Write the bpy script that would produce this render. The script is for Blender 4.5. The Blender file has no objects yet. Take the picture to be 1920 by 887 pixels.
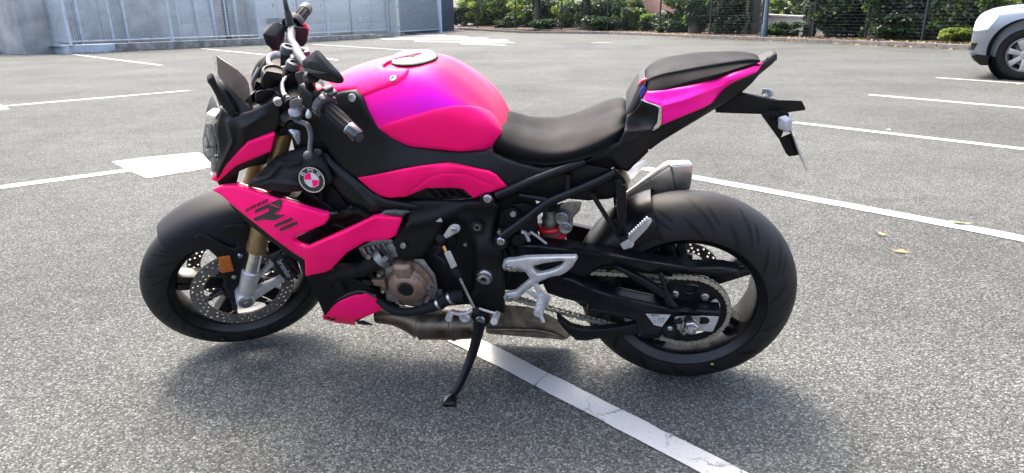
import bpy, bmesh, math, random
import numpy as np
from mathutils import Vector, Matrix
from mathutils.geometry import delaunay_2d_cdt
from mathutils.bvhtree import BVHTree

random.seed(7)
rng = np.random.default_rng(7)
SC = bpy.context.scene
COL = SC.collection

# ------------------------------------------------------------------ camera, sky, sun, exposure
CAM_H, PITCH, ROLL, FPX = 1.1886, 0.3439, 0.0135, 1323.5
W0, H0 = 1920.0, 887.0
_R = Vector((1, 0, 0))
_F = Vector((0, math.cos(PITCH), -math.sin(PITCH)))
_U = Vector((0, math.sin(PITCH), math.cos(PITCH)))
cr, sr = math.cos(ROLL), math.sin(ROLL)
cam = bpy.data.cameras.new("camera")
cam_o = bpy.data.objects.new("camera", cam)
COL.objects.link(cam_o)
cx_ = _R * cr - _U * sr
cy_ = _R * sr + _U * cr
cam_o.matrix_world = Matrix(((cx_.x, cy_.x, -_F.x, 0), (cx_.y, cy_.y, -_F.y, 0),
                             (cx_.z, cy_.z, -_F.z, CAM_H), (0, 0, 0, 1)))
cam.sensor_width = 36.0
cam.lens = FPX * 36.0 / W0
cam.clip_start, cam.clip_end = 0.02, 1500
SC.camera = cam_o

SUN_EL, SUN_AZ = math.radians(60), math.radians(-26)   # azimuth from +Y (away from camera) towards +X
SUN_DIR = Vector((math.sin(SUN_AZ) * math.cos(SUN_EL), math.cos(SUN_AZ) * math.cos(SUN_EL), math.sin(SUN_EL)))
wd = bpy.data.worlds.new("World")
SC.world = wd
wd.use_nodes = True
nt = wd.node_tree
sky = nt.nodes.new("ShaderNodeTexSky")
sky.sky_type = 'NISHITA'
sky.sun_disc = False
sky.sun_elevation = SUN_EL
sky.sun_rotation = SUN_AZ
sky.dust_density = 6.0
sky.air_density = 0.8
sky.ozone_density = 0.6
bgn = nt.nodes["Background"]
nt.links.new(sky.outputs[0], bgn.inputs[0])
bgn.inputs[1].default_value = 0.15
sl = bpy.data.lights.new("sun", 'SUN')
sl.energy = 0.5
sl.angle = math.radians(15.0)
sl.color = (1.0, 0.93, 0.80)
so = bpy.data.objects.new("sun", sl)
COL.objects.link(so)
so.rotation_euler = (-SUN_DIR).to_track_quat('-Z', 'Y').to_euler()
so.location = (0, 0, 20)
vs = SC.view_settings
vs.view_transform = 'Standard'
vs.look = 'None'
vs.gamma = 1
vs.use_curve_mapping = False
vs.exposure = 2.55

# ------------------------------------------------------------------ frames: pixel ray -> world / bike / steering frame
def ray_w(u, v):
    r = (u - W0 / 2) / FPX
    q = (H0 / 2 - v) / FPX
    r, q = r * cr + q * sr, -r * sr + q * cr
    return _R * r + _F + _U * q
CAMP = Vector((0, 0, CAM_H))
YAW, LEAN, STEER = 0.1563, 0.1998, 0.5739
WB, TRAIL, RAKE = 1.447, 0.096, math.radians(24.2)
_c, _s = math.cos(YAW), math.sin(YAW)
BIKE = Matrix(((-_c, -_s, 0, 0.5327), (_s, -_c, 0, 2.0261), (0, 0, 1, 0), (0, 0, 0, 1))) @ Matrix.Rotation(-LEAN, 4, 'X')
_k = Vector((-math.sin(RAKE), 0, math.cos(RAKE)))
_o = Vector((WB + TRAIL, 0, 0))
STEERM = Matrix.Translation(_o) @ Matrix.Rotation(STEER, 4, _k) @ Matrix.Translation(-_o)
BI = BIKE.inverted()
SI = (BIKE @ STEERM).inverted()

def gz(x, y):            # the car park falls gently away from the camera
    d = y - 3.0
    if d <= 0: return 0.0
    d = min(d, 40.0)
    return -0.040 * d * d / (d + 1.2)
def G(u, v, dz=0.0):     # ground point under a ray
    d = ray_w(u, v)
    t = (CAM_H) / max(1e-6, -d.z)
    for _ in range(60):
        p = CAMP + d * t
        z = gz(p.x, p.y) + dz
        t += 0.7 * (p.z - z) / max(1e-6, -d.z + 0.04)
    p = CAMP + d * t
    return Vector((p.x, p.y, gz(p.x, p.y) + dz))
def U(u, v, y, st=False):
    Mx = SI if st else BI
    o = Mx @ CAMP
    d = Mx.to_3x3() @ ray_w(u, v)
    return o + d * ((y - o.y) / d.y)
CR = dict(c1=(360, 0, .38314), c2=(360, 240, .33812), c3=(240, 340, .36069), c4=(580, 340, .36069), c5=(900, 340, .36069),
          c6=(1100, 340, .42843), c7=(1140, 60, .33812), c8=(600, 80, .36079), d1=(480, 0, .18033), d2=(370, 90, .29326),
          d3=(520, 130, .25937), d4=(660, 400, .24814), d5=(820, 400, .29326), d6=(340, 440, .21423), d8=(1180, 480, .22556),
          b1=(0, 0, .27056), b2=(500, 0, .27056), b3=(830, 0, .26042), b4=(1300, 0, .32292), b5=(1720, 0, .20284), b6=(1400, 150, .39454), pp=(0, 0, 1))
def K(c, pts):
    a = CR[c]
    return [(a[0] + a[2] * p[0], a[1] + a[2] * p[1]) + tuple(p[2:]) for p in pts]
def U1(c, x, y, Y, st=False):
    a = CR[c]
    return U(a[0] + a[2] * x, a[1] + a[2] * y, Y, st)

# ------------------------------------------------------------------ materials
MATS = {}
def mat(name, col, rough=0.5, metal=0.0, **kw):
    m = bpy.data.materials.new(name)
    m.use_nodes = True
    n = m.node_tree
    b = n.nodes["Principled BSDF"]
    b.inputs["Base Color"].default_value = (*col, 1)
    b.inputs["Roughness"].default_value = rough
    b.inputs["Metallic"].default_value = metal
    for k, v in kw.items():
        if k in ('noise', 'bump', 'dirt'): continue
        b.inputs[k].default_value = v
    tc = n.nodes.new("ShaderNodeTexCoord")
    if 'noise' in kw:       # (scale, amount) soft wear in colour and roughness
        sc_, am = kw['noise']
        t = n.nodes.new("ShaderNodeTexNoise"); t.inputs["Scale"].default_value = sc_; t.inputs["Detail"].default_value = 6
        n.links.new(tc.outputs["Object"], t.inputs["Vector"])
        r = n.nodes.new("ShaderNodeMapRange")
        r.inputs[1].default_value = 0.3; r.inputs[2].default_value = 0.7
        r.inputs[3].default_value = 1 - am; r.inputs[4].default_value = 1 + am
        n.links.new(t.outputs[0], r.inputs[0])
        mx = n.nodes.new("ShaderNodeVectorMath"); mx.operation = 'SCALE'
        mx.inputs[0].default_value = col
        n.links.new(r.outputs[0], mx.inputs["Scale"])
        n.links.new(mx.outputs[0], b.inputs["Base Color"])
        r2 = n.nodes.new("ShaderNodeMapRange")
        r2.inputs[1].default_value = 0.3; r2.inputs[2].default_value = 0.7
        r2.inputs[3].default_value = max(0, rough - am * .25); r2.inputs[4].default_value = min(1, rough + am * .25)
        n.links.new(t.outputs[0], r2.inputs[0]); n.links.new(r2.outputs[0], b.inputs["Roughness"])
    if 'bump' in kw:
        sc_, st_ = kw['bump']
        t = n.nodes.new("ShaderNodeTexNoise"); t.inputs["Scale"].default_value = sc_; t.inputs["Detail"].default_value = 3
        n.links.new(tc.outputs["Object"], t.inputs["Vector"])
        bp = n.nodes.new("ShaderNodeBump"); bp.inputs["Strength"].default_value = st_; bp.inputs["Distance"].default_value = 0.002
        n.links.new(t.outputs[0], bp.inputs["Height"]); n.links.new(bp.outputs[0], b.inputs["Normal"])
    MATS[name] = m
    return m

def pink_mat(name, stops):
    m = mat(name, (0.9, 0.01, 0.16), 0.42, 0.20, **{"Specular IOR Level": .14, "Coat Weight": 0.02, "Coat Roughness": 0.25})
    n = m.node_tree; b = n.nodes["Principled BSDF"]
    lw = n.nodes.new("ShaderNodeLayerWeight"); lw.inputs[0].default_value = 0.5   # colour by view angle: the film's flip plus painted sky reflection
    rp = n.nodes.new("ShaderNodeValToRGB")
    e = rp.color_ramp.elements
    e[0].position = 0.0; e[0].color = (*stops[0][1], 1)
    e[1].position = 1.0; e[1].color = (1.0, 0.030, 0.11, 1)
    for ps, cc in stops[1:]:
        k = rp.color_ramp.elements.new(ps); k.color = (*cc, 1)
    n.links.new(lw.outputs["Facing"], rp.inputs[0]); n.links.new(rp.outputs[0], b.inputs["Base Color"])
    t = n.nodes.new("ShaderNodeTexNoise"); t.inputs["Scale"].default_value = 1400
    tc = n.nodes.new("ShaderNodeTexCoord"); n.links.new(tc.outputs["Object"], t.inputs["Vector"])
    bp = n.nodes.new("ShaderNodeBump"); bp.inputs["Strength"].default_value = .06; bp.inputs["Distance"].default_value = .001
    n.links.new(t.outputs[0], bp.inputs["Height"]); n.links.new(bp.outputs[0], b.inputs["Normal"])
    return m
PINK = pink_mat('pink_wrap', ((0, (.98, .006, .145)), (.25, (.98, .007, .150)), (.36, (.98, .008, .16)), (.5, (.98, .010, .13)), (.65, (1.0, .014, .10))))
PINKT = pink_mat('pink_wrap_sky_band', ((0, (.74, .006, .50)), (.05, (.76, .006, .48)), (.10, (.94, .007, .34)), (.19, (.98, .008, .26)), (.33, (.98, .009, .15)), (.46, (.98, .010, .105)), (.62, (1.0, .014, .085))))  # tank wrap: blue sky reflection painted in as a purple band
PINKM = pink_mat('pink_wrap_sky_magenta', ((0, (.97, .008, .30)), (.2, (.97, .010, .28)), (.4, (.96, .02, .22)), (.6, (1.0, .05, .15))))  # same wrap on the tail, sky reflection put into its magenta
SATIN = mat('satin_black', (.004, .004, .0045), .36, noise=(30, .25), bump=(900, .06), **{"Specular IOR Level": .25})
MATTE = mat('matte_black_plastic', (.0045, .0045, .0048), .50, noise=(40, .25), bump=(1500, .12), **{"Specular IOR Level": .22})
GLOSS = mat('gloss_black', (.008, .008, .010), .16, noise=(25, .2), **{"Coat Weight": .5, "Coat Roughness": .08})
DGREY = mat('dark_grey_paint', (.011, .0118, .0135), .62, .0, noise=(12, .15), **{"Specular IOR Level": .16})
WHEELB = mat('wheel_black', (.005, .005, .0055), .30, .0, noise=(30, .25), **{"Specular IOR Level": .35})
YELLOW = mat('yellow_dot', (.42, .36, .06), .6)
DARK = mat('engine_black', (.005, .005, .0055), .55, noise=(60, .4), bump=(300, .2), **{"Specular IOR Level": .2})
FRAMEB = mat('frame_black', (.004, .0046, .006), .32, .1, noise=(35, .25), bump=(500, .08), **{"Specular IOR Level": .28})
VINYL = mat('seat_vinyl', (.0042, .0042, .0046), .64, noise=(20, .2), bump=(1100, .25), **{"Specular IOR Level": .13})
RUBBER = mat('rubber', (.006, .006, .006), .72, noise=(50, .3), bump=(800, .15), **{"Specular IOR Level": .22})
GOLD = mat('gold_anodised', (.30, .21, .10), .40, .8, noise=(40, .15))
SILVER = mat('silver_paint', (.46, .455, .44), .36, .45, noise=(60, .15))
CAST = mat('cast_aluminium', (.26, .26, .25), .48, .85, noise=(90, .3), bump=(600, .2))
CHROME = mat('polished_metal', (.72, .72, .72), .14, 1.0, noise=(40, .12))
STEEL = mat('steel_bolt', (.42, .42, .42), .30, 1.0, noise=(80, .2))
BRONZE = mat('bronze_paint', (.22, .145, .105), .42, .5, noise=(70, .2), bump=(700, .12))
STAIN = mat('brushed_stainless', (.62, .59, .53), .28, .9, noise=(18, .18))
REDM = mat('red_spring', (.55, .012, .02), .3, .1, noise=(30, .1))
REDB = mat('red_switch', (.65, .03, .06), .45)
AMBER = mat('amber_reflector', (.40, .10, .012), .28, 0.0, bump=(500, .6), noise=(200, .25))
WHITEP = mat('white_plastic', (.5, .5, .49), .45, noise=(30, .1))
LABELW = mat('label_white', (.40, .40, .375), .5, .1, noise=(60, .1))
BLUE = mat('blue_plastic', (.02, .04, .30), .45)
DISC = mat('disc_steel', (.16, .15, .135), .45, .6, noise=(120, .3))
CHAINM = mat('chain_metal', (.38, .36, .29), .38, .75, noise=(150, .35))
HEAT = mat('heat_tinted_steel', (.15, .115, .085), .36, .8, noise=(22, .5))
TITAN = mat('dirty_exhaust_box', (.22, .18, .13), .50, .6, noise=(30, .55), bump=(60, .2))
LENS = mat('clear_lens', (.93, .95, .95), .015, 0, **{"Transmission Weight": 1.0, "IOR": 1.12})
SMOKE = mat('smoked_screen', (.20, .18, .18), .05, 0, **{"Transmission Weight": .9, "IOR": 1.25})
BRASS = mat('brass', (.6, .38, .12), .3, 1.0)
SIGL = mat('grey_lens', (.42, .43, .44), .18, .3, noise=(60, .2))
PERCH = mat('lever_metal', (.22, .22, .225), .42, .6, noise=(60, .2))
SUNBLK = mat('sunlit_black', (.020, .020, .0205), .62, noise=(30, .2), bump=(900, .08), **{"Specular IOR Level": .12})  # black plastic lightened: sun on its top put into the colour
GREYD = mat('grey_plastic', (.045, .045, .048), .5, noise=(40, .2))

def tyre_mat(n_rep, tread_half, seed):
    m = mat('tyre_rubber_%d' % seed, (.014, .014, .0145), .58, **{"Specular IOR Level": .25})
    n = m.node_tree; b = n.nodes["Principled BSDF"]
    L = n.links.new
    uv = n.nodes.new("ShaderNodeTexCoord")
    sp = n.nodes.new("ShaderNodeSeparateXYZ"); L(uv.outputs["UV"], sp.inputs[0])
    def mth(op, a, bb=None, cc=None):
        k = n.nodes.new("ShaderNodeMath"); k.operation = op
        for i, x in enumerate((a, bb, cc)):
            if x is None: continue
            if isinstance(x, (int, float)): k.inputs[i].default_value = x
            else: L(x, k.inputs[i])
        return k.outputs[0]
    u, p = sp.outputs[0], sp.outputs[1]          # u: turns around the wheel, p: -1..1 across the tread
    ap = mth('ABSOLUTE', p)
    sgn = mth('SIGN', p)
    masks = []
    for (off, slope, curve, p0, p1, wdt) in ((0.0, .9, .5, .08, .64, .070), (.42, .7, .7, .40, .82, .075), (.72, .8, .4, .22, .52, .060)):
        s = mth('ADD', mth('MULTIPLY', ap, slope), mth('MULTIPLY', mth('MULTIPLY', ap, ap), curve))
        ph = mth('ADD', mth('SUBTRACT', mth('MULTIPLY', u, n_rep), s), mth('ADD', off, mth('MULTIPLY', sgn, .25)))
        d = mth('ABSOLUTE', mth('SUBTRACT', mth('FRACT', ph), .5))
        # taper the groove towards both ends
        mid, hw = (p0 + p1) / 2, (p1 - p0) / 2
        tp = mth('SUBTRACT', 1.0, mth('POWER', mth('DIVIDE', mth('ABSOLUTE', mth('SUBTRACT', ap, mid)), hw), 2.0))
        wv = mth('MULTIPLY', tp, wdt)
        masks.append(mth('GREATER_THAN', wv, d))
    msk = mth('MAXIMUM', mth('MAXIMUM', masks[0], masks[1]), masks[2])
    ns = n.nodes.new("ShaderNodeTexNoise"); ns.inputs["Scale"].default_value = 14; ns.inputs["Detail"].default_value = 8
    L(uv.outputs["Object"], ns.inputs["Vector"])
    # worn, dusty tread band; clean sidewall
    dust = mth('MULTIPLY', mth('SMOOTHSTEP' if False else 'LESS_THAN', ap, tread_half), ns.outputs[0])
    mix = n.nodes.new("ShaderNodeMix"); mix.data_type = 'RGBA'
    mix.inputs[6].default_value = (.0035, .0035, .0038, 1); mix.inputs[7].default_value = (.020, .0195, .019, 1)
    L(mth('MULTIPLY', dust, .8), mix.inputs[0])
    mix2 = n.nodes.new("ShaderNodeMix"); mix2.data_type = 'RGBA'; mix2.inputs[7].default_value = (.0012, .0012, .0012, 1)
    L(mix.outputs[2], mix2.inputs[6]); L(msk, mix2.inputs[0]); L(mix2.outputs[2], b.inputs["Base Color"])
    # raised rings on the sidewall
    rg = mth('MULTIPLY', mth('SINE', mth('MULTIPLY', ap, 90.0)), mth('GREATER_THAN', ap, .86))
    hgt = mth('ADD', mth('SUBTRACT', mth('MULTIPLY', rg, .12), msk), mth('MULTIPLY', ns.outputs[0], .15))
    bp = n.nodes.new("ShaderNodeBump"); bp.inputs["Strength"].default_value = .9; bp.inputs["Distance"].default_value = .010
    L(hgt, bp.inputs["Height"]); L(bp.outputs[0], b.inputs["Normal"])
    return m

# ------------------------------------------------------------------ mesh helpers
def finish(me, ang=38):
    me.update()
    for p in me.polygons: p.use_smooth = True
    try: me.set_sharp_from_angle(angle=math.radians(ang))
    except Exception: pass
def obj(name, bm, m, parent=None, st=False, ang=38, recalc=True):
    if recalc: bmesh.ops.recalc_face_normals(bm, faces=bm.faces)
    me = bpy.data.meshes.new(name)
    bm.to_mesh(me); bm.free()
    if isinstance(m, (list, tuple)):
        for k in m: me.materials.append(k)
    elif m: me.materials.append(m)
    finish(me, ang)
    o = bpy.data.objects.new(name, me)
    COL.objects.link(o)
    if parent:
        o.parent = parent
        if st: o.matrix_local = STEERM
    return o
def tag(o, label, cat, group=None, kind=None):
    if label: o['label'] = label
    if cat: o['category'] = cat
    if group: o['group'] = group
    if kind: o['kind'] = kind
    return o
def thing(name, label, cat, loc=(0, 0, 0), rz=0, group=None):
    o = bpy.data.objects.new(name, None)
    COL.objects.link(o); o.location = loc; o.rotation_euler = (0, 0, rz)
    o.empty_display_size = .1
    return tag(o, label, cat, group)
def bevel(bm, w=.003, seg=2, ang=30):
    es = [e for e in bm.edges if len(e.link_faces) == 2 and e.calc_face_angle(0) > math.radians(ang)]
    if es:
        bmesh.ops.bevel(bm, geom=es, offset=w, segments=seg, affect='EDGES', profile=.6, clamp_overlap=True)
def add_box(bm, c, size, rot=None, bev=0):
    b = bmesh.new()
    bmesh.ops.create_cube(b, size=1)
    for v in b.verts: v.co = Vector((v.co.x * size[0], v.co.y * size[1], v.co.z * size[2]))
    if bev: bevel(b, bev)
    M = Matrix.Translation(c) @ (rot.to_4x4() if rot else Matrix.Identity(4))
    b.transform(M)
    join(bm, b)
def join(bm, b):
    me = bpy.data.meshes.new("tmp")
    b.to_mesh(me); b.free()
    bm.from_mesh(me); bpy.data.meshes.remove(me)
def add_hull(bm, pts, bev=0, seg=2):
    b = bmesh.new()
    vs_ = [b.verts.new(p) for p in pts]
    r = bmesh.ops.convex_hull(b, input=vs_)
    dead = [v for v in b.verts if not v.link_faces]
    if dead: bmesh.ops.delete(b, geom=dead, context='VERTS')
    bmesh.ops.dissolve_limit(b, angle_limit=math.radians(3), verts=b.verts, edges=b.edges)
    if bev: bevel(b, bev, seg, 15)
    join(bm, b)
def catmull(pts, n):
    pts = [Vector(p) for p in pts]
    if len(pts) < 3: 
        return [pts[0].lerp(pts[-1], i / n) for i in range(n + 1)]
    out = []
    ext = [pts[0] * 2 - pts[1]] + pts + [pts[-1] * 2 - pts[-2]]
    for i in range(1, len(ext) - 2):
        a, b, c, d = ext[i - 1:i + 3]
        for k in range(n):
            t = k / n
            out.append(.5 * ((2 * b) + (c - a) * t + (2 * a - 5 * b + 4 * c - d) * t * t + (3 * b - a - 3 * c + d) * t ** 3))
    out.append(pts[-1])
    return out
def add_tube(bm, pts, r, seg=12, smooth=0, cap=True, flat=1.0):
    """swept tube; r may be a list (one radius per given point)"""
    if smooth:
        P0 = [Vector(p) for p in pts]
        rr = r if isinstance(r, (list, tuple)) else [r] * len(P0)
        P = catmull(P0, smooth)
        R = [rr[min(len(rr) - 1, i // smooth)] * (1 - (i % smooth) / smooth) + rr[min(len(rr) - 1, i // smooth + 1)] * ((i % smooth) / smooth) for i in range(len(P))]
    else:
        P = [Vector(p) for p in pts]
        R = list(r) if isinstance(r, (list, tuple)) else [r] * len(P)
    rings = []
    t0 = (P[1] - P[0]).normalized()
    n0 = t0.orthogonal().normalized()
    for i, p in enumerate(P):
        t = (P[min(i + 1, len(P) - 1)] - P[max(i - 1, 0)]).normalized()
        n0 = (n0 - t * n0.dot(t))
        n0 = n0.normalized() if n0.length > 1e-6 else t.orthogonal().normalized()
        b0 = t.cross(n0)
        rings.append([bm.verts.new(p + (n0 * math.cos(a) + b0 * math.sin(a) * flat) * R[i]) for a in [2 * math.pi * k / seg for k in range(seg)]])
    for a, b in zip(rings, rings[1:]):
        for k in range(seg):
            bm.faces.new((a[k], a[(k + 1) % seg], b[(k + 1) % seg], b[k]))
    if cap:
        bm.faces.new(rings[0][::-1]); bm.faces.new(rings[-1])
def add_lathe(bm, c, axis, prof, seg=32, closed=False):
    """prof: list of (radius, distance along axis)"""
    a = Vector(axis).normalized(); n = a.orthogonal().normalized(); b = a.cross(n); c = Vector(c)
    rings = []
    for (r, h) in prof:
        if r < 1e-6: rings.append([bm.verts.new(c + a * h)])
        else: rings.append([bm.verts.new(c + a * h + (n * math.cos(t) + b * math.sin(t)) * r) for t in [2 * math.pi * k / seg for k in range(seg)]])
    pr = list(zip(rings, rings[1:]))
    if closed: pr.append((rings[-1], rings[0]))
    for x, y in pr:
        for k in range(seg):
            k2 = (k + 1) % seg
            f = [x[k % len(x)], x[k2 % len(x)], y[k2 % len(y)], y[k % len(y)]]
            f = list(dict.fromkeys(f))
            if len(f) >= 3:
                try: bm.faces.new(f)
                except ValueError: pass
def add_bolt(bm, c, axis=(0, 1, 0), r=.008, h=.005):
    add_lathe(bm, c, axis, [(0, -h), (r, -h), (r, h * .5), (r * .82, h), (r * .5, h), (r * .42, h * .3), (0, h * .3)], 12)

def bolt(name, parent, c, axis=(0, 1, 0), r=.008, h=.005, m=None, st=False):
    bm = bmesh.new(); add_bolt(bm, c, axis, r, h)
    return obj(name, bm, m or STEEL, parent, st)

def poly_in(pt, poly):
    x, y = pt; ins = False
    j = len(poly) - 1
    for i in range(len(poly)):
        xi, yi = poly[i]; xj, yj = poly[j]
        if (yi > y) != (yj > y) and x < (xj - xi) * (y - yi) / (yj - yi) + xi: ins = not ins
        j = i
    return ins
def dens(poly, step):
    out = []
    for a, b in zip(poly, poly[1:] + poly[:1]):
        L = math.hypot(b[0] - a[0], b[1] - a[1]); n = max(1, int(round(L / step)))
        for k in range(n): out.append((a[0] + (b[0] - a[0]) * k / n, a[1] + (b[1] - a[1]) * k / n))
    return out
def chaikin(poly, n=1, cut=.2):
    for _ in range(n):
        o = []
        for a, b in zip(poly, poly[1:] + poly[:1]):
            o.append((a[0] + (b[0] - a[0]) * cut, a[1] + (b[1] - a[1]) * cut)); o.append((a[0] + (b[0] - a[0]) * (1 - cut), a[1] + (b[1] - a[1]) * (1 - cut)))
        poly = o
    return poly
def seg_d(P, poly, closed=True):
    """distance of points P (n,2) to a polyline"""
    P = np.asarray(P, float); q = np.asarray(poly, float)
    A = q if closed else q[:-1]; B = np.roll(q, -1, 0) if closed else q[1:]
    d = np.full(len(P), 1e9)
    for a, b in zip(A, B):
        ab = b - a; L = (ab @ ab) or 1e-9
        t = np.clip(((P - a) @ ab) / L, 0, 1)
        d = np.minimum(d, np.hypot(*(P - (a + t[:, None] * ab)).T))
    return d
def tps(ctrl):
    if not isinstance(ctrl, (list, tuple)): return lambda P: np.full(len(P), float(ctrl))
    c = np.array(ctrl, float)
    if len(c) == 1: return lambda P: np.full(len(P), c[0, 2])
    X = c[:, :2] / 100; n = len(X)
    if n < 3:
        d = X[1] - X[0]; L = d @ d
        return lambda P: c[0, 2] + (c[1, 2] - c[0, 2]) * np.clip(((np.asarray(P, float) / 100 - X[0]) @ d) / L, -.5, 1.5)
    def ker(r): return np.where(r > 1e-9, r * r * np.log(np.maximum(r, 1e-9)), 0)
    Km = ker(np.linalg.norm(X[:, None] - X[None], axis=2)) + 1e-4 * np.eye(n)
    Pm = np.hstack([np.ones((n, 1)), X])
    A = np.zeros((n + 3, n + 3)); A[:n, :n] = Km; A[:n, n:] = Pm; A[n:, :n] = Pm.T
    A[n:, n:] -= 1e-9 * np.eye(3)
    w = np.linalg.lstsq(A, np.concatenate([c[:, 2], np.zeros(3)]), rcond=None)[0]
    def f(P):
        Q = np.asarray(P, float) / 100
        return ker(np.linalg.norm(Q[:, None] - X[None], axis=2)) @ w[:n] + w[n] + Q @ w[n + 1:]
    return f
def offs_pts(loop, dist, sgn):
    """points moved inwards from a closed loop"""
    q = np.array(loop, float); t = np.roll(q, -1, 0) - np.roll(q, 1, 0)
    t /= np.maximum(1e-9, np.hypot(t[:, 0], t[:, 1]))[:, None]
    return [tuple(p) for p in q + np.stack([-t[:, 1], t[:, 0]], 1) * dist * sgn]
def area2(l): return sum(a[0] * b[1] - a[1] * b[0] for a, b in zip(l, l[1:] + l[:1]))
def cdt(outline, holes=(), step=7, inner=True, rings=(), extra=()):
    """triangles of a polygon with holes, filled with interior points (rows parallel to the rim first)"""
    pts = list(outline); edges = []
    n = len(outline); edges += [(i, (i + 1) % n) for i in range(n)]
    for h in holes:
        k = len(pts); pts += list(h); edges += [(k + i, k + (i + 1) % len(h)) for i in range(len(h))]
    def inside(p): return poly_in(p, outline) and not any(poly_in(p, h) for h in holes)
    def rim_d(c):
        d = seg_d(c, outline)
        for h in holes: d = np.minimum(d, seg_d(c, h))
        return d
    fixed = []
    for r_ in rings:
        c = offs_pts(outline, r_, 1 if area2(outline) > 0 else -1)
        for h in holes: c += offs_pts(list(h), r_, -1 if area2(list(h)) > 0 else 1)
        c = [p for p in c if inside(p)]
        if c: fixed += [p for p, q in zip(c, rim_d(c)) if q > r_ * .88]
    ex = [p for p in extra if inside(p)]
    if ex: fixed += [p for p, q in zip(ex, rim_d(ex)) if q > (max(rings) if rings else step * .4) * 1.1]
    keep = []
    for p in fixed:
        if all((p[0] - q[0]) ** 2 + (p[1] - q[1]) ** 2 > .45 for q in keep): keep.append(p)
    if inner:
        xs = [p[0] for p in outline]; ys = [p[1] for p in outline]
        cand = []
        y = min(ys); r = 0
        while y < max(ys):
            x = min(xs) + (step / 2 if r % 2 else 0)
            while x < max(xs):
                if inside((x, y)): cand.append((x, y))
                x += step
            y += step * .87; r += 1
        if cand:
            d = rim_d(cand)
            kp = np.array(keep) if keep else None
            for c, q in zip(cand, d):
                if q <= step * .55: continue
                if kp is not None and np.min((kp[:, 0] - c[0]) ** 2 + (kp[:, 1] - c[1]) ** 2) < (step * .5) ** 2: continue
                keep.append(c)
    pts += keep
    r = delaunay_2d_cdt([Vector(p) for p in pts], edges, [], 1, 1e-6)
    V = [tuple(v) for v in r[0]]; T = []
    for f in r[2]:
        f = tuple(f)
        c = (sum(V[i][0] for i in f) / len(f), sum(V[i][1] for i in f) / len(f))
        if any(poly_in(c, h) for h in holes): continue
        T.append(f)
    return V, T
def solidify(bm_pts, tris, off, name=None):
    """front points + back points (front+off) with side walls -> bmesh"""
    bm = bmesh.new()
    A = [bm.verts.new(p) for p in bm_pts]
    offs = off if isinstance(off, list) else [off] * len(A)
    B = [bm.verts.new(p + o) for p, o in zip(bm_pts, offs)]
    cnt = {}
    for f in tris:
        try: bm.faces.new([A[i] for i in f]); bm.faces.new([B[i] for i in reversed(f)])
        except ValueError: pass
        for a, b in zip(f, f[1:] + f[:1]): cnt[(a, b)] = 1
    for (a, b) in cnt:
        if (b, a) not in cnt:
            try: bm.faces.new((A[b], A[a], B[a], B[b]))
            except ValueError: pass
    dead = [v for v in bm.verts if not v.link_faces]
    if dead: bmesh.ops.delete(bm, geom=dead, context='VERTS')
    return bm
def mirror_of(o, name=None):
    """the same part on the right-hand side of the bike"""
    me = o.data.copy()
    for v in me.vertices: v.co.y = -v.co.y
    me.flip_normals()
    c = bpy.data.objects.new(name or o.name.split('.')[0], me)
    COL.objects.link(c); c.parent = o.parent; c.matrix_local = o.matrix_local.copy()
    return c
def panel(name, m, outline, ctrl, parent, st=False, holes=(), thick=.008, step=7, er=5, ed=.003, ridges=(), rnd=0, mirror=False, ang=38, bm_out=False):
    """moulded shell: outline seen from the side, its sideways bulge y given at control points"""
    ol = [p[:2] for p in outline]
    if rnd: ol = chaikin(ol, rnd)
    ol = dens(ol, step); hs = [dens(chaikin([p[:2] for p in h], 1), step) for h in holes]
    ext = []
    for (pl, wd_, hgt, mode) in ridges:
        q = dens([p[:2] for p in pl], step * .8)
        k_ = len(dens([p[:2] for p in pl], step * .8)) - max(1, int(round(math.hypot(pl[0][0] - pl[-1][0], pl[0][1] - pl[-1][1]) / (step * .8))))
        q = q[:k_ + 1]
        if len(q) < 3: continue
        for o_ in (0, .6, -.6, 1.25, -1.25, 2.0, -2.0): ext += offs_pts(q, wd_ * o_, 1)[1:-1] if o_ else q
    P, T = cdt(ol, hs, step, True, (er * .3, er * .65, er), ext)
    f = tps(ctrl)
    d = seg_d(P, ol)
    for h in hs: d = np.minimum(d, seg_d(P, h))
    def full(P_):
        y_ = f(P_)
        for (pl, wd_, hgt, mode) in ridges:
            dd = seg_d(P_, pl, False)
            y_ = y_ + hgt * (np.exp(-(dd / wd_) ** 2) if mode == 'line' else np.clip(1 - dd / wd_, 0, 1))
        return y_
    y = full(np.array(P)) - ed * np.clip(1 - d / er, 0, 1) ** 2
    pts = [U(p[0], p[1], float(q), st) for p, q in zip(P, y)]
    bm = solidify(pts, T, Vector((0, -thick, 0)))
    if bm_out: return bm, full
    o = obj(name, bm, m, parent, st, ang)
    if mirror: mirror_of(o)
    return o, full
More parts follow.
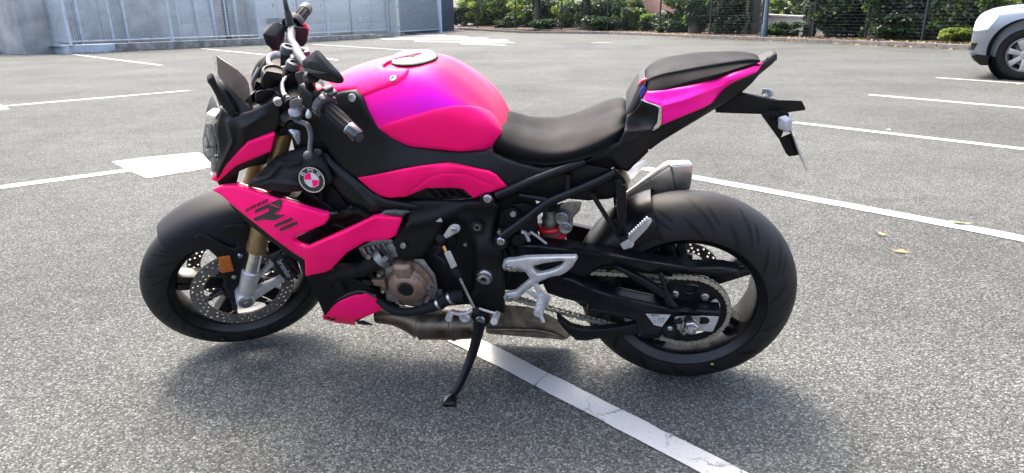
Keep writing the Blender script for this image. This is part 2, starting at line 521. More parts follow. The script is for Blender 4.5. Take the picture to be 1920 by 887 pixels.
def conform(name, m, outline, bvh, parent, lift=.002, thick=.004, st=False, step=6, holes=(), er=4, ed=.0, ang=38):
    """thin piece lying on a curved surface, seen from the side with this outline"""
    ol = dens([p[:2] for p in outline], step); hs = [dens([p[:2] for p in h], step) for h in holes]
    P, T = cdt(ol, hs, step, True, (er * .4, er))
    d = seg_d(P, ol)
    Mx = SI if st else BI
    o0 = Mx @ CAMP; R3 = Mx.to_3x3()
    pts = []; offs = []
    hits = []
    for p in P:
        dr = (R3 @ ray_w(*p)).normalized()
        h, nn, _, _ = bvh.ray_cast(o0, dr)
        hits.append((h, nn, dr))
    good = [(p, h) for p, h in zip(P, hits) if h[0] is not None]
    for p, (h, nn, dr), dd in zip(P, hits, d):
        if h is None:
            q = min(good, key=lambda g_: (g_[0][0] - p[0]) ** 2 + (g_[0][1] - p[1]) ** 2)
            h, nn = q[1][0], q[1][1]
            h = o0 + dr * (h - o0).dot(dr)
        if nn.dot(dr) > 0: nn = -nn
        l = lift - ed * max(0, 1 - dd / er) ** 2
        pts.append(h + nn * l); offs.append(-nn * thick)
    bm = solidify(pts, T, offs)
    return obj(name, bm, m, parent, st, ang)
def loft(stations, nu=5, nv=5, cap=True, closed_profile=True):
    """stations: (X, [(y,z)... half profile from the top centre to the bottom]) -> symmetric body"""
    secs = []
    for X, prof in stations: secs.append([Vector((X, y, z)) for (y, z) in prof])
    n = len(secs[0])
    # smooth along the length
    cols = [catmull([s[i] for s in secs], nu) for i in range(n)]
    rows = []
    for k in range(len(cols[0])):
        half = catmull([c[k] for c in cols], nv)
        for p in half: p.y = max(p.y, 0)
        last0 = all(st_[1][-1][0] < 1e-5 for st_ in stations)
        src = half[1:-1] if last0 else half[1:]
        rows.append(half + [Vector((p.x, -p.y, p.z)) for p in src[::-1]])
    bm = bmesh.new()
    V = [[bm.verts.new(p) for p in r] for r in rows]
    m = min(len(r) for r in V)
    for a, b in zip(V, V[1:]):
        L = min(len(a), len(b))
        for i in range(L):
            j = (i + 1) % L
            try: bm.faces.new((a[i], a[j], b[j], b[i]))
            except ValueError: pass
    if cap:
        try: bm.faces.new(V[0]); bm.faces.new(V[-1][::-1])
        except ValueError: pass
    return bm
def text_polys(s, shear=0.0):
    cu = bpy.data.curves.new("txt", 'FONT'); cu.body = s; cu.size = 1.0; cu.shear = shear; cu.resolution_u = 3
    o = bpy.data.objects.new("txt", cu); COL.objects.link(o)
    dg = bpy.context.evaluated_depsgraph_get(); dg.update()
    me = bpy.data.meshes.new_from_object(o.evaluated_get(dg))
    V = [(v.co.x, v.co.y) for v in me.vertices]; F = [tuple(p.vertices) for p in me.polygons]
    bpy.data.objects.remove(o); bpy.data.curves.remove(cu); bpy.data.meshes.remove(me)
    xs = [v[0] for v in V]; ys = [v[1] for v in V]
    return V, F, (min(xs), max(xs), min(ys), max(ys))
def text_on(name, m, s, o0, ex, ey, yfun, parent, st=False, lift=.0025, shear=0.0, thick=.0015, bold=0):
    """lettering on a shell: o0 = lower-left pixel, ex = pixel vector of the whole width, ey = of the whole height"""
    V, F, (x0, x1, y0, y1) = text_polys(s, shear)
    P = [(o0[0] + ex[0] * (x - x0) / (x1 - x0) + ey[0] * (y - y0) / (y1 - y0), o0[1] + ex[1] * (x - x0) / (x1 - x0) + ey[1] * (y - y0) / (y1 - y0)) for x, y in V]
    yy = yfun(np.array(P)) + lift
    bm = solidify([U(p[0], p[1], float(q), st) for p, q in zip(P, yy)], F, Vector((0, -thick, 0)))
    return obj(name, bm, m, parent, st)

# ================================================================== GROUND
def asphalt():
    m = bpy.data.materials.new('asphalt'); m.use_nodes = True
    n = m.node_tree; b = n.nodes["Principled BSDF"]; L = n.links.new
    tc = n.nodes.new("ShaderNodeTexCoord"); P = tc.outputs["Object"]
    def N(t, **kw):
        k = n.nodes.new(t)
        for a, v in kw.items():
            if a in k.inputs: k.inputs[a].default_value = v
            else: setattr(k, a, v)
        return k
    wob = N("ShaderNodeTexNoise", Scale=90.0); L(P, wob.inputs["Vector"])
    add = N("ShaderNodeVectorMath", operation='MULTIPLY_ADD'); add.inputs[1].default_value = (.006, .006, .006); L(wob.outputs["Color"], add.inputs[0]); L(P, add.inputs[2])
    v1 = N("ShaderNodeTexVoronoi", Scale=165.0); L(add.outputs[0], v1.inputs["Vector"])
    v2 = N("ShaderNodeTexVoronoi", Scale=350.0); L(add.outputs[0], v2.inputs["Vector"])
    s1 = N("ShaderNodeSeparateColor"); L(v1.outputs["Color"], s1.inputs[0])
    s2 = N("ShaderNodeSeparateColor"); L(v2.outputs["Color"], s2.inputs[0])
    r1 = N("ShaderNodeValToRGB"); e = r1.color_ramp.elements
    e[0].position = 0; e[0].color = (.052, .0545, .051, 1); e[1].position = 1; e[1].color = (.250, .260, .238, 1)
    k = e.new(.35); k.color = (.096, .1005, .0925, 1); k = e.new(.75); k.color = (.143, .149, .1365, 1)
    L(s1.outputs[0], r1.inputs[0])
    # bitumen between the stones
    gap = N("ShaderNodeMapRange"); gap.inputs[1].default_value = .25; gap.inputs[2].default_value = .75; L(v1.outputs["Distance"], gap.inputs[0])
    gapm = N("ShaderNodeMath", operation='MULTIPLY'); gapm.inputs[1].default_value = .66; L(gap.outputs[0], gapm.inputs[0])
    mx = N("ShaderNodeMix", data_type='RGBA'); mx.inputs[7].default_value = (.031, .0325, .031, 1); L(gapm.outputs[0], mx.inputs[0]); L(r1.outputs[0], mx.inputs[6])
    lg = N("ShaderNodeTexNoise", Scale=.55, Detail=5.0, Roughness=.6); L(P, lg.inputs["Vector"])
    lr = N("ShaderNodeMapRange"); lr.inputs[1].default_value = .3; lr.inputs[2].default_value = .7; lr.inputs[3].default_value = .80; lr.inputs[4].default_value = 1.18; L(lg.outputs[0], lr.inputs[0])
    md = N("ShaderNodeTexNoise", Scale=6.0, Detail=6.0, Roughness=.65); L(P, md.inputs["Vector"])
    mr_ = N("ShaderNodeMapRange"); mr_.inputs[1].default_value = .3; mr_.inputs[2].default_value = .7; mr_.inputs[3].default_value = .88; mr_.inputs[4].default_value = 1.12; L(md.outputs[0], mr_.inputs[0])
    mu = N("ShaderNodeMath", operation='MULTIPLY'); L(lr.outputs[0], mu.inputs[0]); L(mr_.outputs[0], mu.inputs[1])
    sc = N("ShaderNodeVectorMath", operation='SCALE'); L(mx.outputs[2], sc.inputs[0]); L(mu.outputs[0], sc.inputs["Scale"])
    L(sc.outputs[0], b.inputs["Base Color"])
    b.inputs["Specular IOR Level"].default_value = .10
    rr = N("ShaderNodeMapRange"); rr.inputs[3].default_value = .75; rr.inputs[4].default_value = 1.0; L(s2.outputs[1], rr.inputs[0]); L(rr.outputs[0], b.inputs["Roughness"])
    h1 = N("ShaderNodeMath", operation='MULTIPLY_ADD'); h1.inputs[1].default_value = -1.2; L(v1.outputs["Distance"], h1.inputs[0]); L(s1.outputs[1], h1.inputs[2])
    h2 = N("ShaderNodeMath", operation='MULTIPLY_ADD'); h2.inputs[1].default_value = .35; L(s2.outputs[0], h2.inputs[0]); L(h1.outputs[0], h2.inputs[2])
    bp = N("ShaderNodeBump", Strength=.9, Distance=.004); L(h2.outputs[0], bp.inputs["Height"]); L(bp.outputs[0], b.inputs["Normal"])
    return m
ASPH = asphalt()
def paint(name, crack=True):
    m = bpy.data.materials.new(name); m.use_nodes = True
    n = m.node_tree; b = n.nodes["Principled BSDF"]; L = n.links.new
    tc = n.nodes.new("ShaderNodeTexCoord"); P = tc.outputs["Object"]
    ns = n.nodes.new("ShaderNodeTexNoise"); ns.inputs["Scale"].default_value = 5; ns.inputs["Detail"].default_value = 9; ns.inputs["Roughness"].default_value = .7; L(P, ns.inputs["Vector"])
    add = n.nodes.new("ShaderNodeVectorMath"); add.operation = 'MULTIPLY_ADD'; add.inputs[1].default_value = (.16, .16, .16); L(ns.outputs["Color"], add.inputs[0]); L(P, add.inputs[2])
    vo = n.nodes.new("ShaderNodeTexVoronoi"); vo.feature = 'DISTANCE_TO_EDGE'; vo.inputs["Scale"].default_value = 6.5; L(add.outputs[0], vo.inputs["Vector"])
    lt = n.nodes.new("ShaderNodeMapRange"); lt.inputs[1].default_value = .008; lt.inputs[2].default_value = .022; lt.inputs[3].default_value = 1; lt.inputs[4].default_value = 0; L(vo.outputs["Distance"], lt.inputs[0])
    big = n.nodes.new("ShaderNodeTexNoise"); big.inputs["Scale"].default_value = 4; L(P, big.inputs["Vector"])
    bm_ = n.nodes.new("ShaderNodeMapRange"); bm_.inputs[1].default_value = .42; bm_.inputs[2].default_value = .56; L(big.outputs[0], bm_.inputs[0])
    cm = n.nodes.new("ShaderNodeMath"); cm.operation = 'MULTIPLY'; L(lt.outputs[0], cm.inputs[0]); L(bm_.outputs[0], cm.inputs[1])
    gr = n.nodes.new("ShaderNodeTexNoise"); gr.inputs["Scale"].default_value = 140; gr.inputs["Detail"].default_value = 4; L(P, gr.inputs["Vector"])
    wr = n.nodes.new("ShaderNodeMapRange"); wr.inputs[1].default_value = .60; wr.inputs[2].default_value = .72; L(gr.outputs[0], wr.inputs[0])
    wm = n.nodes.new("ShaderNodeMath"); wm.operation = 'MULTIPLY_ADD'; wm.inputs[1].default_value = .55; L(wr.outputs[0], wm.inputs[0]); L(cm.outputs[0], wm.inputs[2])
    cl = n.nodes.new("ShaderNodeMath"); cl.operation = 'MINIMUM'; cl.inputs[1].default_value = 1; L(wm.outputs[0], cl.inputs[0])
    dr = n.nodes.new("ShaderNodeMix"); dr.data_type = 'RGBA'; dr.inputs[6].default_value = (.47, .465, .43, 1); dr.inputs[7].default_value = (.36, .355, .32, 1); L(ns.outputs[0], dr.inputs[0])
    mx = n.nodes.new("ShaderNodeMix"); mx.data_type = 'RGBA'; L(dr.outputs[2], mx.inputs[6]); mx.inputs[7].default_value = (.13, .125, .12, 1); L(cl.outputs[0], mx.inputs[0])
    L(mx.outputs[2], b.inputs["Base Color"]); b.inputs["Roughness"].default_value = .6
    bp = n.nodes.new("ShaderNodeBump"); bp.inputs["Strength"].default_value = .5; bp.inputs["Distance"].default_value = .003
    sb = n.nodes.new("ShaderNodeMath"); sb.operation = 'SUBTRACT'; L(gr.outputs[0], sb.inputs[0]); L(cl.outputs[0], sb.inputs[1]); L(sb.outputs[0], bp.inputs["Height"]); L(bp.outputs[0], b.inputs["Normal"])
    return m
PAINT = paint('road_paint')
# one sheet to the horizon, falling gently away from the camera
bm = bmesh.new()
ys = [-400, -60, -20, -5, 0, 2, 3] + [3 + .25 * k for k in range(1, 24)] + [9 + k for k in range(1, 20)] + [32, 36, 43, 60, 120, 500]
xs = [-500, -120, -40, -20, -10, -5, 0, 5, 10, 20, 40, 120, 500]
Vg = [[bm.verts.new((x, y, gz(x, y))) for x in xs] for y in ys]
for a, b in zip(Vg, Vg[1:]):
    for i in range(len(xs) - 1): bm.faces.new((a[i], a[i + 1], b[i + 1], b[i]))
tag(obj('ground', bm, ASPH), None, None, None, 'structure')

def marking(name, poly, m=PAINT, dz=.004, jag=.0):
    """painted patch given by its corner points on the ground (world xy)"""
    bm = bmesh.new()
    out = []
    for a, b in zip(poly, poly[1:] + poly[:1]):
        L = (b - a).length; k = max(1, int(L / .06)) if jag else max(1, int(L / .5))
        for i in range(k):
            p = a.lerp(b, i / k)
            if jag and i: p = p + Vector((rng.normal() * jag, rng.normal() * jag, 0))
            out.append(p)
    vs_ = [bm.verts.new((p.x, p.y, gz(p.x, p.y) + dz)) for p in out]
    f = bm.faces.new(vs_); bmesh.ops.triangulate(bm, faces=[f])
    bmesh.ops.recalc_face_normals(bm, faces=bm.faces)
    for f in bm.faces:
        if f.normal.z < 0: f.normal_flip()
    return tag(obj(name, bm, m, recalc=False), None, None, None, 'structure')
def gl(u, v): p = G(u, v); return Vector((p.x, p.y, 0))
def line_px(name, a, b, w, ext=0.0, jag=.0, ext2=0):
    p, q = gl(*a), gl(*b)
    d = (q - p).normalized(); n_ = Vector((-d.y, d.x, 0)) * w / 2
    q = q + d * ext; p = p - d * ext2
    return marking(name, [p - n_, q - n_, q + n_, p + n_], jag=jag)
pa, pb, pc, pd = gl(815, 626), gl(1310, 887), gl(1405, 887), gl(904, 640)
dA = (pb - pa).normalized()
marking('bay_line', [pa - dA * .75, pb + dA * 1.6, pc + dA * 1.6, pd - dA * .75], jag=.0022)
line_px('bay_line', (1206, 316), (1920, 449), .105, 1.5, .002)
line_px('bay_line', (1488, 230), (1920, 280), .10, 2.0)
line_px('bay_line', (1630, 178), (1920, 203), .10, 3.0)
line_px('bay_line', (1756, 146), (1920, 157), .10, 3.5)
line_px('bay_line', (1845, 123), (1920, 128), .10, 3.0)
line_px('bay_line', (355, 170), (0, 200), .10, 1.0)
line_px('bay_line', (136, 102), (302, 122.5), .10)
line_px('bay_line', (377, 91), (500, 103), .10)
line_px('bay_line', (585, 83), (806, 97), .10)
line_px('bay_line', (570, 104), (633, 113), .10)
line_px('bay_line', (240, 320), (0, 352), .115, 1.2, .002)
line_px('bay_line', (898, 57.0), (990, 61.5), .10)
marking('arrow_marking', [gl(*p) for p in ((209, 304), (262, 297), (372, 286.5), (420, 302), (390, 316), (276, 335), (240, 320))], jag=.002)
marking('arrow_marking', [gl(*p) for p in ((-40, 195), (0, 196), (18, 205), (-40, 212))])
# hatched zone beside the fence
hz = [((710, 72), (968, 80), (935, 85)), ]
a_, b_ = gl(706, 72), gl(822, 64)
c_, d_ = gl(935, 84.5), gl(832, 62)
rows_ = [(62.5, 735, 838), (66.2, 755, 880), (69.6, 735, 918), (73.2, 712, 955), (77.6, 775, 966), (82.0, 862, 950)]
for (v, u0, u1) in rows_:
    w_ = .36 + (v - 62) * .022
    marking('hatch_stripe', [gl(u0, v - w_), gl(u1 - 8, v - w_ + 2.2), gl(u1, v + w_ + 2.2), gl(u0 + 6, v + w_)])
# manhole cover
bm = bmesh.new()
mc_ = gl(1129, 80.5)
add_lathe(bm, (mc_.x, mc_.y, gz(mc_.x, mc_.y) + .006), (0, 0, 1), [(0, 0), (.40, 0), (.42, -.004)], 40)
tag(obj('manhole_cover', bm, mat('manhole_iron', (.07, .068, .065), .6, .5, noise=(20, .3))), 'dark round iron manhole cover set in the asphalt', 'manhole cover')

# ================================================================== THE MOTORCYCLE
bike = thing('motorcycle', 'black and iridescent pink naked motorcycle leaning on its side stand over a white bay line', 'motorcycle')
bike.matrix_world = BIKE
V3 = Vector

# ---------------------------------------------------------------- wheels
def wheel(name, cx, cz, R, hw, fl, rim_r, rim_hw, spoke_ang, st, rear, tm):
    bm = bmesh.new()
    c = (cx, 0, cz)
    w = rim_hw
    half = [(rim_r, w), (rim_r - .005, w + .002), (rim_r - .011, w - .001), (rim_r - .014, w - .006), (rim_r - .026, w - .011), (rim_r - .030, w - .016), (rim_r - .033, w - .034)]
    outer = [(rim_r - .004, w - .008), (rim_r - .016, w - .03)]
    add_lathe(bm, c, (0, 1, 0), half + [(rim_r - .035, 0)] + [(r_, -h_) for r_, h_ in half[::-1]] + [(r_, -h_) for r_, h_ in outer] + [(rim_r - .018, 0)] + outer[::-1], 96, True)
    hubw = .075 if rear else .058
    add_lathe(bm, c, (0, 1, 0), [(.018, hubw), (.040, hubw), (.046, hubw - .012), (.046, -hubw + .012), (.040, -hubw), (.018, -hubw)], 32, True)
    for k in range(5):
        a = math.radians(spoke_ang + 72 * k)
        for s_ in (-1, 1):
            if rear:
                a0, a1, yy = a + s_ * .10, a + s_ * .105, .012
            else:
                a0, a1, yy = a + s_ * .26, a + s_ * .085, .008
            p0 = V3((cx + .038 * math.cos(a0), s_ * 0.0 + .01 * (1 if not rear else 0), cz + .038 * math.sin(a0)))
            rr = rim_r - .034
            p1 = V3((cx + rr * math.cos(a1), 0, cz + rr * math.sin(a1)))
            ax = (p1 - p0).normalized(); sd = V3((-ax.z, 0, ax.x))
            pts = []
            for (p, t, d_) in ((p0, .013, .022), (p0.lerp(p1, .55), .0085, .017), (p1, .013, .024)):
                for q in ((-1, -1), (1, -1), (1, 1), (-1, 1)): pts.append(p + sd * t * q[0] + V3((0, d_ * q[1], 0)))
            add_hull(bm, pts, .003)
    o = obj(name, bm, WHEELB, bike, st)
    # tyre
    bm = bmesh.new()
    uvl = bm.loops.layers.uv.new("UVMap")
    n1, n2 = 128, 40
    prof = []
    lip = math.asin(min(1, (rim_r + .002 - (R - fl)) / fl)) if False else None
    for j in range(n2 + 1):
        t = -1 + 2 * j / n2                       # -1..1 over the outside of the tyre
        a = t * math.radians(122 if rear else 128)
        rr = R - fl + fl * math.cos(a); yy = hw * math.sin(a)
        if abs(t) > .93: yy = math.copysign(min(abs(yy), rim_hw + .002), yy)
        prof.append((max(rr, rim_r - .004), yy, t))
    G_ = [[bm.verts.new((cx + r * math.cos(2 * math.pi * i / n1), y, cz + r * math.sin(2 * math.pi * i / n1))) for (r, y, t) in prof] for i in range(n1)]
    for i in range(n1):
        i2 = (i + 1) % n1
        for j in range(n2):
            f = bm.faces.new((G_[i][j], G_[i][j + 1], G_[i2][j + 1], G_[i2][j]))
            uvs = ((i, j), (i, j + 1), (i + 1, j + 1), (i + 1, j))
            for l, (a_, b_) in zip(f.loops, uvs): l[uvl].uv = (a_ / n1, prof[b_][2])
    obj('tyre', bm, tm, o)
    return o

def open_tris(r, holes):
    bb = [(min(p[0] for p in h), max(p[0] for p in h), min(p[1] for p in h), max(p[1] for p in h), h) for h in holes]
    out = []
    for f in r[2]:
        c = (sum(r[0][i][0] for i in f) / len(f), sum(r[0][i][1] for i in f) / len(f))
        if not any(b[0] < c[0] < b[1] and b[2] < c[1] < b[3] and poly_in(c, b[4]) for b in bb): out.append(tuple(f))
    return out
def disc_mesh(cx, cz, y, ro, ri, tabs, th, nh):
    out = [(ro * math.cos(2 * math.pi * k / 96), ro * math.sin(2 * math.pi * k / 96)) for k in range(96)]
    inn = []
    for k in range(120):
        a = 2 * math.pi * k / 120
        tb = max(0, math.cos(a * tabs)) ** 8
        inn.append(((ri - .022 * tb) * math.cos(a), (ri - .022 * tb) * math.sin(a)))
    holes = [inn]
    for k in range(nh):
        a = 2 * math.pi * k / nh
        for q, (rr_, da) in enumerate(((.18, 0), (.5, .45), (.82, .1))):
            if (k + q) % 4 == 3: continue
            r0 = ri + (ro - ri) * rr_; b = a + da * 2 * math.pi / nh
            holes.append([(r0 * math.cos(b) + .0041 * math.cos(t), r0 * math.sin(b) + .0041 * math.sin(t)) for t in [2 * math.pi * i / 8 for i in range(8)]])
    pts = list(out); ed = [(i, (i + 1) % 96) for i in range(96)]
    for h in holes:
        k0 = len(pts); pts += h; ed += [(k0 + i, k0 + (i + 1) % len(h)) for i in range(len(h))]
    r = delaunay_2d_cdt([V3(p) for p in pts], ed, [], 1, 1e-7)
    r = (r[0], None, open_tris(r, holes))
    return solidify([V3((cx + p[0], y + th / 2, cz + p[1])) for p in r[0]], [tuple(f) for f in r[2]], V3((0, -th, 0)))

fw = wheel('wheel', WB, .30, .30, .060, .062, .2285, .050, 17, True, False, tyre_mat(20, .86, 1))
rw = wheel('wheel', 0, .32, .32, .095, .086, .2300, .086, 148, False, True, tyre_mat(14, .82, 2))
for (w_, c_, x, y, st_) in ((fw, 'c3', 490, 815, True), (rw, 'c6', 548, 797, False)):
    bm = bmesh.new()
    ctr_ = V3((WB, 0, .30)) if st_ else V3((0, 0, .32))
    p_ = U1(c_, x, y, .052 if st_ else .090, st_)
    add_lathe(bm, p_ + V3((0, .004, 0)), (0, 1, -.5), [(0, -.010), (.0050, -.010), (.0050, .002), (0, .002)], 12)
    obj('balance_dot', bm, YELLOW, w_)
for sy in (1, -1):
    obj('brake_disc', disc_mesh(WB, .30, sy * .066, .160, .119, 6, .005, 42), DISC, fw, False)
    bm = bmesh.new()
    for k in range(6):
        a = math.radians(60 * k)
        a2 = a + .22
        p = [V3((WB + .062 * math.cos(a2), sy * .060, .30 + .062 * math.sin(a2))), V3((WB + .105 * math.cos(a), sy * .063, .30 + .105 * math.sin(a)))]
        add_tube(bm, p, [.013, .008], 8)
        add_bolt(bm, (WB + .106 * math.cos(a), sy * .069, .30 + .106 * math.sin(a)), (0, sy, 0), .009, .003)
    add_lathe(bm, (WB, sy * .052, .30), (0, sy, 0), [(.03, 0), (.066, 0), (.066, .008), (.03, .010)], 40, True)
    obj('disc_carrier', bm, GLOSS, fw, False)
obj('brake_disc', disc_mesh(0, .32, -.085, .110, .075, 5, .005, 30), DISC, rw)
# rear sprocket and chain
SPC = V3((0, .105, .313))
bm = bmesh.new()
ro = [(.112 * math.cos(2 * math.pi * k / 90) * (1 + .03 * (k % 2)), .112 * math.sin(2 * math.pi * k / 90) * (1 + .03 * (k % 2))) for k in range(90)]
hs = [[(.034 * math.cos(2 * math.pi * k / 24), .034 * math.sin(2 * math.pi * k / 24)) for k in range(24)]]
for k in range(5):
    a0 = math.radians(72 * k + 20)
    hs.append(chaikin([(r * math.cos(a0 + t), r * math.sin(a0 + t)) for r, t in ((.093, -.30), (.096, 0), (.093, .30), (.066, .22), (.060, 0), (.066, -.22))], 1))
pts = list(ro); ed = [(i, (i + 1) % 90) for i in range(90)]
for h in hs:
    k0 = len(pts); pts += h; ed += [(k0 + i, k0 + (i + 1) % len(h)) for i in range(len(h))]
r = delaunay_2d_cdt([V3(p) for p in pts], ed, [], 1, 1e-7)
r = (r[0], None, open_tris(r, hs))
bm = solidify([V3((SPC.x + p[0], SPC.y + .003, SPC.z + p[1])) for p in r[0]], [tuple(f) for f in r[2]], V3((0, -.006, 0)))
sprk = obj('sprocket', bm, DARK, rw)
for k in range(5):
    bm = bmesh.new()
    a = math.radians(72 * k + 57)
    add_lathe(bm, SPC + V3((.072 * math.cos(a), .001, .072 * math.sin(a))), (0, 1, 0), [(0, 0), (.012, 0), (.012, .008), (.008, .010), (.008, .016), (0, .016)], 12)
    obj('sprocket_bolt', bm, STEEL, rw)
bm = bmesh.new()
add_lathe(bm, (0, .03, .32), (0, 1, 0), [(.03, -.02), (.062, -.01), (.066, .05), (.055, .062), (.03, .066)], 36)
add_lathe(bm, (0, 0, .32), (0, 1, 0), [(0, -.18), (.013, -.18), (.013, .165), (0, .165)], 16)
obj('axle_carrier', bm, DARK, rw)
# chain loop: tangent to both sprockets
fs = V3((.60, .105, .392)); rs, rf = .118, .040
bm = bmesh.new()
dv = fs - SPC; base_a = math.atan2(dv.z, dv.x); L = math.hypot(dv.x, dv.z)
off = math.acos((rs - rf) / L)
loop = []
a_t, a_b = base_a + off, base_a - off
def arc(c, rad, a0, a1, n): return [V3((c.x + rad * math.cos(a0 + (a1 - a0) * i / n), c.y, c.z + rad * math.sin(a0 + (a1 - a0) * i / n))) for i in range(n + 1)]
loop = arc(SPC, rs, a_t, a_b + 2 * math.pi, 60) + arc(fs, rf, a_b, a_t, 20)
loop.append(loop[0])
acc = [0]
for a, b in zip(loop, loop[1:]): acc.append(acc[-1] + (b - a).length)
npin = int(acc[-1] / .0159) // 2 * 2
pins = []
for k in range(npin):
    s_ = acc[-1] * k / npin
    i = max(j for j in range(len(acc)) if acc[j] <= s_ + 1e-9); i = min(i, len(loop) - 2)
    p = loop[i].lerp(loop[i + 1], (s_ - acc[i]) / max(1e-9, acc[i + 1] - acc[i]))
    sag = .006 * math.sin(math.pi * max(0, min(1, (p.x - .05) / .5))) if p.z < .36 else 0
    pins.append(p - V3((0, 0, sag)))
for k in range(npin):
    a, b = pins[k], pins[(k + 1) % npin]
    t = (b - a).normalized(); nrm = V3((-t.z, 0, t.x)); mid = (a + b) / 2; outer = k % 2 == 0
    Lh = (b - a).length / 2
    prof = []
    for sgn_c, cc in ((1, Lh), (-1, -Lh)):
        for q in range(7):
            an = -math.pi / 2 + math.pi * q / 6
            prof.append((cc + sgn_c * .0072 * math.cos(an), sgn_c * .0072 * math.sin(an)))
        prof.append((0, .0050 * sgn_c))
    for sy in (1, -1):
        y0 = sy * (.0062 if outer else .0040)
        A = [bm.verts.new(mid + t * u_ + nrm * w_ + V3((0, y0 + sy * .002, 0))) for u_, w_ in prof]
        B = [bm.verts.new(mid + t * u_ + nrm * w_ + V3((0, y0, 0))) for u_, w_ in prof]
        bm.faces.new(A); bm.faces.new(B[::-1])
        for i in range(len(A)): bm.faces.new((A[i], B[i], B[(i + 1) % len(A)], A[(i + 1) % len(A)]))
    add_tube(bm, [a + V3((0, -.0098, 0)), a + V3((0, .0098, 0))], .0027, 6)
    add_tube(bm, [a + V3((0, -.0042, 0)), a + V3((0, .0042, 0))], .0052, 7)
obj('chain', bm, CHAINM, bike)

# ---------------------------------------------------------------- fork, mudguard, brakes (turn with the bars)
fk = V3((-math.sin(RAKE), 0, math.cos(RAKE)))
def forkp(t, y, dx=0): return V3((WB, y, .30)) + fk * t + V3((dx, 0, 0))
for sy in (1, -1):
    y = sy * .107
    bm = bmesh.new()
    add_lathe(bm, forkp(.205, y), fk, [(0, 0), (.0305, 0), (.031, .012), (.0285, .03), (.0285, .10), (.0262, .12), (.0262, .475), (0, .475)], 32)
    leg = obj('fork_leg', bm, GOLD, bike, True)
    bm = bmesh.new()
    add_lathe(bm, forkp(.07, y), fk, [(0, 0), (.0245, 0), (.0245, .15), (0, .15)], 28)
    obj('stanchion', bm, CHROME, leg)
    bm = bmesh.new()
    add_lathe(bm, forkp(.015, y), fk, [(0, .0), (.024, .0), (.027, .03), (.029, .085), (.030, .105), (.027, .108), (0, .108)], 28)
    add_lathe(bm, (WB, y - sy * .03, .30), (0, sy, 0), [(.014, .0), (.029, .0), (.029, .050), (.026, .054), (.0205, .054), (.0205, .046), (.014, .046)], 32, True)
    # caliper arms reaching back
    add_hull(bm, [V3((WB - .0, y + sy * k, .272)) for k in (-.012, .012)] + [V3((WB - .02, y + sy * k, .325)) for k in (-.012, .012)] + [V3((WB - .135, y + sy * k, .330)) for k in (-.009, .009)] + [V3((WB - .135, y + sy * k, .350)) for k in (-.009, .009)], .004)
    add_hull(bm, [forkp(.05, y + sy * k, -.012) for k in (-.010, .010)] + [forkp(.09, y + sy * k, -.03) for k in (-.010, .010)] + [V3((WB - .135, y + sy * k, .420)) for k in (-.008, .008)] + [V3((WB - .12, y + sy * k, .436)) for k in (-.008, .008)], .004)
    obj('axle_clamp', bm, SILVER, leg)
    bm = bmesh.new()
    add_lathe(bm, (WB, y - sy * .01, .30), (0, sy, 0), [(0, .024), (.011, .024), (.011, .040), (.019, .040), (.019, .028)], 24)
    obj('axle_end', bm, STEEL, leg)
    # caliper
    bm = bmesh.new()
    cpos = V3((WB - .150, sy * .086, .392))
    rot = Matrix.Rotation(math.radians(10), 3, 'Y')
    add_hull(bm, [cpos + rot @ V3((a * .030, sy * b, c * .062)) for a in (-1, 1) for b in (-.034, .030) for c in (-.8, .8)] + [cpos + rot @ V3((a * .022, sy * b, c * .070)) for a in (-1, 1) for b in (-.03, .026) for c in (-1, 1)], .005)
    for c_ in (-.034, .034):
        add_lathe(bm, cpos + rot @ V3((0, sy * .028, c_)), (0, sy, 0), [(0, 0), (.018, 0), (.018, .006), (.014, .008), (0, .008)], 20)
    for c_ in (-.056, .056): add_bolt(bm, cpos + rot @ V3((-.012, sy * .032, c_)), (0, sy, 0), .008, .008)
    calo = obj('brake_caliper', bm, GLOSS, bike, True)
    if sy > 0:
        V_, F_, bb = text_polys("brembo")
        pts = []
        for (x, q) in V_:
            a = (x - bb[0]) / (bb[1] - bb[0]) - .5; b = (q - bb[2]) / (bb[3] - bb[2]) - .5
            pts.append(cpos + rot @ V3((.004 - b * .018 - 0, .0385, -a * .082)))
        obj('lettering', solidify(pts, F_, V3((0, -.002, 0))), LABELW, calo)
        bm = bmesh.new()
        add_box(bm, cpos + rot @ V3((.004, .034, 0)), (.030, .006, .092), rot, .002)
        obj('caliper_plate', bm, GLOSS, calo)
# mudguard: arched shell over the tyre
bm = bmesh.new()
rows = []
a0, a1 = math.radians(57), math.radians(150)
N = 26
for i in range(N + 1):
    a = a0 + (a1 - a0) * i / N
    t = i / N
    row = []
    R0 = .318 + .010 * math.sin(math.pi * t)
    hwid = .066 + .012 * min(1, t * 3) - .01 * max(0, t - .8) * 5
    skirt = .045 + .065 * math.exp(-((t - .46) / .30) ** 2)
    for s_ in np.linspace(-1, 1, 17):
        k = abs(s_)
        if k < .6: yy = hwid * (k / .6) ; rad = R0 - .022 * (k / .6) ** 3
        else: yy = hwid + .008 * (k - .6) / .4; rad = R0 - .022 - skirt * (k - .6) / .4
        row.append(V3((WB + rad * math.cos(a), math.copysign(yy, s_), .30 + rad * math.sin(a))))
    rows.append(row)
pts = [p for r_ in rows for p in r_]; tris = []
for i in range(N):
    for j in range(16):
        q = i * 17 + j
        tris += [(q, q + 1, q + 18), (q, q + 18, q + 17)]
offs = [-(p - V3((WB, p.y * .6, .30))).normalized() * .004 for p in pts]
mud = obj('mudguard', solidify(pts, tris, offs), DGREY, bike, True)
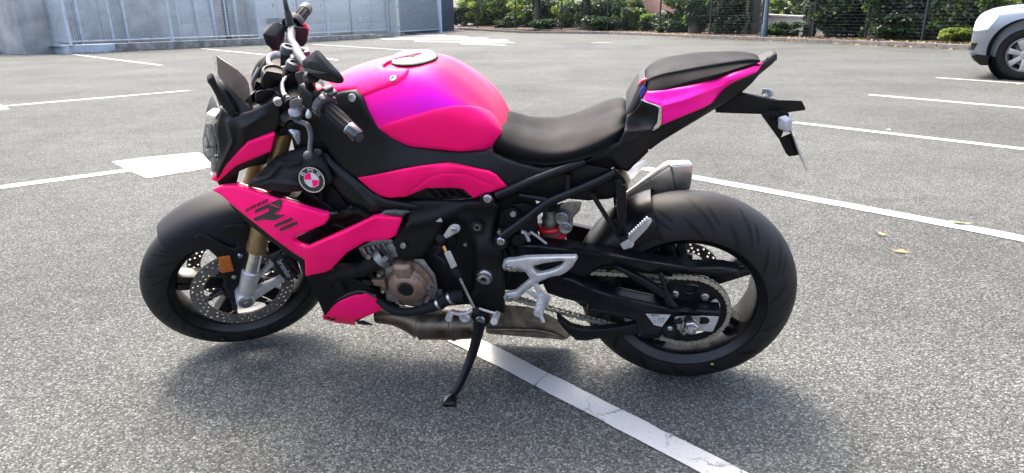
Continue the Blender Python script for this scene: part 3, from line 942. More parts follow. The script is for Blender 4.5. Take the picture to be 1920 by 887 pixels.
br, bf = panel('mudguard_bracket', MATTE, K('c3', [(330, 288), (388, 264), (500, 330), (560, 352), (566, 318), (470, 230), (640, 215), (640, 300), (625, 400), (590, 470), (568, 560), (520, 572), (492, 500), (468, 400), (425, 360)]),
               K('c3', [(330, 288, .080), (388, 264, .080), (470, 230, .082), (640, 215, .088), (450, 370, .100), (600, 400, .106), (545, 560, .110), (520, 450, .109)]), mud, True, thick=.006, rnd=1)
br.matrix_local = Matrix.Identity(4)
refl, _ = panel('reflector', AMBER, K('c3', [(467, 400), (530, 391), (550, 466), (484, 478)]), .1145, mud, True, thick=.006, er=3, ed=.002)
refl.matrix_local = Matrix.Identity(4)
for x, y in ((582, 386), (551, 497)): bolt('bracket_bolt', mud, U1('c3', x, y, .110, True))

# ---------------------------------------------------------------- yokes, bars and controls (steering frame)
bm = bmesh.new()
add_hull(bm, [forkp(t, sy * y_, dx) for t in (.64, .67) for sy in (-1, 1) for (y_, dx) in ((.138, .02), (.138, -.02), (.07, -.06), (.06, .04))], .006)
add_hull(bm, [forkp(t, sy * y_, dx) for t in (.735, .755) for sy in (-1, 1) for (y_, dx) in ((.130, .02), (.130, -.02), (.05, -.06), (.06, .035))], .006)
obj('fork_yoke', bm, MATTE, bike, True)
bm = bmesh.new()
HB = 'handlebar'
gripL = [U1('d3', 350, 268, .245, True), U1('d3', 598, 498, .365, True)]
gripR = [U1('d1', 400, 235, -.27, True), U1('d1', 535, 75, -.372, True)]
barpts = [gripL[1], gripL[0], U1('d1', 640, 830, .17, True), U1('d1', 480, 620, .06, True), U1('d1', 430, 545, 0, True), U1('d1', 415, 500, -.07, True), U1('d1', 362, 400, -.14, True), gripR[0], gripR[1]]
add_tube(bm, barpts, .0125, 14, 5)
bar = obj('handlebar', bm, GREYD, bike, True)
# risers with caps
bm = bmesh.new()
for (cx_1, cy_1, bx_, by_, yv) in ((330, 520, 315, 720, -.035), (390, 690, 385, 870, .045)):
    p1 = U1('d1', cx_1, cy_1, yv, True); p0 = U1('d1', bx_, by_, yv, True)
    add_tube(bm, [p0, p1], [.017, .018], 20)
rs_ = obj('bar_riser', bm, MATTE, bar)
bm = bmesh.new()
for (x, y, yv) in ((330, 515, -.035), (388, 680, .045)):
    p = U1('d1', x, y, yv, True)
    add_lathe(bm, p, fk, [(0, -.01), (.020, -.01), (.021, .004), (.018, .010), (.011, .011), (.010, .006), (0, .006)], 24)
for (x, y, yv) in ((490, 555, -.03), (430, 600, .0), (420, 640, .01)):
    p = U1('d1', x, y, yv, True)
    add_hull(bm, [p + V3((a * .018, b * .014, c * .010)) for a in (-1, 1) for b in (-1, 1) for c in (-1, 1)], .003)
    add_bolt(bm, p + V3((0, 0, .011)), (0, 0, 1), .007, .004)
obj('bar_clamp', bm, GREYD, bar)
# grips
for (a, b, s_) in ((gripL[0], gripL[1], 1), (gripR[0], gripR[1], -1)):
    d = (b - a).normalized(); Lg = (b - a).length
    bm = bmesh.new()
    add_lathe(bm, a, d, [(.013, 0), (.0205, 0), (.0205, .006), (.0165, .010), (.0170, Lg * .4), (.0168, Lg * .70), (.0178, Lg * .71), (0.0178, Lg * .72)], 32)
    n_ = d.orthogonal().normalized(); b_ = d.cross(n_)
    for k in range(10):
        t = 2 * math.pi * k / 10
        e = n_ * math.cos(t) + b_ * math.sin(t)
        add_tube(bm, [a + d * (.02) + e * .0155, a + d * (Lg * .3) + e * .0172, a + d * (Lg * .66) + e * .0155], .0034, 6)
    g_ = obj('grip', bm, RUBBER, bar)
    bm = bmesh.new()
    add_lathe(bm, a + d * Lg * .71, d, [(.0, 0), (.0185, 0), (.0195, .008), (.0188, Lg * .22), (.0165, Lg * .27), (.008, Lg * .27), (.0075, Lg * .25), (0, Lg * .25)], 32)
    obj('bar_end', bm, GLOSS if s_ > 0 else GREYD, g_)
    bm = bmesh.new()
    add_lathe(bm, a + d * (Lg * .71 + Lg * .25), d, [(0, 0), (.0062, 0), (.0062, .0035), (.003, .0035), (.0025, .001), (0, .001)], 6)
    if s_ > 0: add_lathe(bm, a + d * Lg * .705, d, [(.0175, 0), (.0188, 0), (.0188, .003), (.0175, .003)], 32, True)
    obj('bar_end_bolt', bm, STEEL, g_)
# left switch cluster with thumb wheel
d = (gripL[1] - gripL[0]).normalized()
p0 = gripL[0] - d * .045
rt = d.to_track_quat('Y', 'Z').to_matrix()
bm = bmesh.new()
add_hull(bm, [p0 + rt @ V3((a, b, c)) for a in (-.026, .026) for b in (-.034, .026) for c in (-.032, .024)] + [p0 + rt @ V3((a, b, .032)) for a in (-.014, .020) for b in (-.026, .018)], .005)
sw = obj('switch_housing', bm, MATTE, bar)
bm = bmesh.new()
add_lathe(bm, gripL[0] - d * .016, d, [(.017, 0), (.030, 0), (.031, .006), (.030, .018), (.026, .021), (.017, .021)], 40, True)
for k in range(12):
    t = 2 * math.pi * k / 12; n_ = d.orthogonal().normalized(); b_ = d.cross(n_)
    e = n_ * math.cos(t) + b_ * math.sin(t)
    add_tube(bm, [gripL[0] - d * .013 + e * .0305, gripL[0] + d * .002 + e * .0305], .003, 6)
obj('thumb_wheel', bm, GREYD, sw)
bm = bmesh.new(); q = U1('d3', 297, 136, .215, True); add_hull(bm, [q + rt @ V3((a * .009, b * .010, c * .004)) for a in (-1, 1) for b in (-1, 1) for c in (-1, 1)], .002); obj('switch_button', bm, REDB, sw)
bm = bmesh.new(); q = U1('d3', 326, 166, .225, True); add_hull(bm, [q + rt @ V3((a * .008, b * .007, c * .004)) for a in (-1, 1) for b in (-1, 1) for c in (-1, 1)], .002)
for (x, y, yy) in ((368, 140, .235), (395, 175, .24)):
    q = U1('d3', x, y, yy, True); add_hull(bm, [q + rt @ V3((a * .012, b * .006, c * .006)) for a in (-1, 1) for b in (-1, 1) for c in (-1, 1)], .002)
obj('switch_button', bm, GREYD, sw)
# right switch cluster, brake reservoir, right mirror stalk
d = (gripR[1] - gripR[0]).normalized()
p0 = gripR[0] - d * .040
bm = bmesh.new()
Rp = lambda x, y, Y: U1('d1', x, y, Y, True)
pts_ = []
for Y in (-.20, -.255):
    pts_ += [Rp(x, y, Y) for (x, y) in ((325, 330), (345, 300), (410, 275), (535, 290), (545, 330), (528, 440), (500, 478), (395, 500), (375, 420))]
add_hull(bm, pts_, .004)
swr = obj('switch_housing', bm, SUNBLK, bar)
bm = bmesh.new()
add_lathe(bm, gripR[0] - d * .012, d, [(.015, -.012), (.030, -.012), (.032, 0), (.031, .016), (.024, .024), (.015, .024)], 36, True)
obj('throttle_collar', bm, MATTE, swr)
bm = bmesh.new()
add_hull(bm, [Rp(x, y, Y) for Y in (-.235, -.262) for (x, y) in ((480, 255), (515, 240), (555, 300), (545, 360), (525, 330), (495, 280))], .003)
obj('kill_switch', bm, REDB, swr)
bm = bmesh.new()
top = [(75, 310), (185, 228), (240, 235), (290, 270), (200, 380), (150, 370), (70, 355)]
low = [(80, 360), (105, 460), (165, 515), (225, 528), (285, 480), (305, 330)]
add_hull(bm, [Rp(x, y, -.205) for x, y in top] + [Rp(x, y, -.16) for x, y in ((72, 355), (200, 382), (150, 372))] + [Rp(x, y, -.165) for x, y in low[:4]] + [Rp(x, y, -.23) for x, y in low[3:]] + [Rp(x, y, -.235) for x, y in ((240, 240), (292, 275))], .004)
rsv = obj('brake_reservoir', bm, SUNBLK, bar)
V_, F_, bb = text_polys("|||")
bm = bmesh.new()
pa, pb, pc = Rp(125, 335, -.2), Rp(195, 330, -.2), Rp(165, 275, -.207)
nrm = (pb - pa).cross(pc - pa).normalized()
if nrm.dot(SI @ CAMP - pa) < 0: nrm = -nrm
for i in range(7):
    u_ = i / 6
    a_ = pa.lerp(pb, u_) + nrm * .0045; b_ = a_ + (pc - pa) * (.7 + .3 * math.sin(i * 2.1))
    add_tube(bm, [a_, b_], .0006, 5)
obj('reservoir_markings', bm, LABELW, rsv)
bm = bmesh.new()
pr = Rp(185, 533, -.185)
add_lathe(bm, pr - V3((0, 0, .014)), (0, 0, 1), [(0, -.002), (.009, 0), (.012, .010), (.010, .022), (.006, .030), (0, .030)], 20)
obj('reservoir_nipple', bm, CHROME, rsv)
bm = bmesh.new()
add_tube(bm, [Rp(355, 300, -.215), Rp(345, 200, -.235), Rp(330, 130, -.25)], [.0115, .0125, .0105], 16, 4)
add_tube(bm, [Rp(330, 130, -.25), Rp(312, 60, -.262), Rp(296, -20, -.285), Rp(285, -70, -.30)], [.008, .0075, .007, .007], 12, 4)
mr = obj('mirror', bm, SATIN, bar)
bm = bmesh.new()
ctr = Rp(285, -70, -.30)
bmesh.ops.create_uvsphere(bm, u_segments=24, v_segments=14, radius=1)
for v in bm.verts: v.co = ctr + V3((v.co.x * (.012 if v.co.x < 0 else .03), v.co.y * .075 - .05, v.co.z * .05 + .035))
obj('mirror_housing', bm, SATIN, mr)
# left mirror
Mq = lambda x, y, Y: U1('d1', x, y, Y, True)
oc = [(545, 590), (575, 555), (620, 522), (650, 520), (690, 560), (760, 640), (850, 730), (900, 790), (918, 830), (905, 860), (870, 872), (780, 860), (680, 830), (600, 795), (530, 750), (490, 700), (478, 655), (490, 620)]
def my_(x): return .288 + .085 * (x - 478) / 440
bm = bmesh.new()
add_hull(bm, [Mq(x, y, my_(x)) for x, y in chaikin(oc, 1)] + [Mq(mc_x + (x - mc_x) * .93, mc_y + (y - mc_y) * .93, my_(x) - .028) for x, y in oc for mc_x, mc_y in ((690, 700),)]
         + [Mq(x, y, my_(x) + d_) for x, y, d_ in ((625, 560, .010), (690, 620, .020), (745, 700, .027), (762, 752, .030), (640, 728, .024), (520, 690, .012), (560, 640, .018), (640, 660, .026), (830, 800, .016))], .010, 4)
ml = obj('mirror', bm, SUNBLK, bar, ang=60)
bm = bmesh.new()
add_hull(bm, [Mq(x, y, my_(x) + d_) for x, y, d_ in ((498, 705, .008), (560, 722, .018), (660, 742, .0285), (755, 758, .0315), (640, 768, .0255), (540, 752, .013))] + [Mq(x, y, my_(x) - .005) for x, y in ((498, 705), (755, 758), (640, 768), (540, 752))], .001)
obj('mirror_rib', bm, GREYD, ml)
bm = bmesh.new()
add_tube(bm, [U1('d3', 240, 125, .205, True), U1('d3', 232, 60, .24, True), U1('d1', 600, 790, .29, True)], [.013, .015, .016], 16, 4)
obj('mirror_stalk', bm, SATIN, ml)
# clutch perch and lever
bm = bmesh.new()
Lq = lambda x, y, Y: U1('d3', x, y, Y, True)
add_hull(bm, [Lq(x, y, Y) for Y in (.165, .185) for x, y in ((85, 240), (100, 222), (215, 180), (225, 215), (150, 300), (95, 300))], .004)
add_lathe(bm, Lq(130, 312, .19), (0, .5, 1), [(0, -.012), (.017, -.012), (.017, .006), (.013, .009), (0, .009)], 24)
add_bolt(bm, Lq(172, 212, .19), (0, .3, 1), .008, .006)
obj('clutch_perch', bm, PERCH, bar)
bm = bmesh.new()
add_tube(bm, [Lq(115, 325, .19), Lq(145, 375, .20), Lq(215, 402, .225), Lq(240, 470, .25), Lq(238, 540, .275), Lq(232, 600, .295), Lq(225, 625, .30)], [.010, .010, .0085, .007, .0065, .006, .007], 12, 4, flat=.7)
bmesh.ops.create_uvsphere(bm, u_segments=16, v_segments=10, radius=.0125, matrix=Matrix.Translation(Lq(222, 622, .30)))
obj('clutch_lever', bm, GREYD, bar)
bm = bmesh.new()
add_tube(bm, [Lq(240, 290, .21), Lq(228, 330, .22), Lq(222, 345, .22)], [.008, .009, .007], 10, 3)
obj('lever_switch', bm, SILVER, bar)
# cables and hoses
bm = bmesh.new()
add_tube(bm, [Lq(78, 215, .165), Lq(45, 170, .13), Lq(35, 100, .10), Lq(60, 55, .07)], [.008, .006, .005, .005], 10, 5)
obj('clutch_cable', bm, SILVER, bar)
bm = bmesh.new()
add_lathe(bm, Lq(72, 222, .165), (U1('d3', 60, 200, .15, True) - Lq(85, 240, .17)).normalized(), [(0, -.01), (.010, -.01), (.010, -.004), (.008, -.002), (.008, .004), (.010, .006), (.010, .012), (0, .012)], 14)
add_tube(bm, [Rp(300, 480, -.2), Rp(240, 560, -.17), Rp(160, 590, -.13), Rp(60, 660, -.09), Rp(0, 760, -.06), Rp(-15, 850, -.05)], [.008, .008, .010, .011, .010, .009], 12, 5)
add_tube(bm, [Rp(330, 470, -.2), Rp(280, 560, -.17), Rp(190, 610, -.12), Rp(80, 690, -.08), Rp(20, 800, -.05)], .006, 10, 5)
add_tube(bm, [U1('c1', 300, 440, -.03, True), U1('c1', 300, 400, -.045, True), U1('c1', 340, 340, -.06, True), U1('c1', 370, 290, -.09, True)], .008, 10, 5)
add_tube(bm, [U1('c1', 350, 440, .05, True), U1('c1', 400, 430, .08, True), U1('c1', 440, 455, .11, True), U1('c1', 450, 520, .12, True)], .008, 10, 5)
add_tube(bm, [U1('c1', 340, 470, .06, True), U1('c1', 390, 465, .09, True), U1('c1', 430, 480, .12, True)], .006, 10, 5)
obj('cables', bm, RUBBER, bar)
bm = bmesh.new()
add_tube(bm, [U1('c1', 370, 440, .075, True), U1('c1', 420, 450, .10, True), U1('c1', 445, 480, .12, True)], .006, 10, 5)
add_tube(bm, [U1('c1', 318, 470, .02, True), U1('c1', 300, 400, .0, True), U1('c1', 330, 335, -.03, True)], .006, 10, 5)
obj('hose_sleeve', bm, GREYD, bar)
# ignition lock, instrument block
bm = bmesh.new()
q = U1('c1', 400, 352, .055, True)
add_lathe(bm, q, (-.25, .1, 1), [(0, -.04), (.034, -.04), (.032, -.004), (.030, .004), (.024, .006), (.022, .002), (0, .002)], 32)
obj('ignition_lock', bm, MATTE, bike, True)
bm = bmesh.new()
add_hull(bm, [U1('c1', x, y, Y, True) for Y in (.03, .09) for x, y in ((345, 370), (365, 345), (440, 360), (445, 400), (390, 430), (340, 395))], .004)
add_hull(bm, [U1('c1', x, y, Y, True) for Y in (-.02, .05) for x, y in ((310, 395), (335, 405), (345, 440), (300, 510), (300, 440))], .004)
add_hull(bm, [U1('c1', x, y, Y, True) for Y in (.02, .10) for x, y in ((335, 440), (430, 440), (450, 500), (310, 500), (310, 450))], .006)
obj('instrument_bracket', bm, SATIN, bike, True)
bm = bmesh.new()
add_hull(bm, [U1('c1', x, y, Y, True) for Y in (-.06, .06) for x, y in ((250, 500), (335, 415), (345, 430), (265, 520))], .004)
obj('instrument_display', bm, GLOSS, bike, True)
bm = bmesh.new()
q = U1('d1', 240, 640, -.02, True)
add_lathe(bm, q, (-.2, .3, 1), [(.022, -.01), (.034, -.01), (.034, .006), (.030, .009), (.024, .006), (.022, .0)], 28, True)
obj('lock_ring', bm, SILVER, bike, True)
# small dark box between bar and yoke
bm = bmesh.new()
add_hull(bm, [U1('d3', x, y, Y, True) for Y in (.06, .10) for x, y in ((130, 25), (185, 10), (240, 85), (215, 120), (170, 150), (130, 60))], .004)
obj('bar_cover', bm, GREYD, bike, True)
bm = bmesh.new()
add_hull(bm, [U1('d3', x, y, Y, True) for Y in (.02, .075) for x, y in ((70, 40), (130, 30), (175, 150), (130, 180), (60, 170))], .004)
add_hull(bm, [U1('d3', x, y, Y, True) for Y in (.08, .13) for x, y in ((0, 180), (70, 210), (110, 300), (120, 360), (60, 380), (10, 300))], .006)
add_tube(bm, [U1('d3', 60, 340, .13, True), U1('d3', 95, 400, .17, True)], [.022, .016], 14)
obj('yoke_cover', bm, MATTE, bike, True)
bm = bmesh.new()
add_bolt(bm, U1('d2', 515, 345, .155, True), (0, 1, .2), .012, .006)
obj('cowl_bolt', bm, STEEL, bike, True)
# left front turn signal
bm = bmesh.new()
sp_ = [(78, 440), (100, 430), (150, 440), (165, 450), (168, 520), (152, 552), (130, 535), (85, 465)]
add_hull(bm, [U1('d3', x, y, .225, True) for x, y in sp_[:6]] + [U1('d3', x, y, .185, True) for x, y in ((90, 440), (150, 440), (130, 530), (85, 470))] + [U1('d3', 125, 480, .24, True)], .003)
sg = obj('turn_signal', bm, SIGL, bike, True)
bm = bmesh.new()
add_hull(bm, [U1('d3', x, y, Y, True) for Y in (.18, .222) for x, y in ((72, 395), (125, 378), (138, 395), (142, 425), (78, 440))], .003)
add_hull(bm, [U1('d3', x, y, .229, True) for x, y in ((74, 445), (85, 452), (148, 552), (138, 550), (80, 470))] + [U1('d3', x, y, .215, True) for x, y in ((74, 445), (148, 552), (80, 470))], .001)
obj('signal_stem', bm, MATTE, sg)

# ---------------------------------------------------------------- headlight, cowl, screen (turn with the bars)
cowl, _ = panel('front_cowl', SATIN, K('d2', [(150, 385), (215, 440), (270, 425), (360, 400), (440, 360), (505, 325), (530, 350), (530, 470), (497, 548), (330, 610), (200, 750), (128, 845), (120, 800), (145, 700), (120, 520), (140, 440)]),
                K('d2', [(150, 400, .075), (215, 440, .095), (360, 405, .115), (500, 330, .135), (525, 460, .145), (495, 540, .15), (330, 600, .135), (200, 740, .105), (130, 830, .07), (130, 600, .085), (210, 580, .108), (300, 500, .128)]),
                bike, True, thick=.02, rnd=1, mirror=True,
                ridges=[(K('d2', [(195, 470), (225, 600), (130, 800)]), 5, .010, 'line'), (K('d2', [(285, 600), (300, 510), (420, 430)]), 8, .006, 'line')])
st_, _ = panel('cowl_stripe', PINK, K('d2', [(92, 843), (190, 742), (325, 605), (495, 547), (497, 560), (470, 662), (250, 752), (128, 857)]),
               K('d2', [(100, 845, .055), (190, 745, .105), (325, 605, .145), (495, 550, .163), (470, 660, .163), (250, 750, .118)]), bike, True, thick=.010, mirror=True, er=3)
panel('cowl_chin', MATTE, K('d2', [(128, 855), (250, 748), (470, 658), (440, 742), (385, 752), (330, 762), (268, 788), (250, 870), (200, 885), (140, 880)]),
      K('d2', [(130, 860, .04), (250, 750, .105), (470, 660, .145), (380, 745, .13), (250, 860, .07)]), bike, True, thick=.02, mirror=True)
core = bmesh.new()
add_hull(core, [U1('d2', x, y, Y * s_, True) for s_ in (1,) for x, y, Y in ((150, 420, .05), (215, 445, .085), (480, 350, .11), (500, 520, .125), (330, 610, .115), (140, 800, .06), (125, 520, .06))] +
         [V3((p.x, -p.y, p.z)) for p in [U1('d2', x, y, Y, True) for x, y, Y in ((150, 420, .05), (215, 445, .085), (480, 350, .11), (500, 520, .125), (330, 610, .115), (140, 800, .06), (125, 520, .06))]], .01)
obj('cowl_core', core, DARK, bike, True)
bm = bmesh.new()
def hl(x, y, Y): return U1('d2', x, y, Y, True)
hlo = thing('headlight', None, None); hlo.parent = bike; hlo.matrix_local = STEERM
lens_pts = [(52, 430, -.02), (105, 392, .03), (145, 395, .062), (182, 425, .075)]
def patch(m, name, ol, ctrl, par, thick=.004, **kw):
    o, f = panel(name, m, K('d2', ol), K('d2', ctrl), bike, True, thick=thick, **kw)
    o.parent = par; o.matrix_local = Matrix.Identity(4); return o
patch(LENS, 'lens', [(50, 488), (100, 492), (108, 550), (132, 640), (133, 720), (118, 780), (97, 818), (60, 785), (28, 745), (19, 690), (30, 600), (42, 520)],
      [(50, 490, -.005), (100, 494, .055), (132, 650, .078), (97, 815, .055), (25, 740, -.02), (19, 680, -.025), (42, 520, -.012), (75, 650, .045)], hlo)
patch(CHROME, 'light_strip', [(48, 428), (105, 388), (145, 396), (120, 440), (105, 488), (50, 490)],
      [(48, 430, -.01), (105, 390, .03), (145, 396, .066), (105, 488, .055), (50, 488, -.005), (85, 440, .038)], hlo, er=3)
patch(GLOSS, 'trim', [(102, 490), (140, 440), (182, 425), (190, 480), (212, 600), (170, 700), (130, 810), (112, 790), (133, 720), (133, 640), (108, 550)],
      [(102, 490, .058), (182, 428, .086), (212, 600, .104), (130, 805, .066), (133, 650, .082)], hlo, er=4, ed=.005)
bm = bmesh.new()
for ol, Y0 in (([(60, 505), (98, 500), (108, 560), (125, 620), (85, 630), (62, 560)], .035), ([(45, 655), (120, 625), (130, 660), (110, 690), (60, 700)], .04), ([(85, 700), (128, 690), (122, 770), (98, 800), (88, 770)], .045), ([(40, 590), (60, 570), (70, 620), (45, 650)], .01)):
    add_hull(bm, [hl(x, y, Y0) for x, y in ol] + [hl(x * .9 + 14, y * .9 + 65, Y0 - .05) for x, y in ol], .003)
obj('reflector', bm, SILVER, hlo)
bm = bmesh.new()
add_hull(bm, [hl(x, y, Y) for Y in (-.01, .03) for x, y in ((62, 520), (100, 510), (125, 640), (125, 720), (97, 790), (50, 740), (40, 640))], .005)
for v in bm.verts: v.co.y -= .045
obj('lamp_backing', bm, CAST, hlo)
# small screen and its holders
bm_s, _ = panel('windscreen', SMOKE, K('d2', [(126, 54), (150, 70), (210, 108), (262, 147), (312, 200), (328, 228), (345, 330), (359, 390), (300, 362), (240, 300), (160, 225), (130, 165)]),
                K('d2', [(126, 55, .0), (262, 147, .07), (330, 230, .095), (358, 388, .10), (150, 215, .015), (240, 300, .06)]), bike, True, thick=.004, er=2, ed=.001)
o_, _ = panel('screen_edge', LENS, K('d2', [(100, 76), (126, 54), (131, 120), (150, 218), (122, 200), (106, 130)]), K('d2', [(100, 76, -.03), (126, 54, .0), (150, 218, .012), (122, 200, -.02)]), bike, True, thick=.006)
o_.parent = bm_s; o_.matrix_local = Matrix.Identity(4)
o_, _ = panel('screen_holder', SATIN, K('d2', [(118, 196), (150, 212), (238, 302), (300, 364), (359, 391), (350, 425), (270, 428), (210, 372), (150, 292), (124, 240)]),
              K('d2', [(118, 198, -.01), (150, 214, .018), (240, 305, .068), (358, 392, .108), (270, 425, .10), (150, 290, .04)]), bike, True, thick=.022, rnd=1)
panel('cowl_ear', MATTE, K('d2', [(60, 214), (75, 190), (106, 184), (128, 250), (185, 312), (240, 380), (252, 428), (215, 442), (142, 352), (85, 242)]),
      K('d2', [(60, 214, .05), (106, 186, .065), (185, 312, .085), (250, 425, .105), (215, 440, .10), (140, 350, .075)]), bike, True, thick=.02, rnd=1)
bm = bmesh.new()
add_hull(bm, [hl(x, y, Y) for x, y, Y in ((92, 300, -.05), (125, 322, -.02), (150, 380, .03), (140, 392, .05), (60, 418, -.02), (52, 410, -.05), (72, 345, -.06), (170, 420, .06))], .006)
obj('cowl_top', bm, MATTE, bike, True)

# ---------------------------------------------------------------- fuel tank
def tsec(zt, sy, sz, wy, wz, ly, lz): return [(0, zt), (sy * .5, zt - (zt - sz) * .15), (sy, sz), ((sy + wy) / 2 + .008, (sz + wz) / 2 + .012), (wy, wz), (wy - .006, (wz + lz) / 2), (ly, lz)]
TANK = [(1.075, tsec(.915, .075, .905, .11, .86, .11, .80)), (.99, tsec(.975, .090, .957, .130, .885, .125, .80)), (.875, tsec(1.014, .098, .985, .146, .892, .132, .78)),
        (.765, tsec(1.028, .103, 1.002, .152, .898, .132, .77)), (.69, tsec(1.018, .103, .995, .152, .910, .130, .77)), (.625, tsec(.978, .095, .962, .146, .905, .126, .77)),
        (.575, tsec(.93, .080, .918, .128, .88, .115, .77)), (.542, tsec(.885, .062, .877, .100, .85, .095, .77)), (.522, tsec(.845, .045, .84, .075, .825, .075, .77)), (.512, tsec(.81, .035, .808, .06, .80, .06, .77))]
bm = loft(TANK, 7, 4)
bmesh.ops.recalc_face_normals(bm, faces=bm.faces)
tank_bvh = BVHTree.FromBMesh(bm)
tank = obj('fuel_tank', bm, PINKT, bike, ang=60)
# raised cover with the filler recess
conform('tank_cover', PINK, K('c8', [(60, 262), (100, 190), (200, 120), (330, 84), (345, 108), (330, 128), (400, 135), (455, 135), (464, 145), (450, 178), (400, 215), (300, 250), (205, 288), (190, 250), (120, 252)]), tank_bvh, tank, .005, .012, er=4, ed=.004)
conform('tank_cover', PINK, K('c8', [(328, 112), (345, 98), (400, 80), (470, 66), (528, 58), (530, 66), (470, 76), (405, 92), (350, 112), (333, 126)]), tank_bvh, tank, .007, .012)
conform('knee_pad', PINK, K('c8', [(300, 445), (380, 410), (480, 380), (590, 348), (700, 328), (780, 327), (830, 335), (880, 355), (915, 385), (940, 430), (948, 472), (890, 540), (855, 563), (720, 566), (600, 556), (470, 536), (370, 490)]), tank_bvh, tank, .0035, .010, step=7, er=5, ed=.003)
bm = bmesh.new()
add_hull(bm, [V3((x, s_ * y, z)) for s_ in (-1, 1) for x, y, z in ((1.105, .122, .905), (1.105, .122, .70), (1.0, .136, .938), (1.0, .134, .70), (.90, .12, .93), (.90, .12, .70))], .01)
obj('headstock_cover', bm, MATTE, bike)
def circle_px(c, x, y, rx, ry, n=32, rot=0): return K(c, [(x + rx * math.cos(t) * math.cos(rot) - ry * math.sin(t) * math.sin(rot), y + rx * math.cos(t) * math.sin(rot) + ry * math.sin(t) * math.cos(rot)) for t in [2 * math.pi * k / n for k in range(n)]])
bm = bmesh.new()
capc = V3((.768, 0, 1.0235))
capn = V3((.03, 0, 1))
add_lathe(bm, capc, capn, [(0, 0), (.061, 0), (.061, .004), (.058, .007), (.045, .007), (.043, .0055), (.041, .007), (0, .007)], 48)
cap = obj('filler_cap', bm, SILVER, tank)
bm = bmesh.new()
add_lathe(bm, capc, capn, [(.061, -.01), (.066, -.01), (.066, .003), (.061, .0035)], 48, True)
add_hull(bm, [capc + V3((a, b, .0085 + c)) for a in (-.006, .012) for b in (-.016, .016) for c in (-.004, .001)], .001)
obj('cap_ring', bm, DARK, cap)
for k in range(6):
    a = 2 * math.pi * k / 6 + .3
    bolt('cap_bolt', cap, capc + V3((.052 * math.cos(a), .052 * math.sin(a), .0065)), capn, .004, .002)
bm = bmesh.new()
for c_, x, y in (('c8', 385, 193),):
    h, nn, _, _ = tank_bvh.ray_cast(BI @ CAMP, (BI.to_3x3() @ ray_w(*K(c_, [(x, y)])[0])).normalized())
    add_bolt(bm, h + nn * .005, nn, .010, .004)
obj('cover_bolt', bm, STEEL, tank)
# ---------------------------------------------------------------- black side cover below the tank
sc_, scf = panel('side_cover', MATTE, K('c8', [(70, 268), (120, 254), (186, 249), (215, 286), (248, 355), (300, 440), (370, 496), (470, 541), (600, 560), (720, 570), (855, 567), (892, 548), (900, 580), (950, 603), (1040, 632), (1150, 656), (1260, 640), (1440, 592), (1455, 600), (1300, 648), (1180, 690), (975, 755), (966, 740), (920, 692), (880, 670), (720, 642), (620, 632), (430, 657), (195, 704), (120, 655), (60, 590), (0, 500), (-40, 400), (-20, 310)]),
                 K('c8', [(70, 268, .11), (186, 250, .125), (215, 286, .140), (300, 440, .153), (470, 540, .150), (720, 570, .146), (855, 567, .142), (950, 603, .135), (1150, 656, .135), (1440, 595, .13), (975, 755, .150), (880, 670, .162), (620, 632, .176), (430, 657, .182), (195, 704, .175), (60, 590, .160), (-20, 330, .13), (120, 420, .150), (300, 560, .165), (700, 605, .158)]),
                 bike, thick=.012, step=8, mirror=True)
bm = bmesh.new()
for x, y in ((167, 287),):
    p = K('c8', [(x, y)])[0]; add_bolt(bm, U(p[0], p[1], float(scf(np.array([p]))[0]) + .002), (0, 1, .3), .011, .003)
obj('cover_bolt', bm, STEEL, bike)
lp, lpf = panel('side_panel', PINK, K('c8', [(194, 702), (300, 684), (430, 656), (530, 640), (620, 631), (660, 631), (720, 641), (880, 668), (914, 688), (970, 747), (798, 808), (745, 762), (700, 754), (550, 756), (480, 786), (440, 801), (360, 806), (310, 795), (265, 765), (225, 730)]),
                K('c8', [(194, 702, .176), (430, 656, .183), (640, 632, .180), (880, 668, .166), (970, 747, .155), (798, 808, .152), (700, 755, .165), (550, 757, .172), (400, 800, .170), (300, 790, .166), (430, 715, .187), (640, 672, .186), (860, 700, .170)]),
                bike, thick=.012, step=6, mirror=True, ridges=[(K('c8', [(450, 790), (560, 705), (640, 678), (760, 684), (900, 742)]), 2.5, -.0025, 'line')])
panel('air_vent', SATIN, K('c8', [(430, 803), (490, 775), (548, 752), (722, 752), (800, 806), (700, 812), (520, 815)]), K('c8', [(430, 803, .160), (548, 755, .163), (722, 755, .156), (800, 806, .145), (520, 812, .155)]), bike, thick=.012,
      ridges=[(K('c8', [(x, 765), (x + 42, 800)]), 3.0, -.010, 'line') for x in (568, 616, 664, 712)], step=4)
# ---------------------------------------------------------------- seats and tail
def ssec(zt, w, zb, tuck=.012): return [(0, zt - .004), (w * .5, zt), (w * .82, zt - .010), (w, zt - (zt - zb) * .42), (w * .99, zb + .010), (w - tuck, zb), (0, zb)]
SEAT = [(.575, ssec(.820, .055, .800)), (.562, ssec(.845, .088, .802)), (.53, ssec(.855, .104, .792)), (.47, ssec(.838, .114, .776)), (.40, ssec(.832, .128, .776)), (.34, ssec(.843, .140, .792)),
        (.29, ssec(.864, .143, .808)), (.245, ssec(.884, .138, .828)), (.215, ssec(.893, .120, .850)), (.200, ssec(.890, .09, .862)), (.192, ssec(.880, .05, .868))]
bm = loft(SEAT, 6, 4)
seat = obj('rider_seat', bm, VINYL, bike, ang=60)
def psec(zt, w, zb): return [(0, zt), (w * .62, zt + .001), (w * .72, zt - .006), (w * .98, zt - (zt - zb) * .60), (w, zb + .008), (w * .93, zb), (0, zb)]
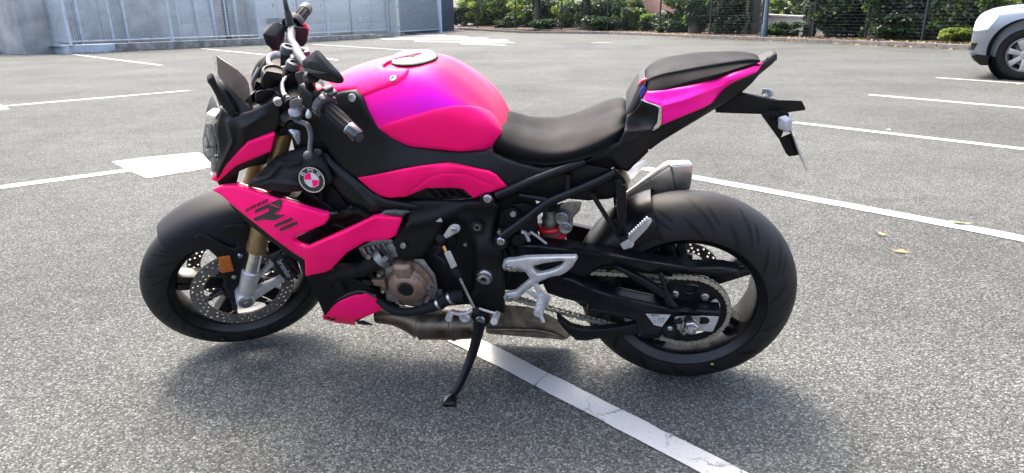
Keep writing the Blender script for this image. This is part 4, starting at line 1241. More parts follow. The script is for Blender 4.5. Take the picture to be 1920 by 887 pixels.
PIL = [(.160, psec(.960, .045, .955)), (.150, psec(.985, .075, .955)), (.118, psec(1.004, .092, .958)), (.06, psec(1.017, .093, .981)), (.0, psec(1.026, .083, .998)), (-.07, psec(1.032, .060, 1.014)), (-.105, psec(1.031, .044, 1.019)), (-.122, psec(1.026, .034, 1.013)), (-.130, psec(1.019, .018, 1.014))]
bm = loft(PIL, 6, 4)
pil = obj('pillion_seat', bm, VINYL, bike, ang=50)
def tl(zt, w, zb): return [(0, zt), (w * .6, zt), (w, zt - .012), (w * .9, (zt + zb) / 2), (w * .5, zb), (0, zb)]
bm = loft([(.20, tl(.885, .085, .80)), (.14, tl(.948, .082, .82)), (.06, tl(.968, .082, .872)), (.0, tl(.982, .076, .915)), (-.07, tl(1.002, .056, .955)), (-.12, tl(1.024, .036, .985)), (-.150, tl(1.040, .028, 1.012)), (-.162, tl(1.040, .022, 1.024))], 4, 3)
tailc = obj('tail_core', bm, MATTE, bike, ang=50)
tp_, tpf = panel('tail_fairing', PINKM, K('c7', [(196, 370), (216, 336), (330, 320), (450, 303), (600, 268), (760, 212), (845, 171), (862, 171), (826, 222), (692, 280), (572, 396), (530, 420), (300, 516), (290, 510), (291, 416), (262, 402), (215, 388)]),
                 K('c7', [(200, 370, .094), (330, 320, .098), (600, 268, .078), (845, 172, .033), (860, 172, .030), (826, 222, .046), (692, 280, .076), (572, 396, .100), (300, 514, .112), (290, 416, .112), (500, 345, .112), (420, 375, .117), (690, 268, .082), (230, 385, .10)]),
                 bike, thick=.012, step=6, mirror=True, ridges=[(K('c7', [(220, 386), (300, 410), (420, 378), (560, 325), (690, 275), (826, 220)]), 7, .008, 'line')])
panel('tail_trim', CHROME, K('c7', [(183, 380), (192, 374), (215, 386), (270, 404), (296, 416), (298, 440), (294, 515), (275, 535), (248, 548), (244, 542), (272, 505), (282, 424), (262, 412), (200, 390)]),
      K('c7', [(183, 380, .098), (296, 416, .119), (294, 515, .119), (248, 546, .114)]), bike, thick=.008, step=3, er=2, ed=.001, mirror=True)
panel('tail_side', MATTE, K('c7', [(98, 505), (108, 470), (150, 430), (186, 388), (262, 414), (280, 426), (270, 505), (244, 546), (170, 590), (100, 622), (0, 690), (-120, 720), (-60, 660), (60, 610), (90, 560)]),
      K('c7', [(108, 470, .10), (190, 390, .094), (280, 430, .108), (244, 545, .116), (100, 622, .135), (0, 690, .140), (-100, 715, .138), (90, 560, .128), (180, 480, .090)]), bike, thick=.012, step=6, mirror=True,
      ridges=[(K('c7', [(95, 555), (180, 545), (250, 545)]), 6, .006, 'line')])
panel('tail_underside', SATIN, K('c7', [(862, 172), (884, 140), (905, 140), (903, 152), (880, 188), (800, 282), (745, 332), (592, 428), (420, 532), (300, 604), (236, 652), (222, 650), (224, 664), (110, 775), (50, 750), (0, 690), (100, 622), (245, 548), (300, 518), (572, 398), (692, 282), (826, 222)]),
      K('c7', [(862, 172, .030), (903, 145, .018), (800, 282, .05), (592, 428, .085), (420, 532, .094), (236, 652, .10), (110, 775, .10), (0, 690, .132), (245, 548, .110), (572, 398, .097), (826, 222, .044), (400, 500, .108)]),
      bike, thick=.02, step=7, mirror=True, ridges=[(K('c7', [(230, 630), (420, 505), (590, 405)]), 7, .004, 'line')])
bm = bmesh.new()
add_hull(bm, [U1('c7', x, y, Y) for x, y, Y in ((98, 420, .06), (172, 290, .05), (205, 268, .05), (212, 278, .06), (200, 350, .075), (110, 470, .09), (100, 450, .08))] + [V3((p.x, -p.y, p.z)) for p in [U1('c7', x, y, Y) for x, y, Y in ((98, 420, .06), (172, 290, .05), (205, 268, .05), (110, 470, .09))]], .004)
obj('seat_bracket', bm, MATTE, bike)
bm = bmesh.new()
add_hull(bm, [U1('c7', x, y, Y) for Y in (.06, .082) for x, y in ((176, 322), (196, 296), (210, 310), (206, 335), (178, 372))], .002)
obj('seat_lock_tab', bm, BLUE, bike)
bm = bmesh.new()
add_tube(bm, [U1('c7', 172, 292, .05), U1('c7', 190, 272, .05), U1('c7', 214, 262, .05)], .004, 8, 3)
obj('seat_strap', bm, REDB, bike)
# ---------------------------------------------------------------- plate hanger, tail lights, plate
bm = bmesh.new()
for half in (1,):
    add_hull(bm, [U1('c7', x, y, Y) for x, y, Y in ((590, 425, .035), (740, 332, .035), (735, 345, .042), (935, 380, .040), (930, 440, .035), (850, 456, .03), (615, 448, .035))] + [U1('c7', x, y, Y) for x, y, Y in ((600, 425, -.04), (740, 335, -.04), (935, 380, -.04), (850, 456, -.03), (615, 448, -.04))], .004)
    add_hull(bm, [U1('c7', x, y, Y) for x, y, Y in ((925, 376, .042), (1075, 381, .03), (1096, 425, .022), (1090, 434, .022), (1000, 446, .03), (930, 448, .035), (1075, 381, -.03), (1096, 430, -.022), (925, 378, -.042), (930, 448, -.035))], .004)
    add_hull(bm, [U1('c7', x, y, Y) for x, y, Y in ((740, 332, .025), (765, 338, .022), (938, 374, .028), (938, 384, .03), (740, 342, .03), (740, 332, -.03), (938, 374, -.028))], .002)
    add_hull(bm, [U1('c7', x, y, Y) for Y in (-.03, .035) for x, y in ((845, 455), (900, 430), (960, 425), (1005, 450), (1003, 470), (955, 600), (940, 585))], .006)
    add_hull(bm, [U1('c7', x, y, Y) for Y in (-.025, .03) for x, y in ((945, 590), (1015, 560), (1040, 680), (1005, 693), (985, 672))], .004)
add_hull(bm, [V3((x, y, z)) for y in (-.032, .032) for x, z in ((-.02, .93), (-.085, .975), (-.03, .89), (-.09, .93))], .004)
hg = obj('plate_hanger', bm, MATTE, bike)
bm = bmesh.new()
pl = [U1('c7', x, y, Y) for Y in (-.085, .085) for x, y in ((0, 0),)]
a0_, a1_ = U1('c7', 1012, 545, .06), U1('c7', 1104, 785, .095)
a0_.y = a1_.y = 0
dirn = (a1_ - a0_).normalized(); nn = V3((dirn.z, 0, -dirn.x))
add_hull(bm, [a + V3((0, sy * .100, 0)) + nn * t for a in (a0_, a0_.lerp(a1_, .93)) for sy in (-1, 1) for t in (0, .003)], .0008)
pl_ = obj('number_plate', bm, LABELW, hg)
bm = bmesh.new()
add_hull(bm, [U1('c7', x, y, Y) for Y in (-.012, .012) for x, y in ((1010, 560), (1040, 600), (1060, 680), (1025, 690))], .002)
obj('plate_bracket', bm, DARK, hg)
for (x0, Y0, sg_) in ((0, .075, 1), (0, -.13, -1)):
    bm = bmesh.new()
    if sg_ > 0:
        add_hull(bm, [U1('c7', x, y, .082) for x, y in ((948, 472), (985, 462), (1018, 480), (1020, 540), (990, 558), (945, 535))] + [U1('c7', x, y, .055) for x, y in ((940, 475), (985, 466), (1022, 490), (1018, 552), (985, 552), (942, 525))] + [U1('c7', 985, 500, .092)], .002)
    else:
        add_hull(bm, [U1('c7', x, y, Y) for Y in (-.15, -.12) for x, y in ((855, 312), (905, 318), (922, 350), (900, 362), (850, 350))], .002)
    ts = obj('turn_signal', bm, SIGL, hg)
    bm = bmesh.new()
    if sg_ > 0:
        add_tube(bm, [U1('c7', 960, 480, .03), U1('c7', 965, 490, .06)], .012, 12)
        add_bolt(bm, U1('c7', 925, 474, .037), (0, 1, 0), .011, .004)
    else:
        add_tube(bm, [U1('c7', 870, 378, -.04), U1('c7', 875, 350, -.125)], .010, 12)
        for k in range(3): add_hull(bm, [U1('c7', 860 + 2 * k + a, 332 + 9 * k + b, Y) for Y in (-.118, -.114) for a, b in ((0, 0), (30, 6), (30, 10), (0, 4))])
    obj('signal_stem', bm, MATTE, ts)
# ---------------------------------------------------------------- radiator shroud with lettering
shroud = K('c2', [(112, 343), (150, 325), (240, 317), (320, 345), (470, 395), (700, 464), (757, 477), (757, 505), (735, 533), (660, 565), (566, 606), (562, 622), (592, 646), (642, 660), (800, 590), (900, 545), (1000, 495), (1035, 489), (1156, 498), (1161, 512), (1128, 598), (1090, 617), (960, 631), (860, 690), (770, 785), (735, 800), (630, 821), (628, 770), (625, 730), (560, 690), (450, 610), (340, 521), (215, 420), (165, 374)])
sh, shf = panel('radiator_shroud', PINK, shroud, K('c2', [(112, 343, .150), (240, 318, .165), (320, 345, .182), (470, 395, .200), (700, 464, .212), (757, 490, .208), (566, 608, .218), (640, 660, .220), (800, 592, .220), (1000, 495, .200), (1156, 500, .185), (1128, 598, .190), (960, 631, .205), (770, 785, .205), (630, 820, .198), (625, 730, .212), (450, 610, .212), (340, 521, .200), (215, 420, .175), (850, 610, .224), (700, 690, .226), (500, 500, .220)]),
                bike, thick=.014, step=6, mirror=True, ridges=[(K('c2', [(640, 668), (800, 600), (1000, 505)]), 8, .004, 'line')])
def decal(name, m, polys, fun, parent, lift=.0025, step=5, st=False):
    bm = bmesh.new()
    for ol in polys:
        P, T = cdt(dens(ol, step), (), step)
        y = fun(np.array(P)) + lift
        b = solidify([U(p[0], p[1], float(q), st) for p, q in zip(P, y)], T, V3((0, -.0015, 0))); join(bm, b)
    return obj(name, bm, m, parent, st)
CR['e1'] = (440, 350, .11275)
def capsule(a, b, r):
    dx, dy = b[0] - a[0], b[1] - a[1]; L = math.hypot(dx, dy); t = math.atan2(dy, dx)
    return [(b[0] + r * math.cos(t - math.pi / 2 + math.pi * k / 6), b[1] + r * math.sin(t - math.pi / 2 + math.pi * k / 6)) for k in range(7)] + [(a[0] + r * math.cos(t + math.pi / 2 + math.pi * k / 6), a[1] + r * math.sin(t + math.pi / 2 + math.pi * k / 6)) for k in range(7)]
decal('emblem', GLOSS, [K('e1', [(325, 445), (345, 385), (720, 215), (785, 235), (770, 330), (735, 405), (630, 462), (835, 475), (665, 560), (445, 548), (350, 580), (308, 545), (325, 520), (530, 430), (565, 405), (578, 345)]),
                       K('e1', capsule((682, 652), (935, 545), 24)), K('e1', capsule((768, 715), (1020, 608), 24))], shf, sh, step=3)
decal('emblem_stripe', PINK, [K('e1', [(580, 288), (586, 282), (742, 346), (738, 354)])], shf, sh, lift=.0032, step=3)
def stroke_text(cells):
    polys = []
    for (ox, oy, w, h, bars) in cells:
        for (x0, y0, x1, y1) in bars:
            q = []
            for (x, y) in ((x0, y0), (x1, y0), (x1, y1), (x0, y1)): q.append((ox + x * w * .92 + y * h * .20, oy - x * w * .42 - y * h))
            polys.append(K('e1', q))
    return polys
ZERO = [(0, 0, .28, 1), (.72, 0, 1, 1), (.28, 0, .72, .2), (.28, .8, .72, 1)]
ESS = [(0, 0, 1, .2), (.72, .2, 1, .4), (0, .4, 1, .6), (0, .6, .28, .8), (0, .8, 1, 1)]
decal('lettering', GLOSS, stroke_text([(172, 424, 56, 52, ESS), (243, 392, 16, 52, [(0, 0, 1, 1)]), (274, 372, 66, 54, ZERO), (362, 336, 70, 56, ZERO), (455, 296, 80, 60, ZERO)]), shf, sh, step=2)
panel('shroud_edge', GLOSS, K('c2', [(150, 322), (245, 312), (330, 338), (480, 386), (700, 455), (810, 470), (760, 490), (700, 470), (470, 402), (320, 352), (240, 322)]), K('c2', [(150, 322, .142), (330, 340, .172), (700, 460, .202), (810, 470, .19)]), bike, thick=.014, step=5)
panel('duct_lower', MATTE, K('c2', [(205, 415), (340, 522), (450, 611), (560, 692), (625, 732), (640, 822), (612, 800), (590, 745), (480, 660), (330, 548), (215, 432)]), K('c2', [(205, 415, .155), (450, 611, .190), (625, 732, .195), (640, 820, .185)]), bike, thick=.03, step=5)
panel('air_duct', DARK, K('c2', [(735, 530), (757, 480), (800, 470), (862, 450), (920, 455), (978, 494), (970, 516), (800, 600), (640, 664), (585, 645), (558, 618)]), K('c2', [(735, 530, .17), (862, 455, .185), (978, 496, .19), (640, 660, .19), (560, 618, .19), (770, 560, .15)]), bike, thick=.02, step=6,
      ridges=[(K('c2', [(860, 468), (925, 470), (975, 500)]), 5, .012, 'line'), (K('c2', [(740, 520), (890, 480)]), 4, .012, 'line'), (K('c2', [(700, 560), (760, 600)]), 4, .01, 'line'), (K('c2', [(780, 540), (840, 560)]), 4, .01, 'line')])
# black shell with the roundel
rp_, rpf = panel('intake_cover', DGREY, K('c2', [(308, 322), (350, 268), (440, 180), (520, 138), (620, 112), (690, 125), (735, 200), (775, 290), (760, 312), (718, 338), (690, 350), (620, 350), (520, 358), (380, 337)]),
                 K('c2', [(308, 322, .165), (440, 180, .150), (620, 115, .155), (690, 130, .165), (775, 290, .190), (620, 350, .190), (380, 337, .178), (560, 270, .205), (660, 280, .200)]), bike, thick=.012, step=6, mirror=True,
                 ridges=[(K('c2', [(350, 300), (430, 270), (490, 200), (545, 205), (600, 190)]), 5, .014, 'line'), (K('c2', [(360, 325), (440, 300), (600, 320)]), 5, .010, 'line')])
rc = K('c2', [(667, 285)])[0]
rcY = float(rpf(np.array([rc]))[0]) + .006
r3 = U(rc[0], rc[1], rcY)
e1 = (U(rc[0] + 10, rc[1], rcY) - r3).normalized(); e2 = V3((0, 0, 1)); e2 = (e2 - e1 * e2.dot(e1)).normalized()
nr = V3((0, 1, .10)).normalized()
RR = .0355
bm = bmesh.new()
add_lathe(bm, r3, nr, [(0, -.012), (RR, -.012), (RR, .001), (RR * .97, .003), (0, .003)], 48)
rd = obj('roundel', bm, GLOSS, bike)
bm = bmesh.new()
add_lathe(bm, r3, nr, [(RR * .95, .002), (RR * 1.03, .002), (RR * 1.03, .0045), (RR * .95, .0045)], 48, True)
add_lathe(bm, r3, nr, [(RR * .57, .002), (RR * .61, .002), (RR * .61, .0045), (RR * .57, .0045)], 48, True)
obj('roundel_ring', bm, CHROME, rd)
ex_ = V3((-1, 0, 0)); ez_ = nr.cross(ex_).normalized() * -1
if ez_.z < 0: ez_ = -ez_
for q in range(4):
    bm = bmesh.new()
    a0 = math.pi / 2 * q
    pts_ = [r3 + nr * .0040] + [r3 + nr * .0040 + (ex_ * math.cos(a0 + t) + ez_ * math.sin(a0 + t)) * RR * .57 for t in [math.pi / 2 * k / 10 for k in range(11)]]
    V_ = [bm.verts.new(p) for p in pts_]; V2_ = [bm.verts.new(p - nr * .002) for p in pts_]
    bm.faces.new(V_); bm.faces.new(V2_[::-1])
    for i in range(len(V_)): bm.faces.new((V_[i], V2_[i], V2_[(i + 1) % len(V_)], V_[(i + 1) % len(V_)]))
    obj('roundel_quarter', bm, PINK if q in (1, 3) else WHITEP, rd)
bm = bmesh.new()
for ch, an in (("B", 142), ("M", 90), ("W", 38)):
    V_, F_, bb = text_polys(ch)
    a = math.radians(an)
    up = ex_ * math.cos(a) + ez_ * math.sin(a); rgt = ex_ * math.sin(a) - ez_ * math.cos(a)
    wd_ = RR * (.30 if ch == "B" else .38); ht = RR * .27
    pts_ = [r3 + nr * .0045 + up * (RR * .64 + ht * (y - bb[2]) / (bb[3] - bb[2])) + rgt * wd_ * ((x - bb[0]) / (bb[1] - bb[0]) - .5) for x, y in V_]
    join(bm, solidify(pts_, F_, -nr * .001))
obj('roundel_lettering', bm, WHITEP, rd)
panel('intake_recess', DARK, K('c2', [(380, 330), (520, 350), (620, 345), (760, 310), (800, 340), (870, 440), (800, 478), (700, 462), (480, 392)]), K('c2', [(380, 330, .13), (870, 440, .13), (700, 462, .14), (620, 345, .13)]), bike, thick=.02, step=7)
bm = bmesh.new()
for (a, b) in (((672, 345), (676, 410)), ((715, 345), (722, 430)), ((640, 345), (800, 480))):
    add_tube(bm, [U1('c2', *a, .15), U1('c2', *b, .15)], .008, 8)
obj('intake_struts', bm, SATIN, bike)

# ---------------------------------------------------------------- frame and engine
panel('frame_spar', FRAMEB, K('c2', [(672, 140), (700, 118), (740, 112), (830, 188), (930, 280), (1010, 350), (1080, 383), (1190, 400), (1300, 420), (1300, 470), (1160, 460), (1050, 455), (1020, 488), (985, 488), (920, 452), (830, 380), (765, 290), (725, 205)]),
      K('c2', [(700, 120, .150), (740, 112, .145), (765, 290, .172), (930, 280, .168), (920, 450, .182), (1080, 385, .168), (1020, 486, .184), (1300, 440, .160)]), bike, thick=.03, step=7, er=10, ed=.012,
      ridges=[(K('c2', [(690, 130), (800, 240), (990, 440)]), 9, .007, 'line'), (K('c2', [(690, 130), (760, 150)]), 4, .006, 'line')])
bm = bmesh.new()
add_hull(bm, [U1('d3', x, y, Y) for Y in (.165, .176) for x, y in ((268, 590), (305, 578), (318, 605), (285, 622))], .003)
add_bolt(bm, U1('d3', 296, 598, .178), (0, 1, 0), .010, .003)
obj('frame_clip', bm, GLOSS, bike)
panel('main_frame', MATTE, K('c4', [(330, 175), (355, 115), (390, 95), (480, 103), (620, 96), (760, 98), (870, 94), (940, 100), (985, 120), (978, 170), (955, 230), (962, 270), (1000, 330), (1008, 400), (1012, 560), (1015, 682), (960, 690), (880, 655), (830, 640), (822, 620), (858, 560), (866, 450), (858, 330), (838, 250), (810, 212), (760, 200), (695, 206), (690, 260), (640, 330), (590, 390), (545, 402), (490, 412), (455, 380), (440, 310), (470, 240), (500, 215), (515, 160), (440, 160), (380, 178)]),
      K('c4', [(345, 150, .172), (520, 100, .158), (760, 98, .150), (940, 100, .146), (985, 120, .138), (960, 250, .136), (1010, 420, .150), (1015, 680, .160), (880, 655, .158), (866, 450, .158), (838, 250, .160), (700, 206, .162), (560, 395, .170), (450, 320, .175), (930, 360, .168), (900, 520, .172)]),
      bike, thick=.02, step=7, er=7, ed=.006, ridges=[(K('c4', [(520, 225), (660, 190), (820, 120), (980, 130)]), 9, .008, 'line'), (K('c4', [(960, 230), (900, 330), (880, 420)]), 12, .010, 'line'), (K('c4', [(500, 225), (560, 395)]), 5, .008, 'line')])
panel('frame_cap', GLOSS, K('c4', [(345, 182), (390, 148), (440, 143), (515, 148), (522, 160), (480, 188), (372, 186)]), K('c4', [(345, 182, .182), (440, 145, .174), (520, 155, .168), (480, 188, .180)]), bike, thick=.02, step=4)
panel('cover_tab', LABELW, K('c4', [(635, 210), (655, 185), (672, 178), (684, 184), (690, 212)]), .168, bike, thick=.004, step=3, er=2, ed=.001)
# solid engine behind the covers
bm = bmesh.new()
add_hull(bm, [V3((x, y, z)) for y in (-.15, .12) for x, z in ((.62, .30), (.60, .60), (.78, .72), (1.0, .66), (1.02, .48), (.93, .29), (.80, .27))], .02)
eng = obj('engine', bm, DARK, bike)
bm = bmesh.new()
add_hull(bm, [U1('c4', x, y, Y) for Y in (.06, .135) for x, y in ((250, 345), (330, 305), (430, 300), (480, 360), (480, 410), (400, 460), (300, 430))], .008)
for k in range(5):
    add_hull(bm, [U1('c4', x + k * 26, y - k * 6, Y) for Y in (.11, .148) for x, y in ((268, 350), (282, 345), (330, 430), (316, 438))], .002)
add_hull(bm, [U1('c4', x, y, Y) for Y in (.12, .160) for x, y in ((395, 335), (430, 320), (470, 370), (462, 395), (430, 400))], .005)
obj('cylinder_head', bm, CAST, eng)
bm = bmesh.new()
ph = lambda pts, y0, y1, b=.004: add_hull(bm, [U1('c4', x, y, Y) for Y in (y0, y1) for x, y in pts], b)
ph([(545, 405), (592, 402), (655, 485), (668, 560), (640, 640), (560, 650), (400, 620), (390, 450)], .09, .150)
ph([(630, 560), (690, 560), (700, 640), (620, 660)], .08, .135)
ph([(395, 655), (680, 650), (690, 690), (395, 688)], .05, .12)
obj('crankcase', bm, CAST, eng)
# alternator cover (built round its own axis)
ac = U1('c4', 512, 540, .165)
u1 = (U1('c4', 522, 540, .165) - ac).length / 10          # metres per crop pixel
def acp(px_, py_, h): return V3((ac.x - (px_ - 512) * u1, .165 + h, ac.z - (py_ - 540) * u1 / .93))
bm = bmesh.new()
add_lathe(bm, ac, (0, 1, 0), [(r_ * 1.17, h_) for r_, h_ in [(0, -.04), (.052, -.04), (.0525, -.004), (.050, .006), (.047, .009), (.0455, .014), (.036, .019), (.034, .022), (.024, .025), (.0235, .021), (0, .021)]], 64)
add_hull(bm, [acp(x, y, h) for h in (-.03, .012) for x, y in ((445, 425), (470, 412), (545, 412), (552, 440), (548, 515), (478, 505), (470, 470))] + [acp(x, y, .022) for x, y in ((476, 432), (532, 428), (538, 500), (484, 496))], .004)
add_hull(bm, [acp(x, y, h) for h in (-.03, -.002) for x, y in ((545, 412), (575, 425), (625, 480), (648, 540), (630, 560), (560, 520))], .004)
add_hull(bm, [acp(x, y, h) for h in (-.02, .004) for x, y in ((325, 518), (395, 512), (400, 560), (335, 548))], .003)
for k in range(8):
    a = 2 * math.pi * k / 8 + .2
    if 60 < math.degrees(a) % 360 < 130: continue
    add_hull(bm, [ac + V3((r * math.cos(a) + w * math.sin(a), h, r * math.sin(a) - w * math.cos(a))) for r, h0 in ((.028, .025), (.050, .0165)) for w in (-.002, .002) for h in (h0 - .01, h0)], .0008)
for x, y in ((455, 440), (372, 490), (378, 580), (447, 640), (552, 660), (600, 625), (620, 545), (562, 462)):
    add_lathe(bm, acp(x, y, -.03), (0, 1, 0), [(0, 0), (.011, 0), (.011, .024), (.009, .027), (0, .027)], 16)
alt = obj('alternator_cover', bm, BRONZE, bike)
bm = bmesh.new()
acn = V3((ac.x + 30 * u1, ac.y + .018, ac.z - 30 * u1))
add_lathe(bm, ac + V3((0, .019, 0)), (0, 1, 0), [(0, 0), (.0222, 0), (.0222, .005), (.020, .007), (.005, .007), (.004, .0045), (0, .0045)], 40)
obj('cover_plug', bm, MATTE, alt)
for x, y in ((455, 440), (372, 490), (378, 580), (447, 640), (552, 660), (600, 625), (620, 545), (562, 462)): bolt('cover_bolt', alt, acp(x, y, .0), (0, 1, 0), .0075, .005)
# coolant hoses
bm = bmesh.new()
add_tube(bm, [U1('c4', 90, 480, .15), U1('c4', 180, 468, .16), U1('c4', 275, 455, .165), U1('c4', 330, 425, .165), U1('c4', 385, 395, .16)], [.024, .0235, .022, .026, .024], 20, 4)
for k in range(3): add_lathe(bm, U1('c4', 262 + 10 * k, 457 - 2 * k, .164), U1('c4', 290, 450, .165) - U1('c4', 240, 460, .164), [(.022, -.003), (.0255, 0), (.022, .003)], 20, True)
obj('coolant_hose', bm, RUBBER, eng)
bm = bmesh.new()
add_lathe(bm, U1('c4', 375, 398, .16), U1('c4', 420, 360, .15) - U1('c4', 375, 398, .16), [(.02, -.01), (.031, -.01), (.031, .012), (.02, .012)], 24, True)
for x, y in ((308, 393), (398, 399)): add_bolt(bm, U1('c4', x, y, .185), (0, 1, .2), .008, .005)
obj('hose_flange', bm, CAST, eng)
bm = bmesh.new()
add_tube(bm, [U1('c4', x, y, Y) for x, y, Y in ((290, 590, .13), (350, 610, .15), (405, 655, .165), (480, 680, .172), (580, 670, .175), (660, 642, .175), (735, 605, .172), (800, 592, .165))], [.010, .011, .012, .0125, .013, .018, .020, .019], 18, 5)
lo = obj('coolant_hose', bm, RUBBER, eng)
bm = bmesh.new()
for x, y, Y in ((677, 635, .1745), (737, 605, .172)):
    add_lathe(bm, U1('c4', x, y, Y), U1('c4', 735, 605, .172) - U1('c4', 660, 642, .175), [(.015, -.004), (.0208, -.004), (.0208, .004), (.015, .004)], 24, True)
obj('hose_clamp', bm, STEEL, lo)
bm = bmesh.new()
ph2 = lambda pts, y0, y1, b=.004: add_hull(bm, [U1('c4', x, y, Y) for Y in (y0, y1) for x, y in pts], b)
ph2([(270, 510), (320, 515), (330, 545), (285, 540)], .15, .175)
ph2([(300, 470), (320, 470), (345, 500), (330, 520), (305, 500)], .13, .16)
obj('sensor_plug', bm, RUBBER, eng)
panel('lower_cover', DARK, K('c4', [(110, 475), (280, 462), (400, 430), (400, 600), (460, 660), (330, 600), (240, 572)]), K('c4', [(110, 475, .12), (400, 430, .11), (460, 660, .12), (240, 572, .12)]), bike, thick=.03)
# quick-shifter linkage, pedals
bm = bmesh.new()
add_hull(bm, [U1('c4', x, y, Y) for Y in (.176, .190) for x, y in ((728, 232), (750, 220), (778, 224), (788, 245), (775, 265), (750, 268), (705, 302), (690, 290))], .005)
gsa = obj('gear_shift_arm', bm, SILVER, bike)
bm = bmesh.new()
add_bolt(bm, U1('c4', 752, 252, .192), (0, 1, 0), .008, .003)
obj('arm_bolt', bm, STEEL, gsa)
for x, y, Y, r in ((684, 300, .188, .0145), (874, 677, .200, .0155)):
    bm = bmesh.new()
    bmesh.ops.create_uvsphere(bm, u_segments=16, v_segments=10, radius=r, matrix=Matrix.Translation(U1('c4', x, y, Y)))
    obj('linkage_boot', bm, RUBBER, gsa)
bm = bmesh.new()
add_tube(bm, [U1('c4', 745, 455, .195), U1('c4', 768, 478, .196), U1('c4', 782, 500, .197)], [.011, .012, .007], 14)
obj('linkage_boot', bm, RUBBER, gsa)
bm = bmesh.new()
add_tube(bm, [U1('c4', 715, 270, .15), U1('c4', 740, 300, .14), U1('c4', 720, 340, .13)], .014, 10, 3)
obj('linkage_boot', bm, RUBBER, gsa)
bm = bmesh.new()
add_tube(bm, [U1('c4', 650, 335, .15), U1('c4', 690, 350, .17), U1('c4', 660, 380, .165), U1('c4', 700, 410, .18), U1('c4', 712, 432, .185)], .007, 8, 3)
obj('sensor_cable', bm, RUBBER, gsa)
bm = bmesh.new()
add_hull(bm, [U1('c4', x, y, Y) for Y in (.184, .206) for x, y in ((700, 372), (732, 358), (770, 440), (738, 458))], .003)
obj('shift_sensor', bm, SILVER, gsa)
bm = bmesh.new()
add_tube(bm, [U1('c4', 696, 335, .19), U1('c4', 712, 368, .194)], .0055, 10)
obj('sensor_collar', bm, BRASS, gsa)
bm = bmesh.new()
add_tube(bm, [U1('c4', 778, 495, .197), U1('c4', 856, 655, .200)], .0048, 10)
obj('shift_rod', bm, STEEL, gsa)
bm = bmesh.new()
add_tube(bm, [U1('c4', 736, 682, .21), U1('c4', 770, 690, .21), U1('c4', 812, 690, .205), U1('c4', 850, 668, .20)], [.008, .0075, .010, .008], 12, 3, flat=.7)
add_lathe(bm, U1('c4', 812, 696, .195), (0, 1, 0), [(0, 0), (.017, 0), (.017, .014), (.012, .018), (.010, .018), (.008, .013), (0, .013)], 24)
add_lathe(bm, U1('c4', 735, 684, .20), (0, 1, 0), [(0, 0), (.010, 0), (.010, .03), (0, .03)], 14)
add_tube(bm, [U1('c4', 885, 662, .20), U1('c4', 935, 678, .21), U1('c4', 975, 690, .215)], [.006, .006, .007], 10, flat=.7)
add_tube(bm, [U1('c4', 976, 690, .205), U1('c4', 960, 730, .26)], [.010, .0105], 14)
obj('gear_lever', bm, SILVER, bike)
# side stand
foot = Vector((-.192, 1.838, .006)); fb = BI @ foot
pv = U1('c4', 890, 715, .165)
pv_ = pv
knee = U1('c4', 868, 800, .175)
bm = bmesh.new()
ax_ = [pv_ + V3((0, .0, -.005)), U1('c4', 880, 770, .175), U1('pp', 885, 665, .205), U1('pp', 860, 725, .262), fb + V3((-.002, -.01, .015))]
add_tube(bm, ax_, [.022, .019, .0165, .013, .011], 16, 4, flat=.75)
add_hull(bm, [BI @ (foot + Vector((a, b, c))) for a in (-.022, .018) for b in (-.025, .025) for c in (-.004, .005)] + [fb + V3((0, -.008, .016))], .003)
ss = obj('side_stand', bm, FRAMEB, bike)
bm = bmesh.new()
add_hull(bm, [U1('c4', x, y, Y) for Y in (.10, .168) for x, y in ((840, 690), (860, 660), (930, 668), (940, 720), (915, 760), (850, 745))], .006)
sb_ = obj('stand_bracket', bm, MATTE, ss)
bm = bmesh.new()
add_bolt(bm, U1('c4', 890, 718, .175), (0, 1, 0), .014, .006); add_bolt(bm, U1('c4', 850, 725, .172), (0, 1, 0), .006, .006)
obj('stand_bolt', bm, STEEL, ss)
bm = bmesh.new()
add_tube(bm, [U1('c4', 905, 740, .15), U1('pp', 898, 640, .16), U1('pp', 890, 668, .185)], .006, 8, 3)
obj('stand_spring', bm, STEEL, ss)
# swing-arm pivot
bm = bmesh.new()
pc_ = U1('c4', 910, 500, .176)
add_lathe(bm, pc_, (0, 1, 0), [(0, -.01), (.0245, -.01), (.0245, .0), (.0215, .004), (.018, .002), (.0165, .006), (.0165, .012), (.010, .014), (.0085, .010), (0, .006)], 6 * 6)
pvn = obj('swingarm_pivot', bm, STEEL, bike)
bm = bmesh.new(); add_lathe(bm, pc_, (0, 1, 0), [(0, .008), (.008, .008), (.008, .0105), (0, .0105)], 12); obj('pivot_socket', bm, DARK, pvn)
for c_, x, y, Y, r in (('c4', 488, 333, .180, .010), ('c4', 812, 326, .120, .008), ('c4', 873, 236, .168, .013), ('c4', 927, 88, .16, .012), ('c4', 995, 312, .162, .012), ('c4', 1060, 168, .15, .010), ('c4', 990, 262, .15, .008), ('c5', 40, 90, .165, .0125), ('c5', 108, 312, .165, .0125), ('c5', 172, 167, .13, .010), ('c5', 105, 262, .13, .008), ('c5', 252, 270, .12, .007)):
    bolt('frame_bolt', bike, U1(c_, x, y, Y), (0, 1, 0), r)
bm = bmesh.new()
for c_, x, y, Y, r in (('c4', 873, 236, .160, .020), ('c5', 40, 90, .150, .021), ('c5', 108, 312, .150, .021), ('c5', 172, 167, .12, .022), ('c5', 200, 300, .12, .02)):
    add_lathe(bm, U1(c_, x, y, Y), (0, 1, 0), [(0, -.03), (r, -.03), (r, .010), (r * .85, .013), (0, .013)], 20)
add_hull(bm, [U1('c5', x, y, Y) for Y in (.08, .118) for x, y in ((100, 170), (150, 120), (230, 110), (290, 130), (300, 240), (220, 330), (120, 330), (85, 260))], .01)
